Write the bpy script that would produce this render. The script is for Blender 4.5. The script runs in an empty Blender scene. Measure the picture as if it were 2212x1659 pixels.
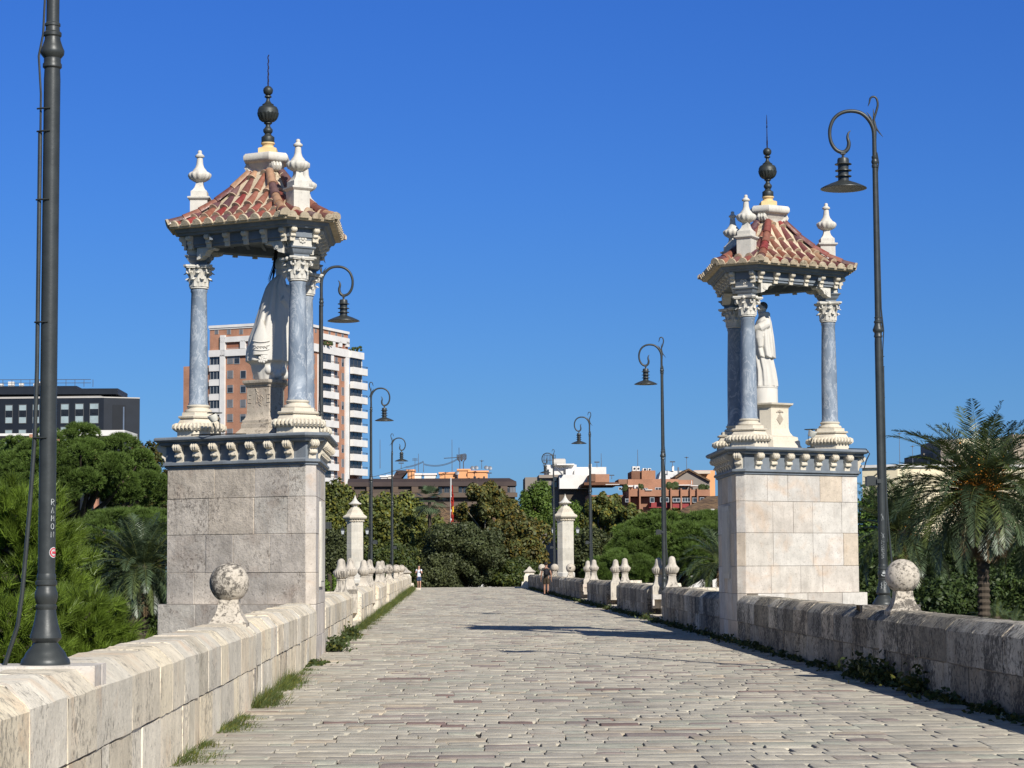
import bpy, bmesh, math, random
import numpy as np
from mathutils import Vector, Matrix, Euler

R = math.radians
PI = math.pi
SC = bpy.context.scene
COL = SC.collection

# ---------------------------------------------------------------- camera, sky, sun
HORIZ, XV, FPX, EYE = 1231.5, 957.0, 4800.0, 1.56      # measures of the photograph at 2212 x 1659
cam_data = bpy.data.cameras.new('camera')
cam = bpy.data.objects.new('camera', cam_data)
COL.objects.link(cam)
cam_data.sensor_width = 36.0
cam_data.lens = FPX / 2212 * 36
cam_data.clip_start = 0.2
cam_data.clip_end = 9000
YAW = math.atan((1106 - XV) / FPX)
PITCH = math.atan((HORIZ - 829.5) / FPX)
ROLL = R(0.34)
cam.matrix_world = (Matrix.Translation((0, 0, EYE)) @ Matrix.Rotation(-YAW, 4, 'Z') @ Matrix.Rotation(PI / 2 + PITCH, 4, 'X')
                    @ Matrix.Rotation(-ROLL, 4, 'Z'))
SC.camera = cam
CAM_R = cam.matrix_world.to_3x3()


def ray(x, y):
    v = CAM_R @ Vector(((x - 1106) / FPX, -(y - 829.5) / FPX, -1))
    return v / v.y


def at(x, y, depth):
    """world point on the bearing (x, y) at a chosen distance along the bridge"""
    v = ray(x, y)
    return Vector((v.x * depth, depth, EYE + v.z * depth))


SUN_AZ, SUN_EL = R(26), R(34.5)       # from behind, to the right
sun_dir = Vector((math.sin(SUN_AZ) * math.cos(SUN_EL), -math.cos(SUN_AZ) * math.cos(SUN_EL), math.sin(SUN_EL)))
world = bpy.data.worlds.new('World')
SC.world = world
world.use_nodes = True
wn = world.node_tree
sky = wn.nodes.new('ShaderNodeTexSky')
sky.sky_type = 'NISHITA'
sky.sun_disc = False
sky.sun_elevation = SUN_EL
sky.sun_rotation = PI - SUN_AZ
sky.altitude = 0
sky.air_density = 1.0
sky.dust_density = 0.3
sky.ozone_density = 3.0
bg = wn.nodes['Background']
bg.inputs['Strength'].default_value = 0.11
tcw = wn.nodes.new('ShaderNodeTexCoord'); sxw = wn.nodes.new('ShaderNodeSeparateXYZ'); rw = wn.nodes.new('ShaderNodeValToRGB'); mw = wn.nodes.new('ShaderNodeMix')
wn.links.new(tcw.outputs['Generated'], sxw.inputs[0]); wn.links.new(sxw.outputs[2], rw.inputs[0])
SKYF = [(0.0, (.16, .315, .61)), (.054, (.172, .325, .62)), (.077, (.168, .325, .60)), (.122, (.155, .32, .62)), (.165, (.145, .32, .66)), (.21, (.138, .315, .685)), (.25, (.134, .315, .71)), (.40, (.30, .37, .52)), (1.0, (.46, .50, .56))]
el_ = rw.color_ramp.elements
while len(el_) < len(SKYF):
    el_.new(.5)
for i_, (p_, c_) in enumerate(SKYF):
    el_[i_].position = p_; el_[i_].color = (*c_, 1)
mw.data_type = 'RGBA'; mw.blend_type = 'MULTIPLY'; mw.inputs[0].default_value = 1.0     # clearer, deeper blue air low down
wn.links.new(sky.outputs['Color'], mw.inputs[6]); wn.links.new(rw.outputs[0], mw.inputs[7])
wn.links.new(mw.outputs[2], bg.inputs['Color'])
sd = bpy.data.lights.new('sun', 'SUN')
sun = bpy.data.objects.new('sun', sd)
COL.objects.link(sun)
sd.energy = 4.5
sd.angle = R(0.5)
sd.color = (1.0, 0.96, 0.885)
sun.rotation_euler = sun_dir.to_track_quat('Z', 'Y').to_euler()
SC.view_settings.view_transform = 'Standard'
SC.view_settings.look = 'None'
SC.view_settings.exposure = 0.45
SC.view_settings.gamma = 1.0


# ---------------------------------------------------------------- mesh helpers
class MB:
    """collects faces; build() links them as one mesh object"""
    def __init__(s):
        s.v = []; s.f = []; s.m = []; s.t = []; s.mat = 0; s.tint = (1, 1, 1); s.M = None

    def add(s, vs, fs, tint=None, mat=None):
        o = len(s.v)
        if s.M is not None:
            vs = [tuple(s.M @ Vector(p)) for p in vs]
        s.v.extend([tuple(p) for p in vs])
        for f in fs:
            s.f.append([i + o for i in f])
        n = len(fs)
        s.m.extend([s.mat if mat is None else mat] * n)
        s.t.extend([s.tint if tint is None else tint] * n)

    def box(s, c, d, rz=0, tint=None, mat=None, top=1.0):
        hx, hy, hz = d[0] / 2, d[1] / 2, d[2] / 2
        ca, sa = math.cos(rz), math.sin(rz)
        vs = []
        for z, k in ((-hz, 1.0), (hz, top)):
            for x, y in ((-hx, -hy), (hx, -hy), (hx, hy), (-hx, hy)):
                x *= k; y *= k
                vs.append((c[0] + x * ca - y * sa, c[1] + x * sa + y * ca, c[2] + z))
        s.add(vs, [(0, 3, 2, 1), (4, 5, 6, 7), (0, 1, 5, 4), (1, 2, 6, 5), (2, 3, 7, 6), (3, 0, 4, 7)], tint, mat)

    def rings(s, rings, cap=True, closed=True, tint=None, mat=None):
        n = len(rings[0]); vs = [p for r in rings for p in r]; fs = []
        for i in range(len(rings) - 1):
            for j in range(n if closed else n - 1):
                k = (j + 1) % n
                fs.append((i * n + j, i * n + k, (i + 1) * n + k, (i + 1) * n + j))
        if cap and closed:
            fs.append(tuple(range(n - 1, -1, -1)))
            b = (len(rings) - 1) * n
            fs.append(tuple(range(b, b + n)))
        s.add(vs, fs, tint, mat)

    def lathe(s, prof, c=(0, 0, 0), n=24, lobes=None, tint=None, mat=None, sq=0.0):
        rs = []
        for i, pr in enumerate(prof):
            r, z = pr[0], pr[1]
            lb = pr[2] if len(pr) > 2 else 0
            ring = []
            for j in range(n):
                a = 2 * PI * j / n
                rr = r
                if lb and lobes:
                    rr = r * (1 - lb * (1 - abs(math.cos(a * lobes / 2))))
                ring.append((c[0] + rr * math.cos(a), c[1] + rr * math.sin(a), c[2] + z))
            rs.append(ring)
        s.rings(rs, tint=tint, mat=mat)

    def square(s, prof, c=(0, 0, 0), rz=0, tint=None, mat=None):
        rs = []
        for r, z in prof:
            rs.append([(c[0] + r * 1.41421 * math.cos(rz + PI / 4 + k * PI / 2), c[1] + r * 1.41421 * math.sin(rz + PI / 4 + k * PI / 2), c[2] + z) for k in range(4)])
        s.rings(rs, tint=tint, mat=mat)

    def tube(s, pts, rad, n=8, tint=None, mat=None):
        pts = [Vector(p) for p in pts]
        if not isinstance(rad, (list, tuple)):
            rad = [rad] * len(pts)
        rs = []; up = None
        for i, p in enumerate(pts):
            d = (pts[min(i + 1, len(pts) - 1)] - pts[max(i - 1, 0)]).normalized()
            if up is None:
                up = Vector((0, 0, 1)) if abs(d.z) < 0.9 else Vector((1, 0, 0))
            a = d.cross(up).normalized(); b = a.cross(d).normalized(); up = b
            rs.append([tuple(p + (a * math.cos(2 * PI * j / n) + b * math.sin(2 * PI * j / n)) * rad[i]) for j in range(n)])
        s.rings(rs, tint=tint, mat=mat)

    def extrude(s, outline, org, u, w, nrm, th, tint=None, mat=None):
        """outline (a, b) in the plane u, w ; thickness th along nrm, centred"""
        org, u, w, nrm = Vector(org), Vector(u), Vector(w), Vector(nrm)
        a = [tuple(org + u * p[0] + w * p[1] - nrm * th / 2) for p in outline]
        b = [tuple(org + u * p[0] + w * p[1] + nrm * th / 2) for p in outline]
        s.rings([a, b], tint=tint, mat=mat)

    def sphere(s, c, r, n=20, m=12, sz=1.0, tint=None, mat=None, jit=0, seed=0):
        rnd = random.Random(seed)
        prof = [(max(r * math.sin(PI * i / m), r * 0.01), -r * sz * math.cos(PI * i / m)) for i in range(m + 1)]
        k = len(s.v)
        s.lathe(prof, c, n, tint=tint, mat=mat)
        if jit:
            for i in range(k, len(s.v)):
                s.v[i] = tuple(x + rnd.uniform(-jit, jit) for x in s.v[i])

    def build(s, name, mats, parent=None, smooth=35, fix=True, xf=None):
        me = bpy.data.meshes.new(name)
        me.from_pydata(s.v, [], s.f)
        if not isinstance(mats, (list, tuple)):
            mats = [mats]
        for m in mats:
            me.materials.append(m)
        me.polygons.foreach_set('material_index', s.m)
        at_ = me.attributes.new('tint', 'FLOAT_COLOR', 'FACE')
        at_.data.foreach_set('color', np.array([(t[0], t[1], t[2], 1.0) for t in s.t], dtype=np.float32).ravel())
        if fix:
            b = bmesh.new(); b.from_mesh(me); bmesh.ops.recalc_face_normals(b, faces=b.faces); b.to_mesh(me); b.free()
        if smooth:
            me.polygons.foreach_set('use_smooth', [True] * len(me.polygons))
            me.set_sharp_from_angle(angle=R(smooth))
        me.update()
        o = bpy.data.objects.new(name, me)
        COL.objects.link(o)
        if parent:
            o.parent = parent
        if xf is not None:
            o.matrix_basis = xf
        return o


def np_mesh(name, V, F, mats, parent=None, tints=None, smooth=False, midx=None):
    """V (n,3), F (m,k) arrays -> one object"""
    me = bpy.data.meshes.new(name)
    V = np.asarray(V, dtype=np.float32); F = np.asarray(F, dtype=np.int32)
    m, k = F.shape
    me.vertices.add(len(V)); me.vertices.foreach_set('co', V.ravel())
    me.loops.add(m * k); me.loops.foreach_set('vertex_index', F.ravel())
    me.polygons.add(m); me.polygons.foreach_set('loop_start', np.arange(0, m * k, k, dtype=np.int32))
    if not isinstance(mats, (list, tuple)):
        mats = [mats]
    for q in mats:
        me.materials.append(q)
    if midx is not None:
        me.polygons.foreach_set('material_index', np.asarray(midx, dtype=np.int32))
    if tints is not None:
        a = me.attributes.new('tint', 'FLOAT_COLOR', 'FACE')
        T = np.ones((m, 4), dtype=np.float32); T[:, :3] = tints
        a.data.foreach_set('color', T.ravel())
    if smooth:
        me.polygons.foreach_set('use_smooth', np.ones(m, dtype=bool))
    me.update(calc_edges=True); me.validate()
    o = bpy.data.objects.new(name, me)
    COL.objects.link(o)
    if parent:
        o.parent = parent
    return o


def tag(o, label=None, cat=None, group=None, kind=None):
    if label: o['label'] = label
    if cat: o['category'] = cat
    if group: o['group'] = group
    if kind: o['kind'] = kind
    return o


def empty(name, loc, rz=0, **k):
    o = bpy.data.objects.new(name, None)
    COL.objects.link(o)
    o.location = loc; o.rotation_euler = (0, 0, rz); o.empty_display_size = 0.3
    return tag(o, **k)


def copy_tree(o, parent=None):
    c = o.copy(); COL.objects.link(c); c.parent = parent
    for ch in list(o.children):
        copy_tree(ch, c)
    return c


# ---------------------------------------------------------------- materials
def nodes_of(name, rough=0.8, spec=0.3, metal=0.0):
    m = bpy.data.materials.new(name); m.use_nodes = True
    nt = m.node_tree; p = nt.nodes['Principled BSDF']
    p.inputs['Roughness'].default_value = rough
    p.inputs['Specular IOR Level'].default_value = spec
    p.inputs['Metallic'].default_value = metal
    return m, nt, p


def N(nt, kind, **kw):
    n = nt.nodes.new(kind)
    for k, v in kw.items():
        if k in n.inputs:
            n.inputs[k].default_value = v
        else:
            setattr(n, k, v)
    return n


def ramp(nt, src, stops):
    r = nt.nodes.new('ShaderNodeValToRGB')
    e = r.color_ramp.elements
    while len(e) < len(stops):
        e.new(0.5)
    for i, (p, c) in enumerate(stops):
        e[i].position = p
        e[i].color = (c, c, c, 1) if isinstance(c, (int, float)) else (*c, 1)
    nt.links.new(src, r.inputs[0])
    return r.outputs[0]


def mixc(nt, fac, a, b, mode='MIX'):
    m = nt.nodes.new('ShaderNodeMix'); m.data_type = 'RGBA'; m.blend_type = mode
    for inp, v in ((m.inputs[0], fac), (m.inputs[6], a), (m.inputs[7], b)):
        if isinstance(v, (int, float)):
            inp.default_value = v
        elif isinstance(v, tuple):
            inp.default_value = (*v, 1)
        else:
            nt.links.new(v, inp)
    return m.outputs[2]


def coords(nt, stretch=(1, 1, 1), local=False):
    if local:
        c = nt.nodes.new('ShaderNodeTexCoord').outputs['Object']
    else:
        c = nt.nodes.new('ShaderNodeNewGeometry').outputs['Position']
    mp = nt.nodes.new('ShaderNodeMapping'); mp.inputs['Scale'].default_value = stretch
    nt.links.new(c, mp.inputs[0])
    return mp.outputs[0]


def noise(nt, vec, scale, detail=6, rough=0.6, dist=0.0):
    n = N(nt, 'ShaderNodeTexNoise', Scale=scale, Detail=detail, Roughness=rough, Distortion=dist)
    nt.links.new(vec, n.inputs['Vector'])
    return n.outputs[0]


def bump(nt, p, h, strength, dist=0.02, prev=None):
    b = N(nt, 'ShaderNodeBump', Strength=strength, Distance=dist)
    nt.links.new(h, b.inputs['Height'])
    if prev:
        nt.links.new(prev, b.inputs['Normal'])
    nt.links.new(b.outputs[0], p.inputs['Normal'])
    return b.outputs[0]


def tint_node(nt):
    a = nt.nodes.new('ShaderNodeAttribute'); a.attribute_name = 'tint'
    return a.outputs['Color']


def stone(name, base, dark=(0.05, 0.045, 0.04), warm=(0.5, 0.3, 0.15), mott=0.35, streak=0.3, lichen=0.0, warm_amt=0.2, pits=0.5, bstr=0.4, bscale=14, rough=0.9, up_lichen=0.0):
    """limestone: block tint x mottling, rust-coloured patches, run-off streaks, black lichen, pitted bump"""
    m, nt, p = nodes_of(name, rough, 0.15)
    w = coords(nt)
    ws = coords(nt, (1, 1, 0.12))
    c = mixc(nt, 1.0, tint_node(nt), base, 'MULTIPLY')
    n1 = ramp(nt, noise(nt, w, 3.0, 8, 0.65), [(0.3, 1 - mott), (0.7, 1.0)])
    c = mixc(nt, 1.0, c, n1, 'MULTIPLY')
    nw = ramp(nt, noise(nt, w, 1.7, 5, 0.6, 0.6), [(0.55, 0.0), (0.75, warm_amt)])
    c = mixc(nt, nw, c, warm)
    if streak:
        s1 = ramp(nt, noise(nt, ws, 9.0, 5, 0.7, 0.3), [(0.52, 0.0), (0.72, streak)])
        c = mixc(nt, s1, c, tuple(x * 2.2 for x in dark))
    pn = ramp(nt, noise(nt, w, 34.0, 3, 0.5), [(0.30, pits), (0.42, 0.0)])
    c = mixc(nt, pn, c, tuple(x * 1.6 for x in dark))
    if lichen:
        big = ramp(nt, noise(nt, w, 1.3, 3, 0.5), [(0.35, 0.0), (0.65, 0.16)])
        sm = noise(nt, ws if streak > 0.45 else w, 16.0, 9, 0.72, 0.5)
        ad = nt.nodes.new('ShaderNodeMath'); ad.operation = 'ADD'
        nt.links.new(big, ad.inputs[0]); nt.links.new(sm, ad.inputs[1])
        lv = ramp(nt, ad.outputs[0], [(0.66 - 0.16 * lichen, 0.0), (0.74 - 0.14 * lichen, min(1.0, 0.55 + 0.4 * lichen))])
        c = mixc(nt, lv, c, dark)
    nt.links.new(c, p.inputs['Base Color'])
    b1 = noise(nt, w, bscale, 8, 0.7)
    pv = bump(nt, p, b1, bstr, 0.03)
    b2 = noise(nt, w, bscale * 5, 4, 0.6)
    bump(nt, p, b2, bstr * 0.6, 0.008, pv)
    return m


def plain(name, col, rough=0.7, spec=0.3, metal=0.0, var=0.15, scale=4.0, bstr=0.0, bscale=30.0, tinted=False, local=False):
    m, nt, p = nodes_of(name, rough, spec, metal)
    w = coords(nt, local=local)
    c = col
    if tinted:
        c = mixc(nt, 1.0, tint_node(nt), col, 'MULTIPLY')
    n1 = ramp(nt, noise(nt, w, scale, 6, 0.6), [(0.3, 1 - var), (0.7, 1.0)])
    c = mixc(nt, 1.0, c, n1, 'MULTIPLY')
    nt.links.new(c, p.inputs['Base Color'])
    if bstr:
        bump(nt, p, noise(nt, w, bscale, 5, 0.6), bstr, 0.02)
    return m


def leafy(name, col, rough=0.55, trans=0.25, var=0.35, spec=0.3):
    m, nt, p = nodes_of(name, rough, spec)
    w = coords(nt)
    c = mixc(nt, 1.0, tint_node(nt), col, 'MULTIPLY')
    n1 = ramp(nt, noise(nt, w, 0.9, 3, 0.5), [(0.3, 1 - var), (0.7, 1.0)])
    c = mixc(nt, 1.0, c, n1, 'MULTIPLY')
    nt.links.new(c, p.inputs['Base Color'])
    if trans:
        t = nt.nodes.new('ShaderNodeBsdfTranslucent'); nt.links.new(c, t.inputs[0])
        mx = nt.nodes.new('ShaderNodeMixShader'); mx.inputs[0].default_value = trans
        out = nt.nodes['Material Output']
        nt.links.new(p.outputs[0], mx.inputs[1]); nt.links.new(t.outputs[0], mx.inputs[2]); nt.links.new(mx.outputs[0], out.inputs[0])
    return m


M = {}
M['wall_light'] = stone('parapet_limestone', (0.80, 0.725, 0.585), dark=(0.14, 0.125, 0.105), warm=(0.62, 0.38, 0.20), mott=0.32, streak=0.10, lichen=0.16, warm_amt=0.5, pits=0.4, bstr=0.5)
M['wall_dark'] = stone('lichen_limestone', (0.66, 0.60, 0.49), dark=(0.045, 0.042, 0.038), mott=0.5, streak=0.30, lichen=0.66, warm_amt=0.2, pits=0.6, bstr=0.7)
M['ball'] = stone('weathered_limestone', (0.60, 0.53, 0.43), dark=(0.045, 0.04, 0.035), mott=0.3, streak=0.2, lichen=0.62, warm_amt=0.15, pits=0.5, bstr=0.5)
M['urn'] = stone('urn_limestone', (0.58, 0.52, 0.43), dark=(0.07, 0.065, 0.06), mott=0.35, streak=0.5, lichen=0.3, warm_amt=0.1, pits=0.3, bstr=0.3)
M['pier'] = stone('pier_limestone', (0.62, 0.575, 0.51), dark=(0.11, 0.09, 0.075), warm=(0.55, 0.37, 0.23), mott=0.36, streak=0.26, lichen=0.0, warm_amt=0.5, pits=0.4, bstr=0.3)
M['pier_rough'] = stone('rough_pier_limestone', (0.60, 0.545, 0.465), dark=(0.08, 0.065, 0.055), warm=(0.28, 0.20, 0.15), mott=0.4, streak=0.25, lichen=0.05, warm_amt=0.5, pits=0.5, bstr=0.8, bscale=6)
M['carved'] = stone('carved_limestone', (0.63, 0.565, 0.45), warm=(0.6, 0.42, 0.22), mott=0.18, streak=0.12, warm_amt=0.3, pits=0.2, bstr=0.15)
M['carved_pale'] = stone('pale_carved_limestone', (0.62, 0.585, 0.51), mott=0.2, streak=0.25, warm_amt=0.12, pits=0.2, bstr=0.15)
M['yellow_stone'] = stone('yellow_limestone', (0.72, 0.52, 0.26), mott=0.2, streak=0.1, warm_amt=0.3, pits=0.1, bstr=0.1)
M['marble'] = stone('white_marble', (0.60, 0.57, 0.51), mott=0.12, streak=0.14, warm_amt=0.05, pits=0.0, bstr=0.06, rough=0.6)
M['black_line'] = plain('cable_rubber', (0.012, 0.012, 0.012), 0.6)
M['mortar'] = plain('mortar', (0.30, 0.26, 0.21), 0.95, 0.1, var=0.3, scale=8, bstr=0.3)
M['black_line'] = plain('cable_rubber', (0.012, 0.012, 0.012), 0.6)


def blue_marble():
    m, nt, p = nodes_of('blue_grey_marble', 0.55, 0.3)
    w = coords(nt, (1, 1, 0.45))
    n1 = noise(nt, w, 4.0, 8, 0.65, 0.8)
    c = ramp(nt, n1, [(0.3, (0.13, 0.165, 0.21)), (0.55, (0.21, 0.25, 0.30)), (0.72, (0.36, 0.40, 0.44))])
    v = noise(nt, coords(nt, (1, 1, 0.5)), 2.2, 10, 0.7, 2.2)
    k = ramp(nt, v, [(0.47, 0.0), (0.495, 0.55), (0.52, 0.0)])
    c = mixc(nt, k, c, (0.55, 0.57, 0.58))
    nt.links.new(c, p.inputs['Base Color'])
    bump(nt, p, n1, 0.05, 0.01)
    return m


M['blue'] = blue_marble()
M['grey_mould'] = stone('grey_marble_moulding', (0.20, 0.225, 0.25), dark=(0.03, 0.03, 0.03), warm=(0.3, 0.27, 0.22), mott=0.35, streak=0.3, warm_amt=0.3, pits=0.1, bstr=0.12, rough=0.6)
M['lead'] = plain('patinated_bronze', (0.055, 0.062, 0.058), 0.5, 0.5, 0.4, var=0.5, scale=12)
M['rust_iron'] = plain('rusty_iron', (0.035, 0.02, 0.015), 0.8, 0.3, 0.3, var=0.5, scale=30)
M['lamp'] = plain('dark_grey_lamp_paint', (0.045, 0.05, 0.048), 0.42, 0.4, 0.1, var=0.35, scale=9, bstr=0.05, bscale=40)
M['lamp_in'] = plain('pale_lamp_inside', (0.62, 0.60, 0.52), 0.5, 0.3)
M['glass_lens'] = plain('clear_lens', (0.55, 0.55, 0.5), 0.15, 0.6)
M['white_mark'] = plain('white_paint_mark', (0.62, 0.64, 0.62), 0.6, 0.3, var=0.4, scale=60)
M['red_mark'] = plain('red_sticker_ink', (0.6, 0.05, 0.08), 0.5, 0.3)


def deck_mat():
    m, nt, p = nodes_of('bridge_slabs', 0.85, 0.2)
    w = coords(nt)
    c = mixc(nt, 1.0, tint_node(nt), (0.615, 0.58, 0.505), 'MULTIPLY')
    c = mixc(nt, 1.0, c, ramp(nt, noise(nt, w, 5.0, 8, 0.7), [(0.3, 0.7), (0.7, 1.0)]), 'MULTIPLY')
    c = mixc(nt, 1.0, c, ramp(nt, noise(nt, coords(nt, (1, .35, 1)), 0.8, 5, 0.65), [(0.32, 0.76), (0.65, 1.0)]), 'MULTIPLY')
    c = mixc(nt, ramp(nt, noise(nt, w, 45.0, 3, 0.6), [(0.28, 0.6), (0.4, 0.0)]), c, (0.12, 0.10, 0.09))
    nt.links.new(c, p.inputs['Base Color'])
    pv = bump(nt, p, noise(nt, w, 7.0, 8, 0.75), 0.45, 0.03)
    bump(nt, p, noise(nt, w, 50.0, 4, 0.6), 0.4, 0.008, pv)
    return m


M['deck'] = deck_mat()
M['dirt'] = plain('joint_dirt', (0.07, 0.06, 0.05), 0.95, 0.1, var=0.4, scale=6, bstr=0.4, bscale=20)
M['ground'] = plain('park_ground', (0.06, 0.075, 0.03), 0.95, 0.1, var=0.5, scale=0.15)
M['street'] = plain('street_asphalt', (0.06, 0.06, 0.06), 0.9, 0.2, var=0.3, scale=0.5)
M['embank'] = stone('embankment_stone', (0.50, 0.42, 0.33), mott=0.4, streak=0.4, warm_amt=0.3, pits=0.3, bstr=0.4)


# ---------------------------------------------------------------- the setting
def gz(y):
    return float(np.interp(y, [0, 25, 35, 63, 147, 168, 185], [0, 0.0, 0.03, 0.12, 0.28, 0.285, -0.6]))


XL, XR = -2.2, 5.9          # inner faces of the parapets
rnd = random.Random(7)


def build_deck():
    V = []; F = []; T = []; rows = []
    y = -2.0
    while y < 168:
        d = rnd.uniform(0.24, 0.46) if y < 70 else rnd.uniform(0.4, 0.7)
        rows.append((y, d)); y += d
    pal = [((0.88, 0.84, 0.77), 14), ((0.84, 0.82, 0.76), 12), ((0.94, 0.90, 0.82), 9), ((0.76, 0.73, 0.69), 7), ((0.77, 0.70, 0.66), 3), ((0.90, 0.81, 0.70), 3),
           ((0.78, 0.80, 0.73), 5), ((0.50, 0.37, 0.36), 1), ((0.60, 0.52, 0.52), 2), ((1.14, 1.10, 0.98), 1)]
    cols = [c for c, n in pal for _ in range(n)]
    wav = lambda x, yy: 0.03 * math.sin(x * 1.1 + yy * 0.6) + 0.022 * math.sin(x * 2.7 - yy * 1.3)
    j = lambda a: rnd.uniform(-a, a)
    jobs = []
    for (y0, d) in rows:
        x = XL - 0.1 - (3 if y0 > 158 else 0) - rnd.uniform(0, 0.4)
        xe = XR + 0.12 + (4 if y0 > 158 else 0)
        while x < xe:
            w = rnd.choice((rnd.uniform(0.18, 0.34), rnd.uniform(0.28, 0.5), rnd.uniform(0.4, 0.8)))
            if y0 < 80 and rnd.random() < 0.22:
                q = d * rnd.uniform(.35, .65)
                jobs.append((x, y0, w, q)); jobs.append((x + j(.02), y0 + q, w + j(.02), d - q))
            else:
                jobs.append((x, y0, w, d))
            x += w
    for (x, y0, w, d) in jobs:
        g = 0.0015 + rnd.uniform(0, 0.003)
        gx = 0.002 + rnd.uniform(0, 0.006) + (rnd.uniform(.008, .026) if rnd.random() < 0.13 else 0)
        base = gz(y0 + d / 2)
        h = rnd.gauss(0, 0.0014); tx = j(0.002); ty = j(0.002)
        px = [x + gx, x + w * 0.35, x + w * 0.7, x + w - gx]
        lo = [(px[0] + j(.015), y0 + g + j(.02)), (px[1], y0 + g + j(.022)), (px[2], y0 + g + j(.022)), (px[3] + j(.015), y0 + g + j(.02))]
        hi = [(px[3] + j(.015), y0 + d - g + j(.02)), (px[2], y0 + d - g + j(.022)), (px[1], y0 + d - g + j(.022)), (px[0] + j(.015), y0 + d - g + j(.02))]
        out = [(p[0], p[1] + wav(p[0], p[1])) for p in lo + hi]
        cx, cy = x + w / 2, y0 + d / 2 + wav(x + w / 2, y0 + d / 2)
        zt = lambda p: base + 0.012 + h + tx * (p[0] - cx) / w * 2 + ty * (p[1] - cy) / d * 2
        o = len(V)
        inn = [(p[0] + (cx - p[0]) * 0.007 / (w / 2), p[1] + (cy - p[1]) * 0.007 / (d / 2)) for p in out]
        V += [(p[0], p[1], zt(p)) for p in inn]
        V += [(p[0], p[1], zt(p) - 0.003) for p in out]
        V += [(p[0], p[1], base - 0.05) for p in out]
        c = rnd.choice(cols); k = rnd.uniform(0.91, 1.06)
        c = tuple(q * k for q in c)
        fs = [(o, o + 1, o + 6, o + 7), (o + 1, o + 2, o + 5, o + 6), (o + 2, o + 3, o + 4, o + 5)]
        for i in range(8):
            k2 = (i + 1) % 8
            fs.append((o + 8 + i, o + 8 + k2, o + k2, o + i))
            fs.append((o + 16 + i, o + 16 + k2, o + 8 + k2, o + 8 + i))
        F += fs; T += [c] * len(fs)
    o = np_mesh('bridge_paving', V, F, M['deck'], tints=T)
    tag(o, kind='structure')
    b = MB()
    ys = [-4, 25, 35, 63, 147, 168, 185, 200]
    b.rings([[(-7, y, gz(y) - 0.014), (11, y, gz(y) - 0.014), (11, y, -8.3), (-7, y, -8.3)] if y > 158 else
             [(XL - 0.5, y, gz(y) - 0.014), (XR + 0.5, y, gz(y) - 0.014), (XR + 0.5, y, -8.3), (XL - 0.5, y, -8.3)] for y in ys])
    tag(b.build('bridge_body', M['dirt'], smooth=0), kind='structure')
    g = MB()
    g.add([(-900, -60, -8), (900, -60, -8), (900, 203, -8), (-900, 203, -8)], [(0, 1, 2, 3)])
    tag(g.build('park_ground', M['ground'], smooth=0, fix=False), kind='structure')
    g = MB()
    g.add([(-4000, 203, -1.0), (4000, 203, -1.0), (4000, 6000, -1.0), (-4000, 6000, -1.0)], [(0, 1, 2, 3)])
    tag(g.build('street', M['street'], smooth=0, fix=False), kind='structure')
    for (xa, xb, nm) in ((-160, -7.2, 'pale stone embankment wall behind the umbrella pines'), (11.2, 160, 'pale stone embankment wall glimpsed behind the date palms')):
        e = MB(); r2 = random.Random(3)
        e.box(((xa + xb) / 2, 202.6, -4.5), (xb - xa, 0.8, 7.0), tint=(0.7, 0.7, 0.7))
        e.box(((xa + xb) / 2, 202.55, -0.9), (xb - xa, 1.0, 0.3), tint=(1.1, 1.1, 1.05))
        tag(e.build('embankment_wall', M['embank'], smooth=0), nm, 'wall')


build_deck()


# ---------------------------------------------------------------- parapets
PROFILE = [(0.0, 0.0), (0.0, 0.44), (-0.012, 0.452), (-0.012, 0.83), (0.02, 0.865), (0.12, 0.955), (0.16, 0.965), (0.50, 0.965), (0.55, 0.93), (0.55, 0.452), (0.54, 0.44), (0.54, 0.0)]


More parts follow.
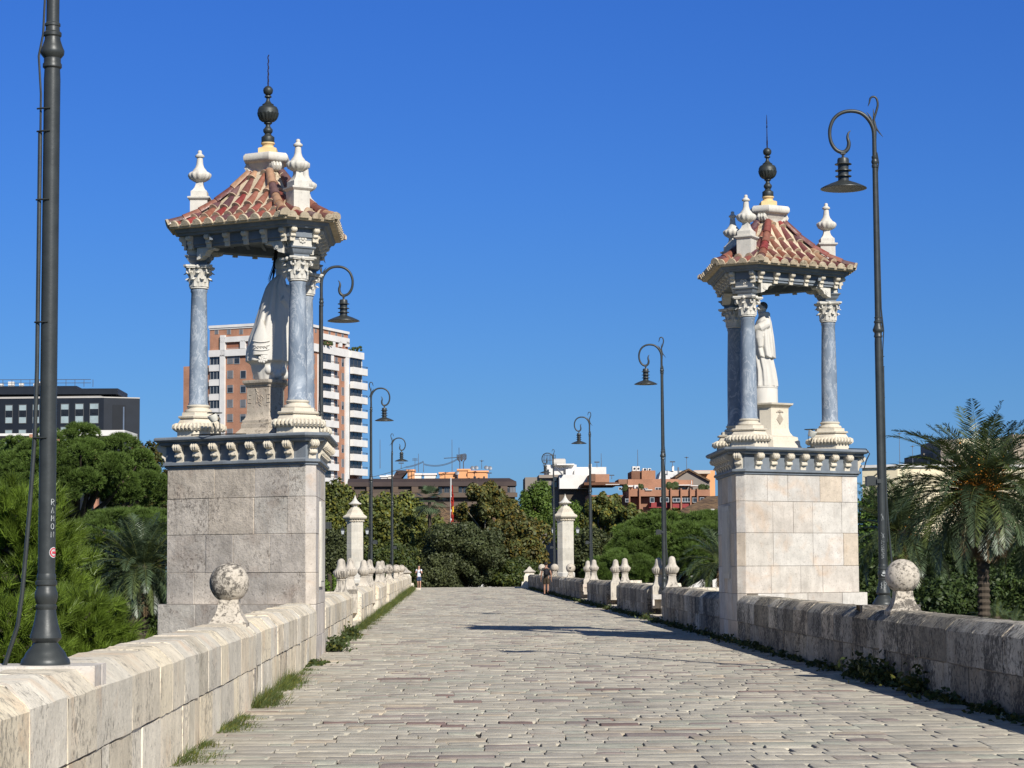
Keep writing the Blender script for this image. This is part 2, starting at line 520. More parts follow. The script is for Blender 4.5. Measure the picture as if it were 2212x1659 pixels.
def parapet(side, y0, y1, label, seed=1, taper=0):
    """side -1: left wall (outward is -x), +1: right wall"""
    rn = random.Random(seed)
    X0 = XL if side < 0 else XR
    b = MB()
    lo = [(0.0, -0.3), (0.0, 0.438), (0.54, 0.438), (0.54, -0.3)]
    up = PROFILE[2:10]
    for course in (0, 1):
        y = y0
        while y < y1 - 0.01:
            w = rn.choice((rn.uniform(0.75, 1.1), rn.uniform(1.0, 1.6))) if course else rn.choice((rn.uniform(0.35, 0.7), rn.uniform(0.7, 1.5)))
            if y + w > y1 - 0.4:
                w = y1 - y
            pr = up if course else lo
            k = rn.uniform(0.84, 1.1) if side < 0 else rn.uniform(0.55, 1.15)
            t = rn.choice(((1, 1, 1), (1.0, 0.97, 0.92), (0.93, 0.93, 0.93), (1.05, 1.0, 0.9), (0.88, 0.86, 0.82), (1.08, 1.05, 1.0), (0.98, 0.92, 0.84)))
            t = tuple(q * k for q in t)
            off = rn.gauss(0, 0.002); dz = rn.gauss(0, 0.003)
            e = 0.001; g = 0.0035
            rs = []
            for (yy, ins) in ((y + g, e), (y + g + e, 0), (y + w * 0.25, 0), (y + w * 0.5, 0), (y + w * 0.75, 0), (y + w - g - e, 0), (y + w - g, e)):
                ring = []
                cz = 0.2 if not course else 0.7
                for (px, pz) in pr:
                    qx = px + (ins if px < 0.27 else -ins)
                    qz = pz + (ins if pz < cz else -ins) * (1 if (course or pz > 0) else 0)
                    ring.append((X0 + side * (qx + off + rn.gauss(0, 0.0030)), yy, gz(yy) + qz + dz + rn.gauss(0, 0.0035)))
                rs.append(ring)
            b.rings(rs, tint=t)
            y += w
    # mortar core
    rs = []
    n = max(2, int((y1 - y0) / 4))
    for i in range(n + 1):
        yy = y0 + 0.03 + (y1 - y0 - 0.06) * i / n
        rs.append([(X0 + side * px, yy, gz(yy) + pz) for px, pz in ((0.013, -0.3), (0.013, 0.436), (0.006, 0.454), (0.006, 0.82), (0.034, 0.846), (0.13, 0.935), (0.16, 0.942), (0.49, 0.942), (0.53, 0.91), (0.525, -0.3))])
    b.rings(rs, mat=1)
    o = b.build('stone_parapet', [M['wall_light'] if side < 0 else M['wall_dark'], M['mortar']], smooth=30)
    return tag(o, label, 'parapet', 'stone parapets along the bridge')


parapet(-1, 4.0, 38.48, 'sunlit stone parapet running from the foreground to the shaded shrine pier', 11)
parapet(-1, 41.42, 54.0, 'short sunlit parapet stretch just beyond the shaded shrine pier', 12)
parapet(-1, 59.5, 69.3, 'sunlit parapet stretch between the first two pinecone pairs opposite the shadow', 13)
parapet(-1, 75.0, 84.8, 'far sunlit parapet stretch between the second and third pinecone pairs', 14)
parapet(-1, 90.0, 149.0, 'most distant sunlit parapet topped by three stone balls, ending by the walker', 15)
parapet(1, 8.0, 44.78, 'dark lichen stained parapet from the foreground to the bright shrine pier', 21)
parapet(1, 47.72, 60.3, 'shaded parapet stretch right behind the bright shrine pier', 22)
parapet(1, 64.5, 76.1, 'shaded parapet stretch between the two nearest pinecone pairs', 23)
parapet(1, 80.7, 91.8, 'shaded parapet stretch between the second and the farthest pinecone pair', 24)
parapet(1, 96.3, 156.5, 'most distant shaded parapet under stone balls beside the dark backpacker', 25)


# bays: triangular refuges that open between the pinecone pairs
def bay(side, ya, yb, label, seed):
    b = MB(); rn = random.Random(seed)
    X0 = XL if side < 0 else XR
    ym = (ya + yb) / 2
    z = gz(ym)
    out = 2.3
    # floor and low sill
    b.add([(X0 + side * 0.5, ya - 0.2, z - 0.01), (X0 + side * 0.5, yb + 0.2, z - 0.01), (X0 + side * out, ym, z - 0.01)], [(0, 1, 2)], tint=(0.8, 0.8, 0.8))
    b.box((X0 + side * 0.27, ym, z + 0.07), (0.54, yb - ya, 0.16), tint=(0.95, 0.92, 0.88))
    for (p, q) in (((X0 + side * 0.5, ya - 0.25), (X0 + side * out, ym)), ((X0 + side * out, ym), (X0 + side * 0.5, yb + 0.25))):
        p = Vector((*p, 0)); q = Vector((*q, 0)); d = q - p; L = d.length; a = math.atan2(d.y, d.x)
        s0 = 0
        while s0 < L - 0.05:
            w = min(rn.uniform(0.4, 0.8), L - s0)
            c = p + d.normalized() * (s0 + w / 2)
            k = rn.uniform(0.9, 1.1)
            b.box((c.x, c.y, z + 0.30), (w - 0.006, 0.36, 1.0), a, tint=(k, k * .98, k * .95))
            b.box((c.x, c.y, z + 0.86), (w - 0.004, 0.40, 0.12), a, tint=(k, k * .98, k * .95), top=0.9)
            s0 += w
    # cutwater down to the river bed
    b.rings([[(X0 + side * 0.45, ya - 0.3, zz), (X0 + side * 0.45, yb + 0.3, zz), (X0 + side * (out + 0.3), ym, zz)] for zz in (-8.2, z - 0.02)], tint=(0.8, 0.8, 0.8))
    tag(b.build('refuge_bay', M['wall_light'] if side > 0 else M['wall_light'], smooth=0), label, 'refuge bay', 'triangular refuge bays')


bay(-1, 54.2, 59.3, 'sunlit triangular bay behind the nearest pinecone pair past the shaded shrine', 1)
bay(-1, 69.5, 74.8, 'sunlit triangular bay behind the dark headed pinecone pair by the lamp', 2)
bay(-1, 85.0, 89.8, 'farthest sunlit triangular bay, just before the stone balls', 3)
bay(1, 60.5, 64.3, 'triangular bay opening behind the largest pinecone pair on the shaded wall', 4)
bay(1, 76.3, 80.5, 'triangular bay at the middle pinecone pair of the shaded wall', 5)
bay(1, 92.0, 96.1, 'triangular bay at the smallest pinecone pair near the pylon with lanterns', 6)


# ---------------------------------------------------------------- finials on the parapets
def flare(b, c, zb, zn, wb, wn, rz=0, n=8):
    prof = []
    for i in range(n + 1):
        t = i / n
        prof.append((wn + (wb - wn) * (1 - t) ** 2.2, zb + (zn - zb) * t))
    b.square([(wb, zb - 0.12), (wb, zb - 0.001)] + prof, c, rz)


def ball_finial(loc, label, side, scale=1.0, seed=0):
    root = empty('ball_finial', loc, label=label, cat='stone finial', group='stone ball finials on the parapets')
    b = MB()
    b.square([(0.20, -0.55), (0.205, 0.0)], (0, 0, 0))
    flare(b, (0, 0, 0), 0.0, 0.27, 0.215, 0.115)
    b.box((-side * 0.255, 0, -0.62), (0.10, 0.30, 0.75))
    b.build('pedestal', M['ball'], root)
    b = MB(); b.sphere((0, 0, 0.465), 0.232, 32, 20, jit=0.002, seed=seed)
    b.build('ball', M['ball'], root, smooth=60)
    root.scale = (scale, scale, scale)
    return root


def pinecone_mesh(root):
    b = MB()
    b.square([(0.19, -0.62), (0.19, 0.0)], (0, 0, 0))
    flare(b, (0, 0, 0), 0.0, 0.30, 0.19, 0.10)
    b.lathe([(0.105, 0.30), (0.125, 0.31), (0.125, 0.33), (0.10, 0.34)], n=20)
    b.build('pedestal', M['urn'], root)
    b = MB()
    b.lathe([(0.06, 0.33), (0.11, 0.35, 0.1), (0.165, 0.40, 0.13), (0.198, 0.46, 0.14), (0.205, 0.50, 0.12), (0.198, 0.525, 0.05), (0.16, 0.54), (0.05, 0.54)], n=72, lobes=18)
    b.build('fluted_bowl', M['urn'], root, smooth=50)
    b = MB()
    b.lathe([(0.175, 0.535), (0.16, 0.56), (0.125, 0.60), (0.108, 0.66), (0.10, 0.73), (0.085, 0.79), (0.05, 0.825), (0.01, 0.838)], n=20)
    b.build('dome', M['urn'], root, smooth=60)


def top_z(y):
    return gz(y) + 0.965


BL = XL - 0.29
BR = XR + 0.30
ball_finial((BL - 0.01, 26.1, top_z(26.1)), 'black stained stone ball in front of the shaded shrine pier', -1, seed=1)
ball_finial((BR - 0.02, 29.9, top_z(29.9)), 'lichen spotted stone ball beside the scribbled lamp base and palms', 1, seed=2)
for y, lb in ((101, 'largest of the three far balls after the pinecones, sunlit side'), (116.5, 'dark patched middle ball of the far sunlit three'), (131, 'ball nearest the small end post with a pointed cap, sunlit side')):
    ball_finial((BL, y, top_z(y)), lb, -1, seed=int(y))
for y, lb in ((109, 'stone ball with a black disc for its hole, in front of the tall pylon'), (124.7, 'big grey ball behind the foot of the farthest lamp'), (141, 'pale mottled ball just left of the dark backpacker')):
    bf = ball_finial((BR, y, top_z(y)), lb, 1, seed=int(y))
    if y == 109:        # black disc for one ball's hole, the hole's shade painted as its colour
        hb = MB(); hb.M = Matrix.Translation((-.03, -.222, .475)) @ Matrix.Rotation(PI / 2, 4, 'X')
        hb.lathe([(.045, -.02), (.045, .008), (.03, .012)], n=14)
        hb.build('dark_hole_disc', M['black_line'], bf)
PC = [(-1, 54.2, 'nearest pinecone finial on the sunlit wall past the shrine pier'), (-1, 59.5, 'pinecone finial just behind the nearest one on the sunlit wall'),
      (-1, 69.4, 'grey headed pinecone finial in the middle pair, sunlit wall'), (-1, 74.9, 'slimmer looking partner of the grey headed pinecone, sunlit wall'),
      (-1, 85.0, 'front pinecone of the farthest sunlit pair'), (-1, 90.0, 'back pinecone of the farthest sunlit pair, next to the first ball'),
      (1, 60.5, 'largest pinecone finial on the shaded wall, nearest the bright shrine'), (1, 64.3, 'stained pinecone finial directly in front of the lamp pole foot'),
      (1, 76.3, 'front pinecone of the middle pair before the umbrella pine'), (1, 80.4, 'back pinecone of the middle pair before the umbrella pine'),
      (1, 92.0, 'front pinecone of the smallest pair near the pylon'), (1, 96.0, 'back pinecone of the smallest pair near the pylon')]
proto = None
for side, y, lb in PC:
    if proto is None:
        proto = empty('pinecone_finial', (0, 0, 0)); pinecone_mesh(proto); o = proto
    else:
        o = copy_tree(proto)
    o.location = (BL if side < 0 else BR, y, top_z(y) - (0.0 if y in (59.5, 74.9, 90.0, 60.5, 76.3, 92.0) else 0.03))
    tag(o, lb, 'stone finial', 'pinecone finials at the bays')


def end_post(loc, label, side):
    root = empty('end_post', loc, label=label, cat='stone post', group='capped posts where the parapets end')
    b = MB()
    b.square([(0.42, -0.4), (0.42, 0.05), (0.36, 0.08), (0.34, 0.95), (0.30, 1.05)])
    b.square([(0.12, 0.2), (0.10, 0.9)], (-side * 0.3, -0.3, 0))
    b.build('shaft', M['wall_light'], root)
    b = MB()
    b.square([(0.26, 1.05), (0.40, 1.12), (0.42, 1.18), (0.30, 1.26), (0.17, 1.35), (0.10, 1.46), (0.04, 1.52)])
    b.build('cap', M['urn'], root)
    b = MB(); b.box((-side * 0.6, -0.2, 0.05), (0.9, 0.8, 0.12)); b.box((-side * 0.35, -0.2, 0.28), (0.5, 0.6, 0.35), top=0.8)
    b.build('foot', M['wall_light'], root)


end_post((BL - 0.1, 150.0, gz(150)), 'small capped end post beside the walker in the white shirt', -1)
end_post((BR - 0.15, 157.5, gz(157)), 'small capped end post past the dark backpacker', 1)
# ---------------------------------------------------------------- shrines
ANG = [0, 60, 120, 180, 240, 300]        # 0 faces the bridge; 0, 120, 240 long sides; 60, 180, 300 cut corners


def hexa(L, Q, c=(0, 0), over=None):
    ds = [L, Q, L, Q, L, Q]
    if over:
        for k, v in over.items():
            ds[k] = v
    vs = []
    for i in range(6):
        a1, a2 = R(ANG[i]), R(ANG[(i + 1) % 6]); d1, d2 = ds[i], ds[(i + 1) % 6]
        det = math.cos(a1) * math.sin(a2) - math.sin(a1) * math.cos(a2)
        x = (d1 * math.sin(a2) - d2 * math.sin(a1)) / det
        y = (math.cos(a1) * d2 - math.cos(a2) * d1) / det
        vs.append((x + c[0], y + c[1]))
    return vs       # vs[i] joins side i and side i + 1


def hex_prism(b, prof, c=(0, 0), over=None, tint=None, mat=None):
    b.rings([[(x, y, z) for x, y in hexa(L, Q, c, over)] for L, Q, z in prof], tint=tint, mat=mat)


def console_mesh():
    """scrolled bracket: stands out along +x, hangs from z = 0 down to -0.38"""
    b = MB()
    out = []
    for t in range(0, 9):                                   # big upper scroll
        a = R(90 - 30 * t)
        out.append((0.125 + 0.062 * math.cos(a), -0.07 + 0.062 * math.sin(a)))
    pts = [(-0.02, 0), (0.125, 0)] + out[1:7] + [(0.075, -0.16), (0.085, -0.19), (0.10, -0.21), (0.095, -0.245), (0.055, -0.26), (0.035, -0.32), (0.045, -0.38), (-0.02, -0.38)]
    b.extrude(pts, (0, 0, 0), (1, 0, 0), (0, 0, 1), (0, 1, 0), 0.15)
    for s in (-1, 1):                                       # scroll eyes
        b.M = Matrix.Translation((0.122, s * 0.076, -0.068)) @ Matrix.Rotation(PI / 2, 4, 'X')
        b.lathe([(0.05, -0.008), (0.05, 0.008)], n=14); b.lathe([(0.02, -0.016), (0.02, 0.016)], n=8)
        b.M = None
    for k in (-1.4, 0, 1.4):                                    # ribs over the scroll front
        b.tube([(0.11, k * 0.036, 0.004), (0.165, k * 0.036, -0.02), (0.188, k * 0.036, -0.065), (0.165, k * 0.036, -0.115), (0.12, k * 0.036, -0.135)], 0.014, 6)
    b.tube([(0.07, -0.075, -0.235), (0.10, 0, -0.235), (0.07, 0.075, -0.235)], 0.022, 6)
    return b


def capital_mesh(b, z0, z1, r):
    H = z1 - z0
    b.lathe([(r, 0), (r + 0.025, 0.01), (r + 0.025, 0.03), (r, 0.045), (r * 0.98, H * 0.4), (r * 1.12, H * 0.7), (r * 1.3, H * 0.84)], (0, 0, z0), 24)
    for row, (zb, h, n, o0, reach) in enumerate(((0.04, 0.17, 8, 0, 0.075), (0.12, 0.20, 8, 0.5, 0.10))):
        for k in range(n):
            a = 2 * PI * (k + o0) / n + PI / 8
            ca, sa = math.cos(a), math.sin(a)
            rings = []
            for i in range(7):
                t = i / 6
                rr = r + 0.012 + reach * max(0, (t - 0.45) / 0.55) ** 1.6
                zz = z0 + zb + h * min(t * 1.12, 1.0) - (0.05 * max(0, t - 0.82) / 0.18)
                wd = 0.062 * (1 - 0.55 * t ** 3) * (1 + 0.12 * math.sin(t * 18))
                th = 0.016
                ring = []
                for (s_, d_) in ((-1, 0), (-0.5, th), (0, th * 1.9), (0.5, th), (1, 0), (0, -th * 0.5)):
                    px = rr + d_
                    ring.append((px * ca - s_ * wd * sa, px * sa + s_ * wd * ca, zz))
                rings.append(ring)
            b.rings(rings)
    za = z1 - 0.055
    for k in range(4):                                       # corner volutes
        a = PI / 4 + k * PI / 2
        ca, sa = math.cos(a), math.sin(a)
        for s in (-1, 1):
            base = Vector((ca * 0.2, sa * 0.2, za - 0.062)); u = Vector((ca, sa, 0)) * 0.75 + Vector((-sa, ca, 0)) * s * -0.5
            u.normalize()
            n = 18; pts = []; rad = []
            for i in range(n + 1):
                t = i / n; ang = R(200 - 560 * t); rr = 0.058 * (1 - 0.78 * t)
                pts.append(base + u * (rr * math.cos(ang) + 0.028) + Vector((0, 0, rr * math.sin(ang))))
                rad.append(0.017 * (1 - 0.5 * t))
            b.tube(pts, rad, 6)
            b.tube([Vector((ca * 0.10, sa * 0.10, za - 0.19)) + Vector((-sa, ca, 0)) * s * -0.05, base + u * -0.03 + Vector((0, 0, -0.03)), pts[0]], [0.012, 0.016, 0.017], 6)
    ring = []
    for k in range(4):                                       # concave abacus
        a = PI / 4 + k * PI / 2
        c1 = Vector((math.cos(a), math.sin(a))) * 0.335; p = Vector((-math.sin(a), math.cos(a))) * 0.035
        ring += [c1 - p, c1 + p]
        m = Vector((math.cos(a + PI / 4), math.sin(a + PI / 4)))
        tdir = Vector((-m.y, m.x))
        for s in (-0.12, -0.05, 0.05, 0.12):
            ring.append(m * (0.188 + abs(s) * 0.35) + tdir * s)
    for (k, za_, zb_) in ((0.93, z1 - 0.055, z1 - 0.035), (1.0, z1 - 0.034, z1)):
        b.rings([[(p.x * k, p.y * k, za_) for p in ring], [(p.x * k, p.y * k, zb_) for p in ring]])
    for k in range(4):                                       # flower on each face
        a = k * PI / 2
        b.sphere((math.cos(a) * 0.205, math.sin(a) * 0.205, z1 - 0.03), 0.04, 8, 6)


def blocks(b, rn, p, q, zs, tints, jit=0.003):
    p = Vector((*p, 0)); q = Vector((*q, 0)); d = (q - p); L = d.length; d.normalize()
    nrm = Vector((d.y, -d.x, 0))
    for i in range(len(zs) - 1):
        z0, z1 = zs[i], zs[i + 1]; s = 0
        while s < L - 0.001:
            w = rn.uniform(0.5, 1.05) if L > 1 else L
            if s + w > L - 0.3: w = L - s
            c = p + d * (s + w / 2) + nrm * (rn.uniform(-jit, jit) - 0.05)
            k = rn.uniform(0.92, 1.06); t = rn.choice(tints)
            g = 0.006; e = 0.006
            a0 = c - d * (w / 2 - g / 2); a1 = c + d * (w / 2 - g / 2)
            zz0, zz1 = z0 + g / 2, z1 - g / 2
            back = [(a0.x, a0.y, zz0), (a1.x, a1.y, zz0), (a1.x, a1.y, zz1), (a0.x, a0.y, zz1)]
            n5 = nrm * 0.05; n4 = nrm * 0.045
            mid = [(x + n4.x, y + n4.y, z) for x, y, z in back]
            fr = [(a0 + d * e + n5), (a1 - d * e + n5), (a1 - d * e + n5), (a0 + d * e + n5)]
            front = [(f.x, f.y, z) for f, z in zip(fr, (zz0 + e, zz0 + e, zz1 - e, zz1 - e))]
            b.rings([back, mid, front], tint=tuple(x * k for x in t))
            s += w


def shrine(loc, rz, label, seed, sunny):
    rn = random.Random(seed)
    root = empty('bridge_shrine', loc, rz, label=label, cat='stone shrine', group='pair of triangular statue shrines on the bridge')
    # ---- pier
    r0, q0 = 0.967, 1.76
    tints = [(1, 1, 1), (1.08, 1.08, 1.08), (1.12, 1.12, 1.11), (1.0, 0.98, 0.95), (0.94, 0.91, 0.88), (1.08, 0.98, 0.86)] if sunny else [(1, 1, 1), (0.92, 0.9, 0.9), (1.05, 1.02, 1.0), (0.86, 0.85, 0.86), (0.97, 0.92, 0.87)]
    pier = MB()
    hex_prism(pier, [(r0 - .012, q0 - .012, -8.0), (r0 - .012, q0 - .012, 3.43)], mat=1)
    v = hexa(r0, q0)
    zs = [1.0, 1.55, 2.22, 2.86, 3.43]
    front_rough = 4 if not sunny else 99
    for i in range(6):
        p, q = v[i - 1], v[i]
        pier.mat = 2 if i == front_rough else 0
        blocks(pier, rn, p, q, zs if i == 0 or i % 2 == 0 else [1.0, 1.55, 2.22, 2.86, 3.43], tints, 0.008 if i == front_rough else 0.003)
        if i in (0, 1, 5):
            pier.mat = 0
            blocks(pier, rn, p, q, [-0.2, 0.45, 1.0], tints)
    pier.mat = 0
    po = pier.build('pier', [M['pier'], M['mortar'], M['pier_rough']], root, smooth=0)
    pl = MB()
    ov = {0: r0 - 0.03, 1: q0 - 0.02, 5: q0 - 0.02}
    hex_prism(pl, [(r0 + .185, q0 + .13, -8.0), (r0 + .185, q0 + .13, 0.99)], over=ov, mat=1)
    vv = hexa(r0 + 0.2, q0 + 0.14, over=ov)
    for i in (2, 3, 4):
        pl.mat = 2 if i == front_rough else 0
        blocks(pl, rn, vv[i - 1], vv[i], [-8.0, -7, -6, -5, -4, -3, -2, -1, -0.4, 0.3, 1.0], tints)
    pl.mat = 0
    tp = [(x, y, 1.0) for x, y in vv]
    pl.add(tp, [tuple(range(6))])
    pl.build('plinth', [M['pier'], M['mortar'], M['pier_rough']], root, smooth=0)
    # carved panel on the bridge side
    pn = MB()
    pn.box((r0 + 0.012, 0.0, 2.05), (0.05, 1.1, 1.5)); pn.box((r0 + 0.02, 0, 2.05), (0.06, 0.9, 1.3), tint=(0.9, 0.9, 0.9))
    pn.build('inscription_panel', M['carved_pale'], root, smooth=0)
    # ---- lower cornice of grey marble with consoles
    g = MB()
    hex_prism(g, [(r0 - .02, q0 - .02, 3.40), (r0 + .03, q0 + .03, 3.41), (r0 + .03, q0 + .03, 3.44), (r0 + .075, q0 + .075, 3.46), (r0 + .075, q0 + .075, 3.50),
                  (r0 + .02, q0 + .02, 3.53), (r0 + .02, q0 + .02, 3.80), (r0 + .12, q0 + .12, 3.815), (r0 + .14, q0 + .14, 3.84), (r0 + .14, q0 + .14, 3.865),
                  (r0 + .20, q0 + .20, 3.875), (r0 + .235, q0 + .235, 3.905), (r0 + .235, q0 + .235, 3.935), (r0 + .21, q0 + .21, 3.955), (0.2, 0.3, 3.957)])
    co = g.build('cornice', M['grey_mould'], root, smooth=30)
    cons = console_mesh()
    me = None

    def put_console(parent, x, y, z, a, sc=1.0):
        nonlocal me
        if me is None:
            me = cons.build('console', M['carved'], parent); o = me
        else:
            o = me.copy(); COL.objects.link(o); o.parent = parent
        o.location = (x, y, z); o.rotation_euler = (0, 0, a); o.scale = (sc, sc, sc)
        return o
    for i in range(6):
        a = R(ANG[i]); n = (math.cos(a), math.sin(a)); t = (-n[1], n[0])
        d = (r0 if i % 2 == 0 else q0) + 0.018
        ks = [-1.17, -0.78, -0.39, 0, 0.39, 0.78, 1.17] if i % 2 == 0 else [0]
        for k in ks:
            put_console(co, n[0] * d + t[0] * k, n[1] * d + t[1] * k, 3.835, a, 0.93)
    # ---- columns
    for ci, ca in enumerate((60, 180, 300)):
        a = R(ca); cx, cy = 1.23 * math.cos(a), 1.23 * math.sin(a)
        cr = empty('column', (cx, cy, 0)); cr.parent = root
        # plinth polygon: sides follow the shrine
        b = MB()
        rot = lambda L, Q: [(x, y) for x, y in hexa(L, Q)]
        pr = [(.44, .37, 3.957), (.44, .37, 4.075), (.48, .41, 4.082), (.48, .41, 4.09)]
        # the cut side faces the corner, so use corner distance for the nearest three sides
        def corner_hex(A, B):
            ds = []
            for k in range(6):
                dd = abs(((ANG[k] - ca) + 180) % 360 - 180)
                ds.append(B if dd in (0, 120) else A)
            return ds
        def chex(b_, prof, mat=None):
            rs = []
            for A, B, z in prof:
                ds = corner_hex(A, B)
                rs.append([(x, y, z) for x, y in hexa(A, B, over={k: ds[k] for k in range(6)})])
            b_.rings(rs, mat=mat)
        chex(b, [(.39, .345, 3.957), (.39, .345, 4.085), (.43, .38, 4.09), (.43, .38, 4.10), (.455, .40, 4.12), (.465, .41, 4.15), (.45, .395, 4.18), (.42, .37, 4.19), (.39, .34, 4.21), (.335, .295, 4.28),
                 (.33, .29, 4.30), (.37, .325, 4.305), (.38, .335, 4.33), (.36, .315, 4.345), (.30, .27, 4.35), (.295, .265, 4.41)])
        ds = corner_hex(.465, .41)
        hv = hexa(.465, .41, over={k: ds[k] for k in range(6)})
        for k in range(6):                                     # gadroons round the skirt
            p, q = Vector(hv[k - 1]), Vector(hv[k]); L = (q - p).length; n_ = max(2, round(L / 0.075))
            nr = Vector((math.cos(R(ANG[k])), math.sin(R(ANG[k]))))
            for j in range(n_):
                m = p + (q - p) * ((j + 0.5) / n_)
                b.tube([(m.x - nr.x * .05, m.y - nr.y * .05, 4.19), (m.x + nr.x * .002, m.y + nr.y * .002, 4.165), (m.x + nr.x * .008, m.y + nr.y * .008, 4.13), (m.x - nr.x * .04, m.y - nr.y * .04, 4.09)], 0.031, 6)
        b.lathe([(0.225, 4.41), (0.24, 4.425), (0.24, 4.45), (0.225, 4.47), (0.195, 4.475), (0.188, 4.50), (0.205, 4.515), (0.208, 4.535), (0.19, 4.55), (0.165, 4.555)], n=28)
        b.build('base', M['carved'], cr, smooth=40)
        b = MB()
        b.lathe([(0.18, 4.553), (0.18, 4.575), (0.168, 4.60), (0.166, 5.0), (0.161, 5.6), (0.148, 6.2), (0.139, 6.58), (0.152, 6.60), (0.152, 6.63), (0.135, 6.645)], n=32)
        b.build('shaft', M['blue'], cr, smooth=40)
        b = MB(); capital_mesh(b, 6.645, 7.07, 0.145)
        ko = b.build('capital', M['carved_pale'], cr, smooth=40); ko.rotation_euler = (0, 0, a + PI / 4 * 0)
        b = MB()
        b.square([(.15, 7.07), (.15, 7.12), (.17, 7.13), (.19, 7.16), (.205, 7.20), (.235, 7.22), (.24, 7.245)], rz=a)
        b.build('impost', M['grey_mould'], cr, smooth=30)
        b = MB()
        b.square([(.185, 7.245), (.185, 7.50)], rz=a)
        for k in range(4):                                     # rosettes
            aa = a + k * PI / 2; c0 = Vector((math.cos(aa) * .188, math.sin(aa) * .188, 7.375)); tt = Vector((-math.sin(aa), math.cos(aa), 0))
            for j in range(8):
                an = 2 * PI * j / 8; b.sphere(tuple(c0 + tt * .055 * math.cos(an) + Vector((0, 0, .055 * math.sin(an)))), 0.026, 8, 6)
            b.sphere(tuple(c0), 0.03, 8, 6)
        b.build('rosette_block', M['carved_pale'], cr, smooth=40)
    # ---- entablature
    e = MB()
    def ringbeam(prof_out, prof_in):
        outer = [[(x, y, z) for x, y in hexa(L, Q)] for L, Q, z in prof_out]
        inner = [[(x, y, z) for x, y in hexa(L, Q)] for L, Q, z in prof_in]
        rr = outer + inner[::-1]
        rr.append(rr[0])
        e.rings(rr, cap=False)
    ringbeam([(.92, 1.42, 7.36), (.92, 1.42, 7.40), (.95, 1.45, 7.41), (.95, 1.45, 7.56)], [(.66, 1.16, 7.36), (.66, 1.16, 7.56)])
    eo = e.build('entablature', M['grey_mould'], root, smooth=0)
    b = MB()
    hex_prism(b, [(.96, 1.46, 7.561), (1.07, 1.55, 7.565), (1.09, 1.57, 7.60), (1.14, 1.60, 7.61), (1.17, 1.63, 7.66), (1.17, 1.63, 7.69), (1.0, 1.4, 7.70)])
    b.build('upper_cornice', M['grey_mould'], eo, smooth=30)
    for i in range(6):
        a = R(ANG[i]); n = (math.cos(a), math.sin(a)); t = (-n[1], n[0])
        d = (.95 if i % 2 == 0 else 1.45) + 0.0
        ks = [-1.0, -0.6, -0.2, 0.2, 0.6, 1.0] if i % 2 == 0 else [-.22, .22]
        for k in ks:
            put_console(eo, n[0] * d + t[0] * k, n[1] * d + t[1] * k, 7.565, a, 0.62)
    # soffit coffers under the roof
    b = MB()
    hex_prism(b, [(.70, 1.2, 7.50), (.70, 1.2, 7.55)])
    for k in range(-3, 4):
        b.box((k * 0.28 - 0.1, 0, 7.47), (0.06, 1.5, 0.06))
    b.build('soffit', M['grey_mould'], eo, smooth=0)
    # curved corner brackets under the beam
    for i in (0, 2, 4):
        a = R(ANG[i]); n = Vector((math.cos(a), math.sin(a), 0)); t = Vector((-n.y, n.x, 0))
        for s in (-1, 1):
            bk = MB()
            org = n * 0.80 + t * (s * 0.92) + Vector((0, 0, 7.36))
            pts = [(0, 0.0), (0.36, 0.0), (0.38, -0.03), (0.35, -0.06), (0.30, -0.055), (0.24, -0.06), (0.19, -0.10), (0.17, -0.15), (0.12, -0.16), (0.08, -0.20), (0.0, -0.22)]
            bk.extrude(pts, org, t * -s, Vector((0, 0, 1)), n, 0.17)
            for q in ((0.31, -0.03, 0.034), (0.10, -0.10, 0.05)):
                for sg in (-1, 1):
                    c0 = org + t * (-s * q[0]) + Vector((0, 0, q[1])) + n * sg * 0.085
                    bk.M = Matrix.Translation(c0) @ n.to_track_quat('Z', 'Y').to_matrix().to_4x4()
                    bk.lathe([(q[2], -0.012), (q[2], 0.012)], n=12); bk.lathe([(q[2] * .4, -0.02), (q[2] * .4, 0.02)], n=8)
                    bk.M = None
            bk.build('bracket', M['carved_pale'], eo, smooth=30)
    # ---- tiled roof
    Z0, Z1 = 7.72, 8.75
    Le, Qe, Lt, Qt = 1.28, 1.72, 0.25, 0.30
    zf = lambda vv_: Z0 + (Z1 - Z0) * (0.52 * vv_ + 0.48 * vv_ ** 2.4)
    rf = MB()
    rs = []
    for i in range(11):
        v_ = i / 10
        rs.append([(x, y, zf(v_)) for x, y in hexa(Le + (Lt - Le) * v_, Qe + (Qt - Qe) * v_)])
    rs = [[(x, y, Z0 - 0.05) for x, y in hexa(1.12, 1.58)], [(x, y, Z0 - 0.045) for x, y in hexa(Le - .02, Qe - .02)]] + rs
    rf.rings(rs)
    ro = rf.build('roof', M['roof_mortar'], root, smooth=30)
    tl = MB()
    cols = [(0.22, 0.060, 0.045), (0.15, 0.055, 0.05), (0.11, 0.05, 0.055), (0.24, 0.09, 0.055), (0.38, 0.22, 0.13), (0.17, 0.065, 0.05), (0.23, 0.04, 0.035), (0.13, 0.07, 0.065), (0.25, 0.10, 0.065), (0.15, 0.05, 0.045)]
    stp = 9

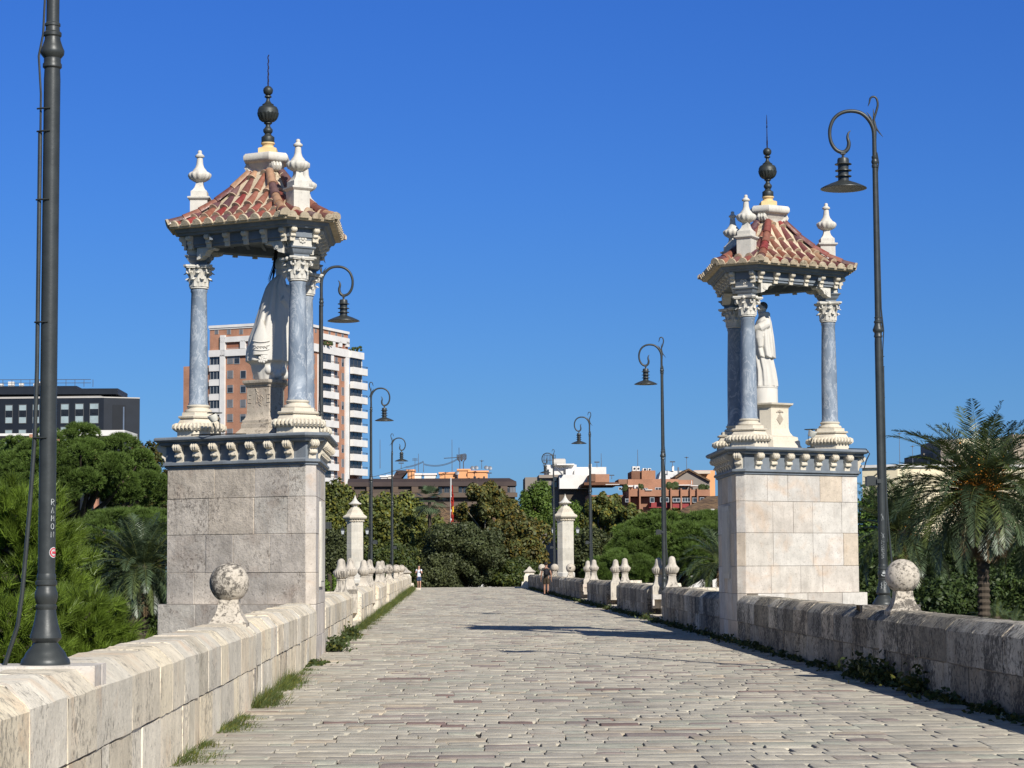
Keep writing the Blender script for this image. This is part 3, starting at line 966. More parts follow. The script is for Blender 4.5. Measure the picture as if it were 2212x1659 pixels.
    def barrel(p0, p1, up, r_0, r_1, plug, tint):
        p0, p1 = Vector(p0), Vector(p1); d = (p1 - p0).normalized(); sdv = d.cross(up).normalized(); nr = sdv.cross(d).normalized()
        ra, rb = [], []
        for j in range(9):
            an = PI * j / 8 - 0.0
            ra.append(tuple(p0 + sdv * math.cos(an) * r_0 + nr * (math.sin(an) * r_0 * 1.05 - 0.02)))
            rb.append(tuple(p1 + sdv * math.cos(an) * r_1 + nr * (math.sin(an) * r_1 * 1.05 - 0.02)))
        tl.rings([ra, rb], tint=tint, mat=0)
        if plug:
            rp = []
            for k, o_ in ((1.12, -0.012), (1.12, 0.03)):
                rp.append([tuple(p0 + d * o_ + sdv * math.cos(PI * j / 8) * r_0 * k + nr * (math.sin(PI * j / 8) * r_0 * 1.15 * k - 0.035)) for j in range(9)])
            tl.rings(rp, tint=(rn.uniform(.85, 1.05),) * 3, mat=1)
    up = Vector((0, 0, 1))
    for i in range(6):
        a = R(ANG[i]); n = Vector((math.cos(a), math.sin(a), 0)); t = Vector((-n.y, n.x, 0))
        long_ = i % 2 == 0
        def geo(v_):
            L = Le + (Lt - Le) * v_; Q = Qe + (Qt - Qe) * v_
            return (L, (Q - .5 * L) / .866) if long_ else (Q, (L - .5 * Q) / .866)
        d0, w0 = geo(0)
        nn = 10 if long_ else 4
        for k in range(nn):
            tt = -w0 + (k + 0.5) * 2 * w0 / nn
            v_ = -0.025; first = True
            while True:
                v2 = min(v_ + 1.0 / 4.2 + rn.uniform(-.01, .01), 1.0)
                d1, w1 = geo(v2)
                # stop where the row meets the hip
                if abs(tt) > w1 + 0.02:
                    lo, hi = v_, v2
                    for _ in range(12):
                        m_ = (lo + hi) / 2
                        if abs(tt) > geo(m_)[1] + 0.02: hi = m_
                        else: lo = m_
                    v2 = lo; d1, w1 = geo(v2)
                    last = True
                else:
                    last = v2 >= 0.999
                if v2 - v_ < 0.03: break
                dA = geo(v_)[0]
                lift = 0.05
                pa = n * dA + t * tt + Vector((0, 0, zf(max(v_, 0)) + (-0.01 if v_ < 0 else 0) + 0.028))
                pb = n * (d1 - 0.03) + t * tt + Vector((0, 0, zf(v2) + 0.005))
                c = rn.choice(cols); kk = rn.uniform(.85, 1.15)
                sl = (pb - pa).normalized(); side_ = Vector((-t.x, -t.y, 0))
                nrm_ = t.cross(sl)
                if nrm_.z < 0: nrm_ = -nrm_
                barrel(pa, pb, nrm_, 0.082, 0.066, first, tuple(x * kk for x in c))
                if not first:
                    barrel(pa - sl * 0.004, pa + sl * 0.010, nrm_, 0.088, 0.087, False, (.55, .42, .28))
                first = False; v_ = v2
                if last: break
            # pan between covers: cream end at the eave
    hv0 = hexa(Le + .01, Qe + .01)
    for i in range(6):                                          # hip tiles
        v_ = -0.02
        while v_ < 0.97:
            v2 = min(v_ + 0.2, 1.0)
            def hp(w_):
                L = Le + (Lt - Le) * w_; Q = Qe + (Qt - Qe) * w_
                x, y = hexa(L, Q)[i]
                return Vector((x, y, zf(max(w_, 0)) + 0.045))
            pa, pb = hp(v_), hp(v2)
            nr = Vector((0, 0, 1)) - (pb - pa).normalized() * (pb - pa).normalized().z
            c = rn.choice(cols); barrel(pa, pb, nr.normalized(), 0.092, 0.076, v_ < 0, c)
            v_ = v2
    tl.build('tiles', [M['tile'], M['roof_mortar']], ro, smooth=50)
    # ---- pinnacles over the columns
    pm = None
    for ca in (60, 180, 300):
        a = R(ca)
        x, y = 1.23 * math.cos(a), 1.23 * math.sin(a)
        if pm is None:
            pm = empty('pinnacle', (x, y, 0)); pm.parent = root
            b = MB()
            b.square([(.155, 7.75), (.155, 8.25), (.17, 8.26), (.20, 8.29), (.20, 8.315), (.145, 8.33), (.145, 8.42), (.12, 8.44), (.085, 8.49), (.065, 8.55), (.065, 8.62)])
            b.build('pedestal', M['carved_pale'], pm, smooth=30)
            b = MB()
            b.lathe([(0.07, 8.60), (0.12, 8.62, .1), (0.185, 8.66, .14), (0.215, 8.715, .16), (0.21, 8.75, .12), (0.17, 8.78, .05), (0.12, 8.80)], n=60, lobes=12)
            b.lathe([(0.14, 8.785), (0.12, 8.82), (0.08, 8.87), (0.062, 8.93), (0.055, 9.02), (0.05, 9.05), (0.08, 9.06), (0.085, 9.085), (0.055, 9.11), (0.035, 9.13), (0.04, 9.155), (0.03, 9.18), (0.005, 9.19)], n=20)
            b.build('urn', M['carved_pale'], pm, smooth=45)
            o = pm
        else:
            o = pm.copy(); COL.objects.link(o); o.parent = root; o.location = (x, y, 0)
            for ch in list(pm.children):
                c = ch.copy(); COL.objects.link(c); c.parent = o
        o.rotation_euler = (0, 0, a)
    # ---- cap stone, scrolls and metal spire
    b = MB()
    hex_prism(b, [(.21, .27, 8.60), (.21, .27, 8.80), (.24, .30, 8.84), (.27, .33, 8.89), (.29, .35, 8.92), (.345, .395, 8.935), (.375, .425, 8.975), (.38, .43, 9.01), (.375, .425, 9.05), (.345, .395, 9.09), (.2, .2, 9.105)])
    for ca in (60, 180, 300):
        a = R(ca); n = Vector((math.cos(a), math.sin(a), 0)); t = Vector((-n.y, n.x, 0))
        b.extrude([(0.15, 0.2), (0.36, 0.2), (0.38, 0.12), (0.32, 0.06), (0.26, 0.0), (0.30, -0.12), (0.15, -0.15)], Vector((0, 0, 8.72)), n, up, t, 0.2)
        for s in (-.06, 0, .06):
            b.tube([tuple(n * x_ + t * s + Vector((0, 0, z_))) for x_, z_ in ((.31, 8.93), (.37, 8.90), (.395, 8.85), (.37, 8.80), (.33, 8.78))], 0.03, 6)
    b.build('cap_stone', M['carved_pale'], root, smooth=40)
    b = MB()
    b.square([(.165, 9.10), (.165, 9.20), (.13, 9.22)])
    b.lathe([(.14, 9.21), (.13, 9.23), (.10, 9.26), (.11, 9.29), (.125, 9.30), (.125, 9.325)], n=24)
    b.build('spire_base', M['yellow_stone'], root, smooth=40)
    b = MB()
    b.lathe([(.115, 9.325), (.118, 9.33), (.118, 9.42), (.115, 9.43), (.07, 9.46), (.055, 9.49), (.075, 9.51), (.088, 9.54), (.085, 9.57), (.06, 9.60), (.04, 9.63), (.045, 9.66), (.075, 9.68), (.07, 9.70),
             (.12, 9.72, .06), (.165, 9.76, .12), (.19, 9.82, .12), (.195, 9.85, .05), (.197, 9.87, 0), (.19, 9.88), (.185, 9.93), (.16, 9.98), (.12, 10.00), (.10, 10.015), (.105, 10.03), (.07, 10.05), (.045, 10.08), (.03, 10.12), (.035, 10.15), (.065, 10.165), (.06, 10.19), (.03, 10.20),
             (.05, 10.21), (.08, 10.24), (.09, 10.285), (.085, 10.32), (.05, 10.36), (.01, 10.375)], n=60, lobes=15)
    sp = b.build('spire', M['lead'], root, smooth=45)
    b = MB()
    b.tube([(0, 0, 10.36), (0, 0, 10.9)], [0.014, 0.006], 6)
    if sunny:   # wrought iron cross with curled foot
        for s in (-1, 1):
            b.tube([(0, s * .01, 10.40), (0, s * .05, 10.44), (0, s * .055, 10.50), (0, s * .02, 10.56), (0, s * .03, 10.60)], 0.008, 5)
            b.tube([(0, s * .01, 10.80), (0, s * .045, 10.81), (0, s * .03, 10.85), (0, 0, 10.86)], 0.007, 5)
        b.tube([(0, -.05, 10.82), (0, .05, 10.82)], 0.009, 5); b.tube([(0, 0, 10.88), (0, 0, 11.08)], [0.012, 0.004], 5)
    else:
        for k in range(9):
            b.tube([(-.01 + .02 * (k % 2), 0, 10.42 + k * .06), (.012 - .02 * (k % 2), 0, 10.47 + k * .06)], 0.010, 5)
    b.build('iron_tip', M['rust_iron'], sp, smooth=40)
    return root


def tile_mat():
    m, nt, p = nodes_of('roof_tiles', 0.32, 0.45)
    w = coords(nt)
    c = mixc(nt, 1.0, tint_node(nt), ramp(nt, noise(nt, w, 9, 6, 0.7), [(0.3, 0.65), (0.7, 1.15)]), 'MULTIPLY')
    c = mixc(nt, ramp(nt, noise(nt, w, 6, 7, 0.7, 0.5), [(0.62, 0.0), (0.74, 0.5)]), c, (0.36, 0.28, 0.20))
    nt.links.new(c, p.inputs['Base Color'])
    nt.links.new(ramp(nt, noise(nt, w, 7, 5, 0.6), [(0.4, 0.25), (0.6, 0.75)]), p.inputs['Roughness'])
    bump(nt, p, noise(nt, w, 25, 5, 0.6), 0.15, 0.01)
    return m


M['tile'] = tile_mat()
M['roof_mortar'] = stone('cream_roof_mortar', (0.62, 0.51, 0.36), dark=(0.10, 0.08, 0.05), mott=0.35, streak=0.25, warm_amt=0.3, pits=0.3, bstr=0.35, lichen=0.15)

SL = (-3.167, 39.95, -0.01)
SR = (6.867, 46.25, 0.06)
shrine(SL, 0, 'shrine with a rough shaded pier holding the cloaked figure, before the brick tower', 5, False)
shrine(SR, PI, 'shrine with a bright sunlit pier holding the monk, palms behind it', 6, True)


# ---------------------------------------------------------------- carved figures
def loft(b, rows, n=96, fold=None):
    """rows: (z, x_centre, y_centre, half_x, half_y, fold_amount)"""
    rs = []
    for (z, cx, cy, hx, hy, fa) in rows:
        ring = []
        for j in range(n):
            a = 2 * PI * j / n
            k = 1.0 + (fa * fold(a, z) if fold else 0)
            ring.append((cx + hx * k * math.cos(a), cy + hy * k * math.sin(a), z))
        rs.append(ring)
    b.rings(rs)


def interp_rows(rows, n):
    zs = [r[0] for r in rows]
    out = []
    A = np.array(sorted(rows, key=lambda r: r[0]))
    for z in np.linspace(A[0, 0], A[-1, 0], n):
        out.append(tuple([z] + [float(np.interp(z, A[:, 0], A[:, k])) for k in range(1, 6)]))
    return out


def fused(b, name, mat, parent, voxel=0.014, smooth=2):
    o = b.build(name + '_raw', mat, None, smooth=0)
    md = o.modifiers.new('r', 'REMESH'); md.mode = 'VOXEL'; md.voxel_size = voxel; md.use_smooth_shade = True
    if smooth:
        s = o.modifiers.new('s', 'SMOOTH'); s.iterations = smooth; s.factor = 0.5
    dg = bpy.context.evaluated_depsgraph_get()
    me = bpy.data.meshes.new_from_object(o.evaluated_get(dg))
    me.name = name
    a = me.attributes.get('tint') or me.attributes.new('tint', 'FLOAT_COLOR', 'FACE')
    n = len(a.data)
    a.data.foreach_set('color', np.ones(n * 4, dtype=np.float32))
    bpy.data.objects.remove(o)
    o = bpy.data.objects.new(name, me); COL.objects.link(o)
    if parent: o.parent = parent
    return o


def pedestal_rows(b, prof, c=(0, 0), over=None):
    hex_prism(b, prof, c, over)


# cloaked figure with a child, seen from its side (local x = towards the bridge)
def cloaked_statue():
    root = empty('cloaked_statue', (SL[0], SL[1], 4.98), label='leaning cloaked stone figure holding a child, mostly in shade between the columns', cat='statue')
    K = 0.002476
    zz = lambda y: (1110 - y) * K
    xx = lambda x: (x - 820) * K
    b = MB()
    sil = [(1110, 735, 930, .27), (1050, 712, 955, .31), (990, 700, 968, .33), (975, 668, 990, .42), (900, 674, 992, .42), (800, 694, 988, .40), (700, 732, 986, .38), (600, 762, 985, .35),
           (500, 790, 978, .32), (430, 812, 960, .28), (385, 838, 950, .22), (355, 872, 945, .15), (335, 895, 945, .09), (300, 900, 950, .07)]
    rows = [(zz(y), xx((a + c) / 2), 0.0, (c - a) / 2 * K, h, 0.075 if 380 < y < 980 else 0.02) for y, a, c, h in sil]
    loft(b, interp_rows(rows, 60), 120, lambda a, z: abs(math.sin(a * 5 + z * .8)) * 1.5 - .8 + 0.4 * math.sin(a * 14 + 1))
    b.build  # keep
    b.sphere((xx(925), 0, zz(318)), 0.115, 24, 16, 1.2)                     # head, bowed
    b.tube([(xx(955), 0, zz(322)), (xx(972), 0, zz(330))], [0.05, 0.012], 8)  # nose and face
    b.lathe([(.10, 0), (.12, .05), (.125, .12), (.10, .2), (.03, .23)], (xx(925), 0, zz(300)), 16)   # crown
    b.sphere((xx(965), -0.02, zz(445)), 0.085, 18, 12, 1.15)                # child
    b.tube([(xx(962), -0.02, zz(470)), (xx(970), -0.02, zz(560)), (xx(968), 0, zz(650))], [0.07, 0.12, 0.08], 12)
    b.tube([(xx(920), -0.25, zz(520)), (xx(975), -0.12, zz(585)), (xx(985), 0.0, zz(590))], [0.09, 0.06, 0.04], 10)
    for k in range(9):                                                     # ruffled front edge
        b.sphere((xx(978 + (k % 2) * 10), -.05 + .08 * (k % 3), zz(620 + k * 40)), 0.055, 10, 8)
    for k in range(8):                                                     # scrolled cloud base
        a = -1.5 + k * 0.5
        b.sphere((xx(835) + .27 * math.cos(a), .27 * math.sin(a), zz(1040 + (k % 2) * 30)), 0.09, 12, 8)
    o = fused(b, 'body', M['marble'], root, 0.012, 1)
    # embroidered sleeve that hangs over the near side, with its tassel
    s = MB()
    rs = []
    for i in range(13):
        t = i / 12
        y = 680 + 255 * t; hw = 0.03 + 0.115 * min(1, t * 1.9)
        ring = []
        for j in range(24):
            a = 2 * PI * j / 24
            ring.append((xx(788) + hw * math.cos(a) * (1 + .02 * math.cos(a * 8)), -0.37 - 0.02 * t + 0.07 * math.sin(a), zz(y)))
        rs.append(ring)
    s.rings(rs)
    for y in (840, 870, 900):
        s.tube([(xx(790) + .15 * math.cos(a), -.385 + .082 * math.sin(a), zz(y - 6 * math.cos(a * 2))) for a in [2 * PI * k / 20 for k in range(21)]], 0.011, 5)
    for k in range(9):
        s.sphere((xx(745 + k * 11), -.46, zz(885 - (k % 2) * 6)), 0.014, 6, 5)
    s.build('sleeve', M['marble'], root, smooth=40)
    s = MB()
    for k in range(14):
        a = k * 2.4; r = .018 * math.sqrt(k)
        s.sphere((xx(800) + r * math.cos(a), -.44, zz(968) + r * math.sin(a) - .01 * (k > 10)), 0.028, 8, 6)
    s.build('carved_flower', M['marble'], root, smooth=50)
    # pedestal
    pr = empty('statue_pedestal', (SL[0], SL[1], -0.01), label='inscribed shaded pedestal under the leaning cloaked figure', cat='pedestal', group='statue pedestals inside the shrines')
    b = MB()
    hex_prism(b, [(.56, .62, 3.957), (.40, .46, 4.11), (.39, .45, 4.12), (.39, .45, 4.20), (.37, .43, 4.21), (.37, .43, 4.26), (.34, .40, 4.28), (.30, .36, 4.34), (.29, .35, 4.42), (.29, .35, 4.85),
                  (.31, .37, 4.87), (.31, .37, 4.89), (.36, .42, 4.93), (.37, .43, 4.96), (.37, .43, 4.98)])
    b.build('block', M['carved_dull'], pr, smooth=30)
    # eroded carved letters on the near face
    a = R(240); n = Vector((math.cos(a), math.sin(a), 0)); t = Vector((-n.y, n.x, 0))
    b = MB()
    def bar(x0, z0, x1, z1, w=0.016):
        p0 = n * .293 + t * x0 + Vector((0, 0, z0)); p1 = n * .293 + t * x1 + Vector((0, 0, z1))
        b.tube([p0, p1], w / 2, 5)
    for x in (-.20, -.03, .2):
        bar(x, 4.58, x, 4.72); bar(x, 4.72, x + .06, 4.72); bar(x, 4.65, x + .05, 4.65); bar(x, 4.58, x + .06, 4.58)
    bar(.07, 4.58, .07, 4.72); bar(.07, 4.72, .13, 4.65); bar(.07, 4.58, .13, 4.65)
    for k in range(9):
        bar(-.05 + .01 * k, 4.84 - .035 * k, -.02 + .012 * k + .02 * (k % 2), 4.80 - .035 * k, .022)
    b.build('lettering', M['carved_dull'], pr, smooth=0)
    # dark spiky rods that hang behind the figure
    b = MB(); rn = random.Random(4)
    for k in range(9):
        x0 = .14 + rn.uniform(-.02, .02)
        b.tube([(x0, .25, 7.45), (x0 - .03 + rn.uniform(-.02, .02), .22 + rn.uniform(-.03, .03), 7.1), (x0 - .10 + rn.uniform(-.05, .04), .2, 6.85 - rn.uniform(0, .25))], [0.010, 0.008, 0.003], 4)
    for k in range(22):
        z = 7.35 - k * .017; b.tube([(.13 - .02 * k / 10, .23, z), (.13 - .02 * k / 10 + rn.uniform(-.06, .06), .23 + rn.uniform(-.05, .05), z - .03)], [0.01, 0.002], 4)
    o = b.build('dried_palm_bundle', M['black_line'], None, smooth=0)
    o.location = (SL[0], SL[1], 0)
    tag(o, 'dark dried bundle of spikes hanging above the back of the cloaked figure', 'dried bundle')


M['carved_dull'] = stone('dull_carved_limestone', (0.50, 0.43, 0.34), dark=(0.06, 0.05, 0.04), warm=(0.3, 0.17, 0.12), mott=0.35, streak=0.35, warm_amt=0.45, pits=0.4, bstr=0.4, lichen=0.15)
cloaked_statue()


def monk_statue():
    zb = 5.36
    root = empty('monk_statue', (SR[0] - 0.13, SR[1], zb), label='white stone monk with tonsure and short cape, reaching forward beside the front column', cat='statue')
    K = 0.00239
    zz = lambda y: (838 - y) * K
    xx = lambda x: (x - 850) * K
    b = MB()
    sil = [(840, 745, 960, .25), (800, 752, 958, .24), (700, 760, 945, .23), (600, 752, 925, .22), (540, 750, 915, .2)]
    rows = [(zz(y), xx((a + c) / 2), 0.0, (c - a) / 2 * K, h, 0.10) for y, a, c, h in sil]
    loft(b, interp_rows(rows, 30), 160, lambda a, z: abs(math.sin(a * 5 + z * 1.6)) * 1.6 - .9 + 0.45 * math.sin(a * 13 + z * 3))
    sil = [(590, 800, 950, .24), (582, 760, 948, .27), (500, 738, 944, .27), (400, 745, 932, .26), (320, 765, 922, .25), (270, 780, 915, .23), (240, 795, 910, .18), (215, 805, 906, .13), (185, 805, 908, .13), (180, 815, 895, .11)]
    rows = [(zz(y), xx((a + c) / 2), 0.0, (c - a) / 2 * K, h, 0.10 if y > 330 else (0.05 if y > 260 else 0.0)) for y, a, c, h in sil]
    loft(b, interp_rows(rows, 34), 160, lambda a, z: abs(math.sin(a * 4.5 + z * .9 + 1)) * 1.5 - .8 + 0.4 * math.sin(a * 11 - z))
    b.tube([(xx(870), -.2, zz(290)), (xx(800), -.26, zz(330)), (xx(740), -.2, zz(345)), (xx(722), -.17, zz(350))], [.10, .10, .06, .035], 12)   # near arm
    b.tube([(xx(800), -.22, zz(330)), (xx(790), -.24, zz(420)), (xx(800), -.24, zz(498))], [.10, .085, .05], 12)                                   # hanging sleeve
    b.tube([(xx(850), .15, zz(290)), (xx(780), .2, zz(320)), (xx(735), .1, zz(312)), (xx(715), .05, zz(308))], [.09, .08, .05, .035], 12)
    for hx, hy, hz in ((715, -.165, 350), (708, .045, 306)):                                                                                # hands
        for k, ln in enumerate((.05, .062, .066, .058)):
            b.tube([(xx(hx), hy + (k - 1.5) * .02, zz(hz)), (xx(hx) - ln * .7, hy + (k - 1.5) * .022, zz(hz) + .01), (xx(hx) - ln * 1.3, hy + (k - 1.5) * .022, zz(hz) - .006)], [.014, .012, .009], 8)
        b.tube([(xx(hx) + .02, hy + .03, zz(hz)), (xx(hx) - .02, hy + .055, zz(hz) + .025)], [.014, .010], 8)
    b.sphere((xx(838), 0, zz(142)), 0.098, 28, 18, 1.18)                                          # head
    b.tube([(xx(845), 0, zz(215)), (xx(840), 0, zz(150))], [.07, .06], 12)
    b.tube([(xx(797), 0, zz(135)), (xx(786), 0, zz(155))], [.02, .022], 8)                        # nose
    b.tube([(xx(800), -.03, zz(172)), (xx(800), .03, zz(172))], .014, 6)
    b.tube([(xx(815), 0, zz(185)), (xx(803), 0, zz(180))], [.05, .03], 8)
    for s in (-1, 1):
        b.sphere((xx(845), s * .098, zz(150)), 0.025, 8, 8, 1.4)
        b.tube([(xx(760), s * .08, zz(832)), (xx(745), s * .09, zz(836))], [.04, .028], 8)        # feet
    o = fused(b, 'body', M['marble'], root, 0.011, 1)
    h = MB()                                                                                      # ring of hair, dark tonsure
    h.sphere((xx(847), 0, zz(128)), 0.098, 22, 14, 0.98)
    h.build('hair', M['tonsure'], root, smooth=50)
    pr = empty('statue_pedestal', (SR[0], SR[1], 0.06), PI, label='sunlit pedestal with a carved lozenge shield under the monk', cat='pedestal', group='statue pedestals inside the shrines')
    b = MB()
    hex_prism(b, [(.56, .62, 3.957), (.50, .56, 4.05), (.49, .55, 4.14), (.46, .52, 4.16), (.45, .51, 4.22), (.36, .42, 4.25), (.30, .36, 4.33), (.28, .34, 4.42), (.28, .34, 4.83), (.30, .36, 4.85), (.33, .39, 4.88), (.37, .43, 4.90), (.38, .44, 4.935), (.3, .3, 4.94)])
    b.build('block', M['carved'], pr, smooth=30)
    b = MB()
    b.lathe([(.27, 4.935), (.27, 5.24), (.262, 5.25), (.272, 5.27), (.272, 5.285), (.25, 5.30)], (0.13, 0, 0), 36)
    b.build('drum', M['marble'], pr, smooth=40)
    a = R(120); n = Vector((math.cos(a), math.sin(a), 0)); t = Vector((-n.y, n.x, 0))
    b = MB(); cz = 4.60; org = n * .283
    P = lambda x, z: org + t * x + Vector((0, 0, z))
    dm = [(0, .115), (.085, 0), (0, -.115), (-.085, 0)]
    b.extrude([(x, z + cz) for x, z in dm], org, t, Vector((0, 0, 1)), n, 0.02)
    for k in (-.045, -.015, .015, .045):
        h_ = .115 * (1 - abs(k) / .085) - .012
        b.tube([P(k, cz + h_) + n * .012, P(k, cz - h_) + n * .012], .006, 5)
    b.tube([P(0, cz + .115), P(.085, cz), P(0, cz - .115), P(-.085, cz), P(0, cz + .115)], .009, 5)
    b.tube([P(-.09, cz + .14), P(-.05, cz + .165), P(0, cz + .15), P(.05, cz + .165), P(.09, cz + .14)], [.012, .02, .024, .02, .012], 6)
    b.sphere(tuple(P(0, cz + .175)), .028, 8, 6)
    b.build('coat_of_arms', M['carved_dull'], pr, smooth=40)


M['tonsure'] = plain('stained_marble', (0.15, 0.14, 0.125), 0.8, 0.2, var=0.4, scale=20, bstr=0.3)
monk_statue()


def floodlight(loc, rz, label, lens=True):
    r = empty('floodlight', loc, rz, label=label, cat='floodlight', group='small floodlights aimed at the statues')
    b = MB(); b.box((0, 0, .02), (.12, .14, .04)); b.tube([(0, 0, .03), (0.01, 0, .12), (-.03, 0, .22)], .016, 6)
    b.tube([(0.0, -.05, .05), (.07, -.05, .12), (.08, -.05, .3), (.03, -.05, .36)], .007, 5)
    b.build('stand', M['lamp'], r)
    b = MB(); b.M = Matrix.Translation((-.02, 0, .3)) @ Matrix.Rotation(R(-25), 4, 'Y')
    b.lathe([(.03, -.06), (.06, -.05), (.085, .02), (.09, .07), (.085, .075)], n=16)
    b.build('head', M['lamp_in'], r)
    b = MB(); b.box((0.0, 0, .40), (.22, .16, .018)); b.build('visor', M['lamp'], r)
    return r


floodlight((SL[0] - 0.86, SL[1] - 0.75, 3.95), 0.5, 'small white headed floodlight between the outer column and the shaded pedestal')
floodlight((SR[0] + 0.72, SR[1] - 0.62, 4.02), 2.6, 'small white headed floodlight between the monk pedestal and the outer column')
for nm, pts in (('thin black cable lying along the marble cornice below the shaded pedestal', [(-4.45, 39.35, 3.97), (-4.2, 39.1, 3.965), (-3.9, 39.05, 3.965), (-3.75, 38.97, 3.965), (-3.45, 38.93, 3.96)]),
                ('thin black cable hanging over the outer cornice corner of the bright shrine', [(8.35, 46.0, 4.04), (8.8, 46.0, 4.03), (8.87, 45.98, 3.93), (8.8, 45.98, 3.8), (8.74, 45.98, 3.6)])):
    b = MB(); b.tube(pts, 0.012, 6); tag(b.build('power_cable', M['black_line']), nm, 'cable')


# ---------------------------------------------------------------- street lamps
def lamp_proto():
    root = empty('street_lamp', (0, 0, 0))
    b = MB()
    b.lathe([(.157, 0), (.157, .012), (.15, .035), (.135, .05), (.125, .075), (.105, .10), (.085, .125), (.075, .14), (.09, .155), (.10, .17), (.098, .19), (.08, .25), (.068, .31), (.062, .35), (.068, .36), (.068, .375), (.06, .385),
             (.066, .40), (.074, .43), (.072, .46), (.062, .485), (.06, .50), (.068, .51), (.068, .53), (.06, .54), (.062, .56), (.057, .58)], n=28)
    b.build('base', M['lamp'], root, smooth=35)
    b = MB()
    b.lathe([(.055, .57), (.0535, 3.55), (.054, 3.8), (.051, 3.86), (.0505, 3.9)], n=24)
    b.lathe([(.052, 3.87), (.062, 3.88), (.062, 3.90), (.055, 3.91), (.055, 3.94), (.075, 3.965), (.078, 3.99), (.065, 4.02), (.052, 4.06), (.050, 4.08), (.058, 4.09), (.058, 4.11), (.047, 4.12), (.044, 4.15), (.050, 4.155), (.050, 4.17), (.042, 4.18)], n=24)
    b.lathe([(.043, 4.15), (.036, 6.38), (.034, 6.5), (.031, 6.88)], n=18)
    b.lathe([(.036, 6.37), (.046, 6.38), (.046, 6.41), (.038, 6.42), (.05, 6.45), (.05, 6.47), (.038, 6.50), (.045, 6.52), (.045, 6.54), (.034, 6.55)], n=18)
    b.build('pole', M['lamp'], root, smooth=35)
    # crook: rises, arches over towards +x, ends in a curl that holds the lamp
    b = MB()
    def spline(P, n=6):
        P = [P[0]] + list(P) + [P[-1]]; out = []
        for i in range(1, len(P) - 2):
            for k in range(n):
                t = k / n; q = []
                for c in range(len(P[0])):
                    p0, p1, p2, p3 = P[i - 1][c], P[i][c], P[i + 1][c], P[i + 2][c]
                    q.append(.5 * (2 * p1 + (p2 - p0) * t + (2 * p0 - 5 * p1 + 4 * p2 - p3) * t * t + (3 * p1 - p0 - 3 * p2 + p3) * t ** 3))
                out.append(tuple(q))
        return out + [P[-1]]

    def whip(P, n=8):
        q = spline(P); b.tube([(x, 0, z) for x, z, r in q], [max(r, .002) for x, z, r in q], n)
    whip([(0, 6.78, .031), (.012, 6.95, .031), (.08, 7.09, .030), (.19, 7.185, .029), (.33, 7.215, .028), (.47, 7.19, .027), (.58, 7.11, .026), (.64, 6.99, .026), (.655, 6.87, .026), (.635, 6.75, .027), (.58, 6.655, .028),
          (.51, 6.61, .029), (.44, 6.61, .030), (.39, 6.66, .030), (.375, 6.74, .028), (.392, 6.82, .022), (.38, 6.885, .014), (.345, 6.925, .003)], 12)
    whip([(-.012, 6.72, .018), (-.02, 6.95, .018), (.0, 7.08, .018), (-.035, 7.20, .018), (-.062, 7.31, .017), (-.045, 7.40, .016), (.0, 7.43, .015), (.045, 7.405, .014), (.062, 7.34, .011), (.085, 7.285, .003)])
    whip([(-.01, 7.0, .016), (.0, 7.11, .014), (.005, 7.25, .003)])
    whip([(.01, 7.0, .017), (.045, 7.11, .014), (.105, 7.20, .003)])
    whip([(-.008, 7.06, .016), (-.04, 6.95, .014), (-.13, 6.83, .003)])
    b.build('crook', M['lamp'], root, smooth=50)
    hx = 0.465
    h = empty('lamp_head', (hx, 0, 0)); h.parent = root
    b = MB()
    b.tube([(0.0, 0, 6.60), (0, 0, 6.52)], .02, 8); b.box((0, 0, 6.585), (.07, .06, .03))
    b.lathe([(.04, 6.52), (.075, 6.515), (.085, 6.49), (.087, 6.44), (.12, 6.43), (.125, 6.42), (.08, 6.41), (.078, 6.345), (.12, 6.335), (.122, 6.325), (.078, 6.32), (.078, 6.26), (.118, 6.25), (.12, 6.24), (.078, 6.235), (.08, 6.17), (.085, 6.165)], n=24)
    b.build('finned_body', M['lamp'], h, smooth=30)
    b = MB()
    b.lathe([(.08, 6.18), (.12, 6.165), (.20, 6.135), (.29, 6.095), (.335, 6.07), (.338, 6.06), (.332, 6.06)], n=40)
    o = b.build('lamp_shade', M['lamp'], h, smooth=40)
    b = MB()
    b.rings([[(r_ * math.cos(2 * PI * j / 40), r_ * math.sin(2 * PI * j / 40), z_) for j in range(40)] for r_, z_ in ((.33, 6.058), (.28, 6.085), (.19, 6.12), (.14, 6.125))], cap=False)
    b.build('reflector', M['lamp_in'], h, smooth=60, fix=False)
    b = MB(); b.box((0, 0, 6.115), (.24, .12, .03)); b.build('lens', M['glass_lens'], h)
    return root


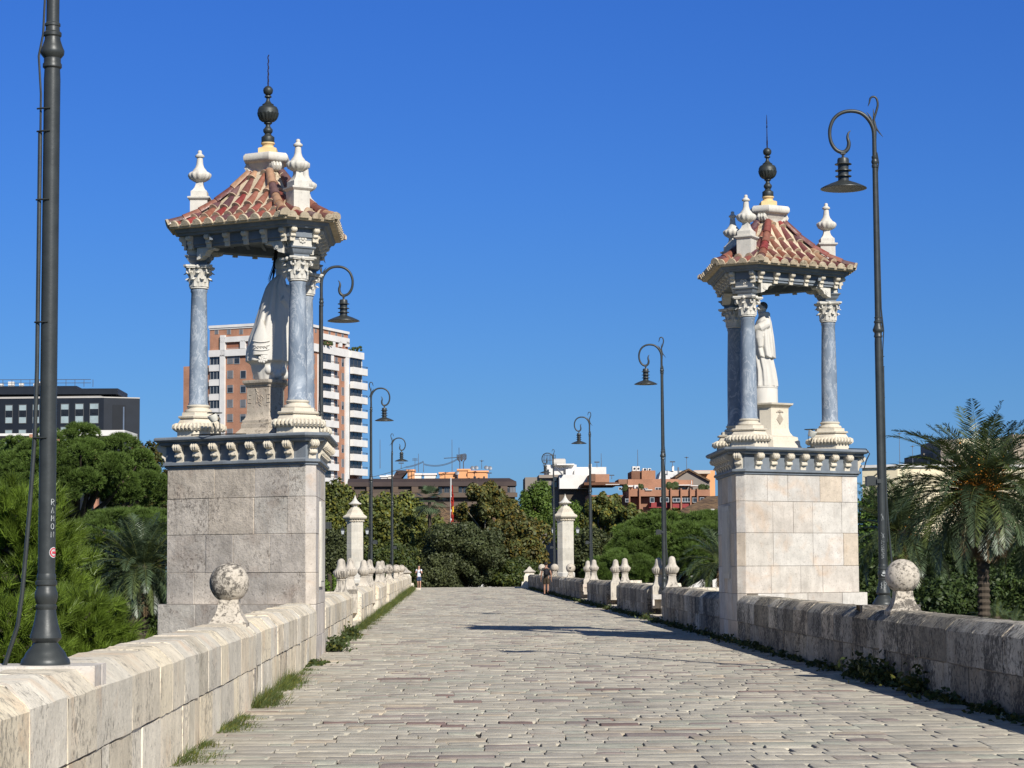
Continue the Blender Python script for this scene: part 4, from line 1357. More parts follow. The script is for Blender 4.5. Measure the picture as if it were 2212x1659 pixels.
lp = lamp_proto()
LAMPS = [(-1, 14.4, 'nearest lamp on the sunlit parapet, its head out of view'), (-1, 46.4, 'lamp hanging beside the brick tower, right behind the shaded shrine'),
         (-1, 78.4, 'middle lamp past the shaded shrine, in front of the trees'), (-1, 110.4, 'farthest lamp on the sunlit side, above the brown building'),
         (1, 32.0, 'tall scribbled lamp beside the bright shrine and palms'), (1, 64.0, 'second lamp on the shaded side, before the brick flats'),
         (1, 96.0, 'third lamp on the shaded side, next to the pylon'), (1, 128.0, 'farthest lamp on the shaded side, behind the dark backpacker')]
for i, (s, y, lb) in enumerate(LAMPS):
    o = lp if i == 0 else copy_tree(lp)
    X = -2.55 if s < 0 else 6.33
    zl = {14.4: .975, 46.4: .72, 78.4: .78, 110.4: .92, 32.0: 1.03, 64.0: .84, 96.0: .94, 128.0: 1.06}[y]
    o.location = (X, y, zl)
    fb = MB()
    if y in (14.4, 32.0):
        fb.box((-.07, 0, -.07), (.84, .46, .139)); fb.box((.328, .14, -.16), (.05, .17, .32), tint=(1.25, 1.22, 1.2))
    else:
        fb.box((-.1, 0, -.2), (.40, .40, .40))
    fb.build('stone_footing', M['pier'], o, smooth=0)
    o.rotation_euler = (0, 0, 0 if s < 0 else PI)
    tag(o, lb, 'street lamp', 'crook headed street lamps')
    k = 0
    if y > 20:      # small projector box clamped to the pole
        b = MB(); zc = 1.78
        b.box((.12, -.02, zc), (.14, .12, .12)); b.box((.20, -.02, zc), (.03, .14, .14)); b.box((.04, 0, zc), (.06, .13, .06)); b.box((.14, -.02, zc + .07), (.1, .08, .02))
        pb = b.build('projector', M['lamp'], o, smooth=0)
    cb = MB()
    if s > 0:
        cb.tube([(-.10, -.02, .1), (-.075, -.02, .5), (-.062, -.015, .7), (-.06, -.01, 2.6), (-.06, -.01, 3.6), (-.085, -.01, 3.98), (-.055, -.01, 4.3), (-.04, -.01, 6.3), (-.06, -.01, 6.45), (-.035, 0, 6.6)], .009, 6)
        cb.tube([(-.068, -.01, .9), (-.068, -.01, 2.7)], .014, 6)
    else:
        cb.tube([(-.27, -.02, -.05), (-.235, -.02, .06), (-.175, -.02, .25), (-.15, -.02, .45), (-.13, -.02, .7), (-.105, -.02, 1.05), (-.082, -.02, 1.45), (-.072, -.02, 1.9), (-.070, -.02, 3.45)], .014, 8)
        cb.tube([(-.068, -.02, 3.4), (-.068, -.02, 3.7), (-.085, -.02, 3.95), (-.06, -.01, 4.1), (-.045, -.01, 4.5), (-.042, -.01, 6.4)], .008, 6)
        for zc in (1.45, 2.2, 3.0, 3.45, 3.6):
            cb.tube([(-.09, -.03, zc), (-.05, -.05, zc), (0, -.058, zc)], .006, 4)
    cb.build('cable_conduit', M['lamp'], o, smooth=40)
    if y == 14.4:
        near_lamp = o
    if y == 32.0:
        right_lamp = o


def on_pole(strokes, lamp, rad, name, mat, zoff, aoff, w=0.004):
    """strokes in (arc, height) metres wrapped on the round pole; aoff = angle, measured from the side facing the viewer"""
    b = MB()
    for st in strokes:
        pts = []
        for (x, z) in st:
            a = -PI / 2 + aoff + x / rad
            rr = rad(zoff + z) if callable(rad) else rad
            pts.append((math.cos(a) * (rr + .0005), math.sin(a) * (rr + .0005), zoff + z))
        b.tube(pts, w, 4)
    o = b.build(name, mat, lamp, smooth=0)
    return o


def arc(cx, cz, rx, rz_, a0, a1, n=10):
    return [(cx + rx * math.cos(R(a0 + (a1 - a0) * i / n)), cz + rz_ * math.sin(R(a0 + (a1 - a0) * i / n))) for i in range(n + 1)]


# letters painted down the near pole: R A M O N
S = []
LH = .036
def letter(ch, z):
    h, w_ = LH, .022
    return {'R': [[(0, z), (0, z + h)], [(0, z + h)] + arc(.010, z + h * .75, .012, h * .25, 90, -90, 8) + [(0, z + h * .5)], [(.006, z + h * .5), (w_ + .004, z - .006)]],
            'A': [[(0, z), (w_ / 2, z + h), (w_, z), (0, z)]],
            'M': [[(0, z), (.002, z + h), (w_ / 2, z + h * .4), (w_, z + h), (w_, z)]],
            'O': [arc(w_ / 2, z + h / 2, w_ / 2, h / 2, 0, 360, 14)],
            'N': [[(0, z), (0, z + h), (w_, z), (w_, z + h)]]}[ch]
for i, ch in enumerate('RAMON'):
    S += letter(ch, -i * .052)
on_pole(S, near_lamp, .0537, 'painted_letters', M['white_mark'], 1.02, R(38), .0022)
# round sticker
b = MB()
for (rr, mi, q) in ((.034, 0, .0012), (.029, 1, .0020), (.021, 0, .0026)):
    ring = []
    for j in range(28):
        an = 2 * PI * j / 28; ax = rr * math.cos(an); az = rr * 1.02 * math.sin(an)
        a = -PI / 2 + R(62) + ax / .0545
        ring.append((math.cos(a) * (.0545 + q), math.sin(a) * (.0545 + q), .715 + az))
    c = tuple(np.mean(np.array(ring), axis=0))
    cc = (math.cos(-PI / 2 + R(62)) * (.0545 + q), math.sin(-PI / 2 + R(62)) * (.0545 + q), .715)
    b.add(ring + [cc], [(j, (j + 1) % 28, 28) for j in range(28)], mat=mi)
b.box((math.cos(R(-28)) * .0575, math.sin(R(-28)) * .0575, .715), (.004, .03, .014), R(-28), mat=1)
b.build('round_sticker', [M['white_mark'], M['red_mark']], near_lamp, smooth=0, fix=False)
# scribbles on the far side lamp (its local frame is turned half round)
def scr(strokes, z, name, aoff=0.0, w=.0028, rad=.0545):
    b = MB()
    for st in strokes:
        pts = []
        for (x, zz_) in st:
            a = PI / 2 + aoff - x / rad * -1.0
            pts.append((math.cos(a) * (rad + .001), math.sin(a) * (rad + .001), z + zz_))
        b.tube(pts, w, 4)
    b.build(name, M['white_mark'], right_lamp, smooth=0)
fl = lambda st: [[(-x, z) for x, z in s_] for s_ in st]
scr(fl([[(-.02, .0), (-.01, .05), (.0, .03), (.01, .09), (.02, .06)], [(-.005, .06), (.012, -.01)]]), 1.22, 'scribble', w=.0018)
scr(fl([[(-.028, .03), (.028, .0)], [(.02, .045), (-.02, -.02)], [(-.005, .03), (0, -.03)]]), .99, 'painted_star')
zg = [[(-.02, .0), (.02, .02), (.022, -.02), (-.018, -.03), (.022, -.055)], [(-.015, -.07), (.022, -.075), (.01, -.10), (.024, -.115), (-.018, -.10)], [(-.016, -.13), (.02, -.125), (-.014, -.165), (.024, -.175)], [(-.01, -.19), (.022, -.185), (-.008, -.225), (.024, -.23)]]
scr(fl(zg), .90, 'painted_tag', w=.0032)
scr(fl([arc(0, 0, .034, .022, 190, 350, 10), [(-.034, -.002), (.034, -.002)], arc(-.012, .022, .009, .012, 0, 360, 8), arc(.010, .022, .009, .012, 0, 360, 8)]), .435, 'white_sticker_mark', w=.005, rad=.074)
scr(fl([arc(-.02, .03, .016, .02, 30, 330, 8), [(-.03, -.01), (.0, -.03), (-.01, .02), (.01, -.06)]]), .27, 'pale_scribble', w=.002, rad=.088)
scr(fl([[(.03, .04), (.045, .02), (.03, .0), (.048, -.02), (.032, -.04), (.05, -.05)]]), .28, 'small_tag', w=.0035, rad=.084)


# ---------------------------------------------------------------- bridge head pylons with lanterns
def pylon(loc, label, side):
    root = empty('gate_pylon', loc, label=label, cat='stone pylon', group='pair of tall pylons at the far bridge head')
    b = MB()
    O = lambda r, z: (r / math.cos(PI / 8), z)
    def octa(prof):
        rs = []
        for r, z in prof:
            rr = r / math.cos(PI / 8)
            rs.append([(rr * math.cos(PI / 8 + k * PI / 4), rr * math.sin(PI / 8 + k * PI / 4), z) for k in range(8)])
        b.rings(rs)
    octa([(.70, -3), (.70, .75), (.60, .85), (.60, 1.15), (.54, 1.2)])
    rn = random.Random(2)
    z = 1.2
    while z < 4.6:
        k = rn.uniform(.9, 1.06); b.tint = (k, k * .98, k * .94)
        octa([(.54, z + .004), (.54, z + .39)]); z += .4
    b.tint = (1, 1, 1)
    octa([(.535, 1.2), (.535, 4.7)])
    b.build('shaft', M['carved_pale'], root, smooth=0)
    b = MB()
    def octa2(prof):
        rs = []
        for r, z in prof:
            rr = r / math.cos(PI / 8)
            rs.append([(rr * math.cos(PI / 8 + k * PI / 4), rr * math.sin(PI / 8 + k * PI / 4), z) for k in range(8)])
        b.rings(rs)
    octa2([(r_, z_ + .65) for r_, z_ in [(.56, 4.0), (.60, 4.02), (.60, 4.12), (.66, 4.16), (.76, 4.22), (.80, 4.30), (.78, 4.38), (.68, 4.44), (.60, 4.50), (.55, 4.56), (.53, 4.66), (.47, 4.68), (.47, 4.76), (.40, 4.78), (.38, 4.86), (.31, 4.88), (.29, 4.96), (.2, 4.98)]])
    for k in range(24):
        a = 2 * PI * k / 24; b.box((math.cos(a) * .63, math.sin(a) * .63, 4.73), (.06, .07, .09), a)
    b.build('stepped_cap', M['carved'], root, smooth=0)
    b = MB()
    b.lathe([(r_, z_ + .63) for r_, z_ in [(.18, 4.96), (.17, 5.12), (.30, 5.18), (.40, 5.24), (.40, 5.27), (.28, 5.34), (.17, 5.46), (.09, 5.60), (.035, 5.74), (.005, 5.85)]], n=32)
    for k in range(20):
        a = 2 * PI * k / 20; b.sphere((math.cos(a) * .38, math.sin(a) * .38, 5.865), .045, 6, 5)
    b.build('pointed_dome', M['carved_pale'], root, smooth=40)
    b = MB()
    b.extrude([(.5, -.4), (1.35, -.4), (1.3, -.1), (1.05, .15), (.95, .5), (.75, .65), (.5, .7)], (0, -.1, 0), (side, 0, 0), (0, 0, 1), (0, 1, 0), .5)
    b.build('scroll_buttress', M['carved'], root, smooth=30)
    for s in (-1, 1):
        l = empty('lantern', (s * .82, -.1, 3.95)); l.parent = root
        b = MB(); b.tube([(-s * .3, 0, -.28), (-s * .05, 0, -.3), (0, 0, -.2)], .022, 6); b.tube([(0, 0, -.2), (0, 0, -.12)], .03, 6)
        b.square([(.02, .24), (.05, .28), (.17, .18), (.18, .16)]); b.square([(.08, -.15), (.09, -.12)]); b.lathe([(.02, .26), (.03, .32), (.005, .38)], n=8)
        for q in range(4):
            a = PI / 4 + q * PI / 2
            b.tube([(.11 * math.cos(a), .11 * math.sin(a), -.13), (.19 * math.cos(a), .19 * math.sin(a), .17)], .012, 4)
        b.build('frame', M['lamp'], l, smooth=0)
        b = MB(); b.square([(.08, -.12), (.125, .165)]); b.build('glass', M['lantern_glass'], l, smooth=0)


M['lantern_glass'] = plain('milky_lantern_glass', (0.5, 0.52, 0.52), 0.2, 0.6)
pylon((at(767, 1240, 150).x, 150, 0.2), 'tall octagonal pylon with a pointed dome rising behind the sunlit pinecones', -1)
pylon((at(1222, 1240, 150).x, 150, 0.2), 'tall octagonal pylon with two lanterns behind the shaded parapet', 1)
# ---------------------------------------------------------------- vegetation
def unit(v):
    return v / np.maximum(np.linalg.norm(v, axis=-1, keepdims=True), 1e-9)


def leaf_quads(P, D, size, rng, aspect=1.6, fold=True):
    """P centres, D leaf normals -> quads of four points (diamond shaped leaves)"""
    n = len(P)
    r = unit(rng.normal(size=(n, 3)))
    A = unit(np.cross(D, r)); B = np.cross(D, A)
    s = size * rng.uniform(0.6, 1.3, (n, 1))
    v0 = P - A * s * aspect / 2; v2 = P + A * s * aspect / 2
    v1 = P + B * s / 2 + D * s * 0.12; v3 = P - B * s / 2 + D * s * 0.12
    V = np.stack([v0, v1, v2, v3], 1).reshape(-1, 3)
    F = np.arange(n * 4).reshape(n, 4)
    return V, F


def blob_crown(rng, rx, ry, rz, nblobs, n, size, spread=0.62, br=(0.28, 0.45), shell=0.75, flat=False, droop=0.0):
    """leaves gathered in lumps through an uneven crown"""
    c = unit(rng.normal(size=(nblobs, 3))) * (rng.uniform(0.15, 1.0, (nblobs, 1)) ** 0.5) * spread
    if flat:
        c[:, 2] = np.abs(c[:, 2]) - 0.15
    b = rng.uniform(*br, nblobs)
    w = b ** 2; w /= w.sum()
    k = rng.choice(nblobs, n, p=w)
    d = unit(rng.normal(size=(n, 3)))
    d[:, 2] += 0.25; d = unit(d)
    rad = b[k][:, None] * rng.uniform(shell, 1.08, (n, 1))
    S = np.array([rx, ry, rz])
    P = (c[k] + d * rad) * S
    D = unit(d + rng.normal(size=(n, 3)) * 0.55)
    if droop: D[:, 2] -= droop; D = unit(D)
    T = rng.uniform(0.75, 1.25, (n, 1)) * rng.uniform(0.8, 1.2, nblobs)[k][:, None]
    V, F = leaf_quads(P, D, size, rng)
    return V, F, T, c * S, b


def crown_tints(rng, T, hues):
    H = np.array(hues)
    return T * H[rng.integers(0, len(H), len(T))]


M['leaf_dark'] = leafy('dark_broad_leaves', (0.068, 0.095, 0.028))
M['leaf_plane'] = leafy('plane_leaves', (0.14, 0.165, 0.048), var=0.4)
M['leaf_autumn'] = leafy('turning_plane_leaves', (0.12, 0.125, 0.042), var=0.35)
M['leaf_olive'] = leafy('grey_green_leaves', (0.074, 0.088, 0.034), var=0.2)
M['needle'] = leafy('pine_needles', (0.15, 0.22, 0.03), rough=0.45, trans=0.3, var=0.3)
M['needle_far'] = leafy('umbrella_pine_needles', (0.105, 0.165, 0.03), rough=0.6, trans=0.2, var=0.3)
M['frond'] = leafy('date_palm_leaflets', (0.08, 0.115, 0.055), rough=0.4, trans=0.15, var=0.3, spec=0.45)
M['frond_dry'] = leafy('dry_palm_leaflets', (0.24, 0.16, 0.08), rough=0.7, trans=0.1)
M['bark'] = plain('bark', (0.10, 0.08, 0.06), 0.95, 0.1, var=0.5, scale=6, bstr=0.5, bscale=12)
M['bark_pale'] = plain('pale_plane_bark', (0.24, 0.22, 0.17), 0.9, 0.1, var=0.5, scale=3, bstr=0.3)
M['dates'] = leafy('orange_date_clusters', (0.62, 0.24, 0.03), trans=0.0)
M['grass'] = leafy('wall_foot_grass', (0.10, 0.135, 0.035), trans=0.3, var=0.4)
M['weed'] = leafy('wall_foot_weeds', (0.06, 0.085, 0.025), trans=0.2)


def trunk(root, pts, radii, mat, limbs=(), name='trunk'):
    b = MB(); b.tube(pts, radii, 10)
    for l, r_ in limbs:
        b.tube(l, r_, 7)
    return b.build(name, mat, root, smooth=60)


def limbs_to(rng, base, cs, r0=0.12, k=9):
    out = []
    idx = rng.choice(len(cs), min(k, len(cs)), replace=False)
    for i in idx:
        t = np.array(cs[i]); b0 = np.array(base)
        m = b0 + (t - b0) * 0.5 + rng.normal(size=3) * 0.25
        out.append(([tuple(b0), tuple(m), tuple(t)], [r0, r0 * 0.6, r0 * 0.2]))
    return out


def broad_tree(name, x, yd, top, depth, w, hgt, ground, mat, label, seed, n=9000, size=0.3, hues=((1, 1, 1),), nb=26, group=None, bark='bark', flat=False, spread=.62, br=(.26, .44), shell=.75, droop=0):
    """x: bearing of the crown centre; yd: bearing of the crown top; w, hgt crown size in metres"""
    rng = np.random.default_rng(seed)
    n = int(n * 2.4); size = size * .64; nb = int(nb * 2.2); br = (br[0] * .62, br[1] * .78); spread = spread + .12; shell = .5
    p = at(x, yd, depth)
    cz = p.z - hgt / 2
    root = empty(name, (p.x, depth, ground), label=label, cat='tree', group=group or 'trees around the far bridge head')
    V, F, T, cs, _ = blob_crown(rng, w / 2, w / 2, hgt / 2, nb, n, size, flat=flat, spread=spread, br=br, shell=shell, droop=droop)
    off = np.array([0, 0, cz - ground])
    np_mesh('crown', V + off, F, M[mat], root, crown_tints(rng, T, hues))
    cs = cs + off
    zb = cz - ground
    trunk(root, [(0, 0, -0.2), (0.05, 0, zb * 0.4), (0, 0.05, zb - hgt * 0.15)], [0.28, 0.22, 0.16], M[bark], limbs_to(rng, (0, 0, zb - hgt * 0.2), cs))
    return root


G1 = ((1, 1, 1), (1.15, 1.1, 0.9), (0.85, 0.9, 0.8), (1.4, 1.15, 0.6))
G2 = ((1, 1, 1), (1.25, 1.0, 0.7), (1.5, 1.05, 0.5), (0.8, 0.9, 0.8), (1.1, 1.15, 1.0))
# planes left of the road end
BT = broad_tree
BT('plane_tree', 722, 1022, 0, 188, 6.4, 9.5, -1, 'leaf_plane', 'plane tree right below the balconies of the brick tower', 1, 12000, .33, G1, 34, 'plane trees at the bridge head', 'bark_pale')
BT('plane_tree', 800, 1052, 0, 180, 6.0, 8.6, -1, 'leaf_plane', 'plane tree crossed by the middle sunlit side lamp pole', 2, 12000, .33, G1, 34, 'plane trees at the bridge head', 'bark_pale')
BT('plane_tree', 866, 1062, 0, 190, 5.6, 8.2, -1, 'leaf_plane', 'plane tree under the farthest lamp of the sunlit side', 3, 11000, .33, G1, 30, 'plane trees at the bridge head', 'bark_pale')
BT('plane_tree', 1048, 1040, 0, 205, 7.4, 8.6, -1, 'leaf_autumn', 'turning brownish plane tree in front of the long brown roofed block', 4, 12000, .32, G2, 40, 'plane trees at the bridge head', 'bark_pale', spread=.75, br=(.14, .28))
BT('plane_tree', 938, 1108, 0, 196, 5.0, 6.0, -1, 'leaf_plane', 'low plane tree below the small fan palm', 19, 9000, .3, G1, 30, 'plane trees at the bridge head', 'bark_pale')
BT('plane_tree', 1128, 1095, 0, 186, 6.0, 6.6, -1, 'leaf_autumn', 'ochre tinged plane tree left of the pylon with lanterns', 5, 11000, .30, G2, 30, 'plane trees at the bridge head', 'bark_pale')
BT('plane_tree', 1300, 1052, 0, 196, 4.6, 7.4, -1, 'leaf_plane', 'slim plane tree between the third lamp and the brick flats', 6, 8000, .32, G2, 30, 'plane trees at the bridge head', 'bark_pale', spread=.75, br=(.16, .30))
BT('plane_tree', 1375, 1072, 0, 192, 5.6, 7.0, -1, 'leaf_plane', 'plane tree before the red window panels of the brick flats', 7, 9000, .32, G2, 34, 'plane trees at the bridge head', 'bark_pale', spread=.72, br=(.16, .32))
BT('plane_tree', 1452, 1098, 0, 200, 4.8, 6.0, -1, 'leaf_plane', 'low plane tree right of the second lamp pole, before the tiled roof', 8, 7000, .32, G2, 30, 'plane trees at the bridge head', 'bark_pale', spread=.72, br=(.16, .32))
BT('mesquite_tree', 1003, 1115, 0, 174, 8.4, 6.2, -1, 'leaf_olive', 'wide dark dome shaped tree closing the end of the road', 9, 26000, .22, ((1, 1, 1), (1.2, 1.15, 1.1), (0.8, 0.85, 0.8)), 46, 'dark feathery trees at the road end', spread=.66, br=(.2, .38), droop=.2)
BT('mesquite_tree', 950, 1185, 0, 171.5, 4.6, 4.0, -1, 'leaf_olive', 'low dark foliage mass right behind the walker in the white shirt', 10, 9000, .2, ((1, 1, 1), (1.2, 1.15, 1.1)), 26, 'dark feathery trees at the road end')
BT('mesquite_tree', 1288, 1128, 0, 182, 6.2, 6.0, -1, 'leaf_olive', 'rounded dark tree between the pylon and the umbrella pine', 11, 14000, .22, ((1, 1, 1), (1.25, 1.15, 1.0), (0.8, 0.85, 0.8)), 32, 'dark feathery trees at the road end')
BT('mesquite_tree', 725, 1135, 0, 172, 5.2, 5.6, -1, 'leaf_olive', 'dark tree just right of the shaded pier, below the plane trees', 12, 10000, .22, ((1, 1, 1), (1.2, 1.15, 1.1)), 30, 'dark feathery trees at the road end')
BT('mesquite_tree', 1095, 1195, 0, 176, 5.4, 3.6, -1, 'leaf_dark', 'low bushy tree behind the small end post of the shaded parapet', 13, 9000, .22, G1, 26, 'dark feathery trees at the road end')
BT('bushy_tree', 845, 1160, 0, 168, 5.0, 5.0, -1, 'leaf_dark', 'dense green tree behind the last sunlit stone balls', 14, 11000, .24, G1, 30, 'dense bushy trees')
BT('green_pine', 1160, 1028, 0, 212, 3.6, 6.0, -1, 'needle_far', 'bright green pine top left of the white roof terraces', 15, 7000, .22, ((.9, .95, .9), (1.1, 1.05, .8)), 26, 'bright pines behind the pylon')
BT('green_pine', 1235, 1068, 0, 208, 5.4, 6.5, -1, 'needle_far', 'bright green pine spreading behind the pointed pylon dome', 16, 9000, .22, ((.9, .95, .9), (1.1, 1.05, .8)), 30, 'bright pines behind the pylon')
BT('plane_tree', 300, 938, 0, 120, 4.4, 9.0, -8, 'leaf_autumn', 'dark brownish tree between the big umbrella pine and the shaded shrine', 17, 12000, .2, ((.55, .6, .6), (.9, .65, .5), (.45, .6, .5)), 40, 'dense bushy trees', spread=.72, br=(.16, .3))
BT('plane_tree', 352, 930, 0, 126, 3.4, 9.0, -8, 'leaf_autumn', 'dark brownish tree top showing over the shaded cornice end', 18, 9000, .2, ((.55, .6, .6), (.9, .65, .5), (.45, .6, .5)), 36, 'dense bushy trees', spread=.72, br=(.16, .3))
# dark backdrop right of the bright shrine
for i, (x, y, d, w, h, lb) in enumerate(((1885, 1025, 112, 3.6, 10, 'loose light green tree directly right of the bright pier'), (1900, 1190, 108, 4.6, 8, 'dark bushy tree low behind the tall scribbled lamp'), (2010, 1105, 128, 7, 9, 'dark bushy tree behind the smaller date palm'),
                                        (2110, 1095, 128, 8, 10, 'dark bushy tree behind the trunk of the big date palm'), (2205, 1070, 124, 8, 10, 'dark bushy tree at the far right behind the palms'), (1985, 1230, 96, 5, 7, 'low dark bushy tree behind the right ball finial'), (2200, 1200, 100, 5, 6, 'low dark bushy tree in the far corner right of the palm trunk'),
                                        (2075, 1215, 105, 5.6, 7, 'low dark bushy tree between the two date palms'), (2065, 1118, 118, 6.0, 8, 'dark bushy tree right behind the hanging fronds of the big date palm'))):
    BT('bushy_tree', x, y, 0, d, w, h, -8, 'leaf_dark' if i else 'needle_far', lb, 40 + i, 9000, .2, ((.8, .9, .8), (1.0, 1.05, .8), (.6, .7, .6)), 30, 'dense bushy trees')
# dark mass below the left pines
for i, (x, y, d, w, h, lb) in enumerate(((60, 1150, 92, 6, 8, 'dark tree low behind the near lamp and its bright pine'), (330, 1200, 100, 6, 8, 'dark tree behind the grey palm and the shaded pier'), (200, 1110, 96, 6, 8, 'dark tree between the umbrella pine crown and the palm'))):
    BT('bushy_tree', x, y, 0, d, w, h, -8, 'leaf_dark', lb, 60 + i, 9000, .2, ((.8, .9, .8), (1.0, 1.1, .7), (.6, .7, .6)), 30, 'dense bushy trees')
# shrubs behind the parapets
BT('shrub', 712, 1228, 0, 62, .9, 1.6, -1.0, 'needle_far', 'bright green shrub peeking between the shaded pier and first pinecone', 71, 2500, .07, ((1, 1, 1), (1.2, 1.2, .8)), 20, 'shrubs by the parapets')
BT('shrub', 1275, 1233, 0, 112, .9, 1.0, -.6, 'leaf_dark', 'small green shrub on the parapet between the ball with the black disc and pinecones', 72, 1800, .07, ((1.3, 1.5, 1), (1.6, 1.7, 1)), 16, 'shrubs by the parapets')


def tuft_needles(P, D, n_per, L, w, rng, spread=0.9):
    """bursts of needles: thin triangles as degenerate free quads"""
    m = len(P)
    d = unit(D[:, None, :] + rng.normal(size=(m, n_per, 3)) * spread * 0.55)
    base = P[:, None, :] + rng.normal(size=(m, n_per, 3)) * L * 0.08
    ln = L * rng.uniform(0.7, 1.15, (m, n_per, 1))
    r = unit(rng.normal(size=(m, n_per, 3))); s = unit(np.cross(d, r)) * w
    a = base - s; b = base + s; tip = base + d * ln
    V = np.stack([a, b, tip], 2).reshape(-1, 3)
    F = np.arange(m * n_per * 3).reshape(-1, 3)
    return V, F


def umbrella_pine(x, yc, depth, rx, rz, label, seed, ntuft=3600, per=16, L=.16, w=.010, ground=-8, mat='needle_far', full=False, nb=90, br=(.10, .2)):
    rng = np.random.default_rng(seed)
    p = at(x, yc, depth)
    root = empty('umbrella_pine', (p.x, depth, ground), label=label, cat='tree', group='umbrella pines')
    u = unit(rng.normal(size=(nb, 3)))
    if not full:
        u[:, 2] = np.abs(u[:, 2]) * 1.0 - 0.35
    u = unit(u)
    c = u * rng.uniform(0.78, 0.92, (nb, 1))
    b = rng.uniform(*br, nb)
    k = rng.integers(0, nb, ntuft)
    d = unit(rng.normal(size=(ntuft, 3)) + np.array([0, 0, .6]) + u[k] * .7)
    S = np.array([rx, rx * .9, rz])
    P = (c[k] + d * b[k][:, None]) * S
    P[:, 2] += p.z - ground
    Pi = u[rng.integers(0, nb, ntuft // 2)] * rng.uniform(.35, .8, (ntuft // 2, 1)) * S + rng.normal(size=(ntuft // 2, 3)) * .15
    Pi[:, 2] += p.z - ground
    P = np.concatenate([P, Pi]); d = np.concatenate([d, unit(rng.normal(size=(ntuft // 2, 3)))]); k = np.concatenate([k, rng.integers(0, nb, ntuft // 2)]); ntuft = len(P)
    V, F = tuft_needles(P, unit(d + np.array([0, 0, .5])), per, L, w, rng)
    T = np.repeat(rng.uniform(.8, 1.25, ntuft) * rng.uniform(.85, 1.15, nb)[k], per)[:, None] * np.array([[1, 1, 1]])
    np_mesh('crown', V, F, M[mat], root, T)
    zc = p.z - ground
    lm = []
    for i in rng.choice(nb, 26, replace=False):
        t = c[i] * S * .95 + np.array([0, 0, zc]); b0 = np.array([0, 0, zc - rz * .75])
        lm.append(([tuple(b0), tuple(b0 + (t - b0) * .5 + np.array([0, 0, -.2])), tuple(t)], [.13, .08, .03]))
    trunk(root, [(0, 0, -.3), (.1, 0, zc * .4), (0, 0, zc - rz * .7)], [.3, .25, .2], M['bark'], lm)
    # inner twigs and old needles that close the crown
    return root


umbrella_pine(165, 1045, 78, 3.05, 2.0, 'huge umbrella pine with a billowing crown below the dark glass block', 101, 8000, 26, .15, .011, nb=130, br=(.10, .18))
umbrella_pine(-20, 1060, 84, 2.6, 1.9, 'umbrella pine cut by the picture edge left of the near lamp', 102, 3500, 24, .17, .011, nb=100, br=(.1, .19))
umbrella_pine(290, 1150, 70, 1.9, .7, 'smaller umbrella pine canopy behind the tips of the grey palm', 103, 2400, 24, .15, .010, nb=70, br=(.12, .25))
umbrella_pine(1452, 1205, 112, 3.3, 2.3, 'bright rounded umbrella pine crown right of the second lamp pole', 104, 6500, 24, .24, .016, nb=120, br=(.1, .2))
umbrella_pine(1530, 1190, 118, 3.0, 2.0, 'umbrella pine merging behind the bright pier', 105, 4500, 24, .24, .016, nb=90, br=(.1, .2))
umbrella_pine(1345, 1240, 108, 1.8, 1.0, 'low spreading pine limb mass behind the middle pinecones', 106, 2600, 24, .22, .014, nb=60, br=(.14, .26))


def near_pine(x, y, depth, rx, rz, label, seed, nt=650, per=60, L=.20):
    """long needled branches close to the viewer"""
    rng = np.random.default_rng(seed)
    p = at(x, y, depth)
    g = -8
    root = empty('young_pine', (p.x, depth, g), label=label, cat='tree', group='bright young pines by the near lamp')
    zc = p.z - g
    P = []; D = []; lm = []
    nb = 46
    for i in range(nb):
        a = rng.uniform(0, 2 * PI); h = rng.uniform(-1.0, 1.0)
        q = math.sqrt(max(0, 1 - h * h * .8)) * rng.uniform(.65, 1.05)
        tip = np.array([rx * q * math.cos(a), rx * q * math.sin(a), zc + rz * h])
        b0 = np.array([0, 0, zc + rz * (h - .35)])
        lm.append(([tuple(b0), tuple(b0 + (tip - b0) * .55 + np.array([0, 0, -.05])), tuple(tip)], [.05, .03, .012]))
        for j in range(nt // nb):
            t = rng.uniform(.35, 1.0); o = rng.normal(size=3) * .10 * (0.4 + t)
            P.append(b0 + (tip - b0) * t + o); dd = (tip - b0) / np.linalg.norm(tip - b0) * .8 + np.array([0, 0, .55]) + rng.normal(size=3) * .25
            D.append(dd)
    P = np.array(P); D = unit(np.array(D))
    V, F = tuft_needles(P, D, int(per * .7), L * 1.15, .0062, rng, .7)
    T = np.repeat(rng.uniform(.6, 1.35, len(P)), int(per * .7))[:, None] * np.array([[1.0, 1.0, .9]])
    np_mesh('needles', V, F, M['needle'], root, T)
    trunk(root, [(0, 0, -.3), (.05, 0, zc - rz * .5), (0, 0, zc + rz * .8)], [.16, .11, .03], M['bark'], lm)


near_pine(35, 1240, 31, .85, 1.05, 'bright long needled pine right behind the near lamp, upper mass', 201, 1100, 70)
near_pine(128, 1250, 33, .38, .80, 'bright long needled pine between the near lamp and the grey palm', 202, 760, 70)
near_pine(165, 1385, 29, .70, .50, 'bright pine sprays just above the parapet right of the near lamp', 203, 600, 70)
near_pine(-30, 1140, 34, .7, .5, 'bright pine sprays at the picture edge left of the near lamp', 204, 420, 70)
near_pine(20, 1400, 28, .8, .55, 'bright pine sprays low between the lamp cable and the parapet', 205, 520, 70)


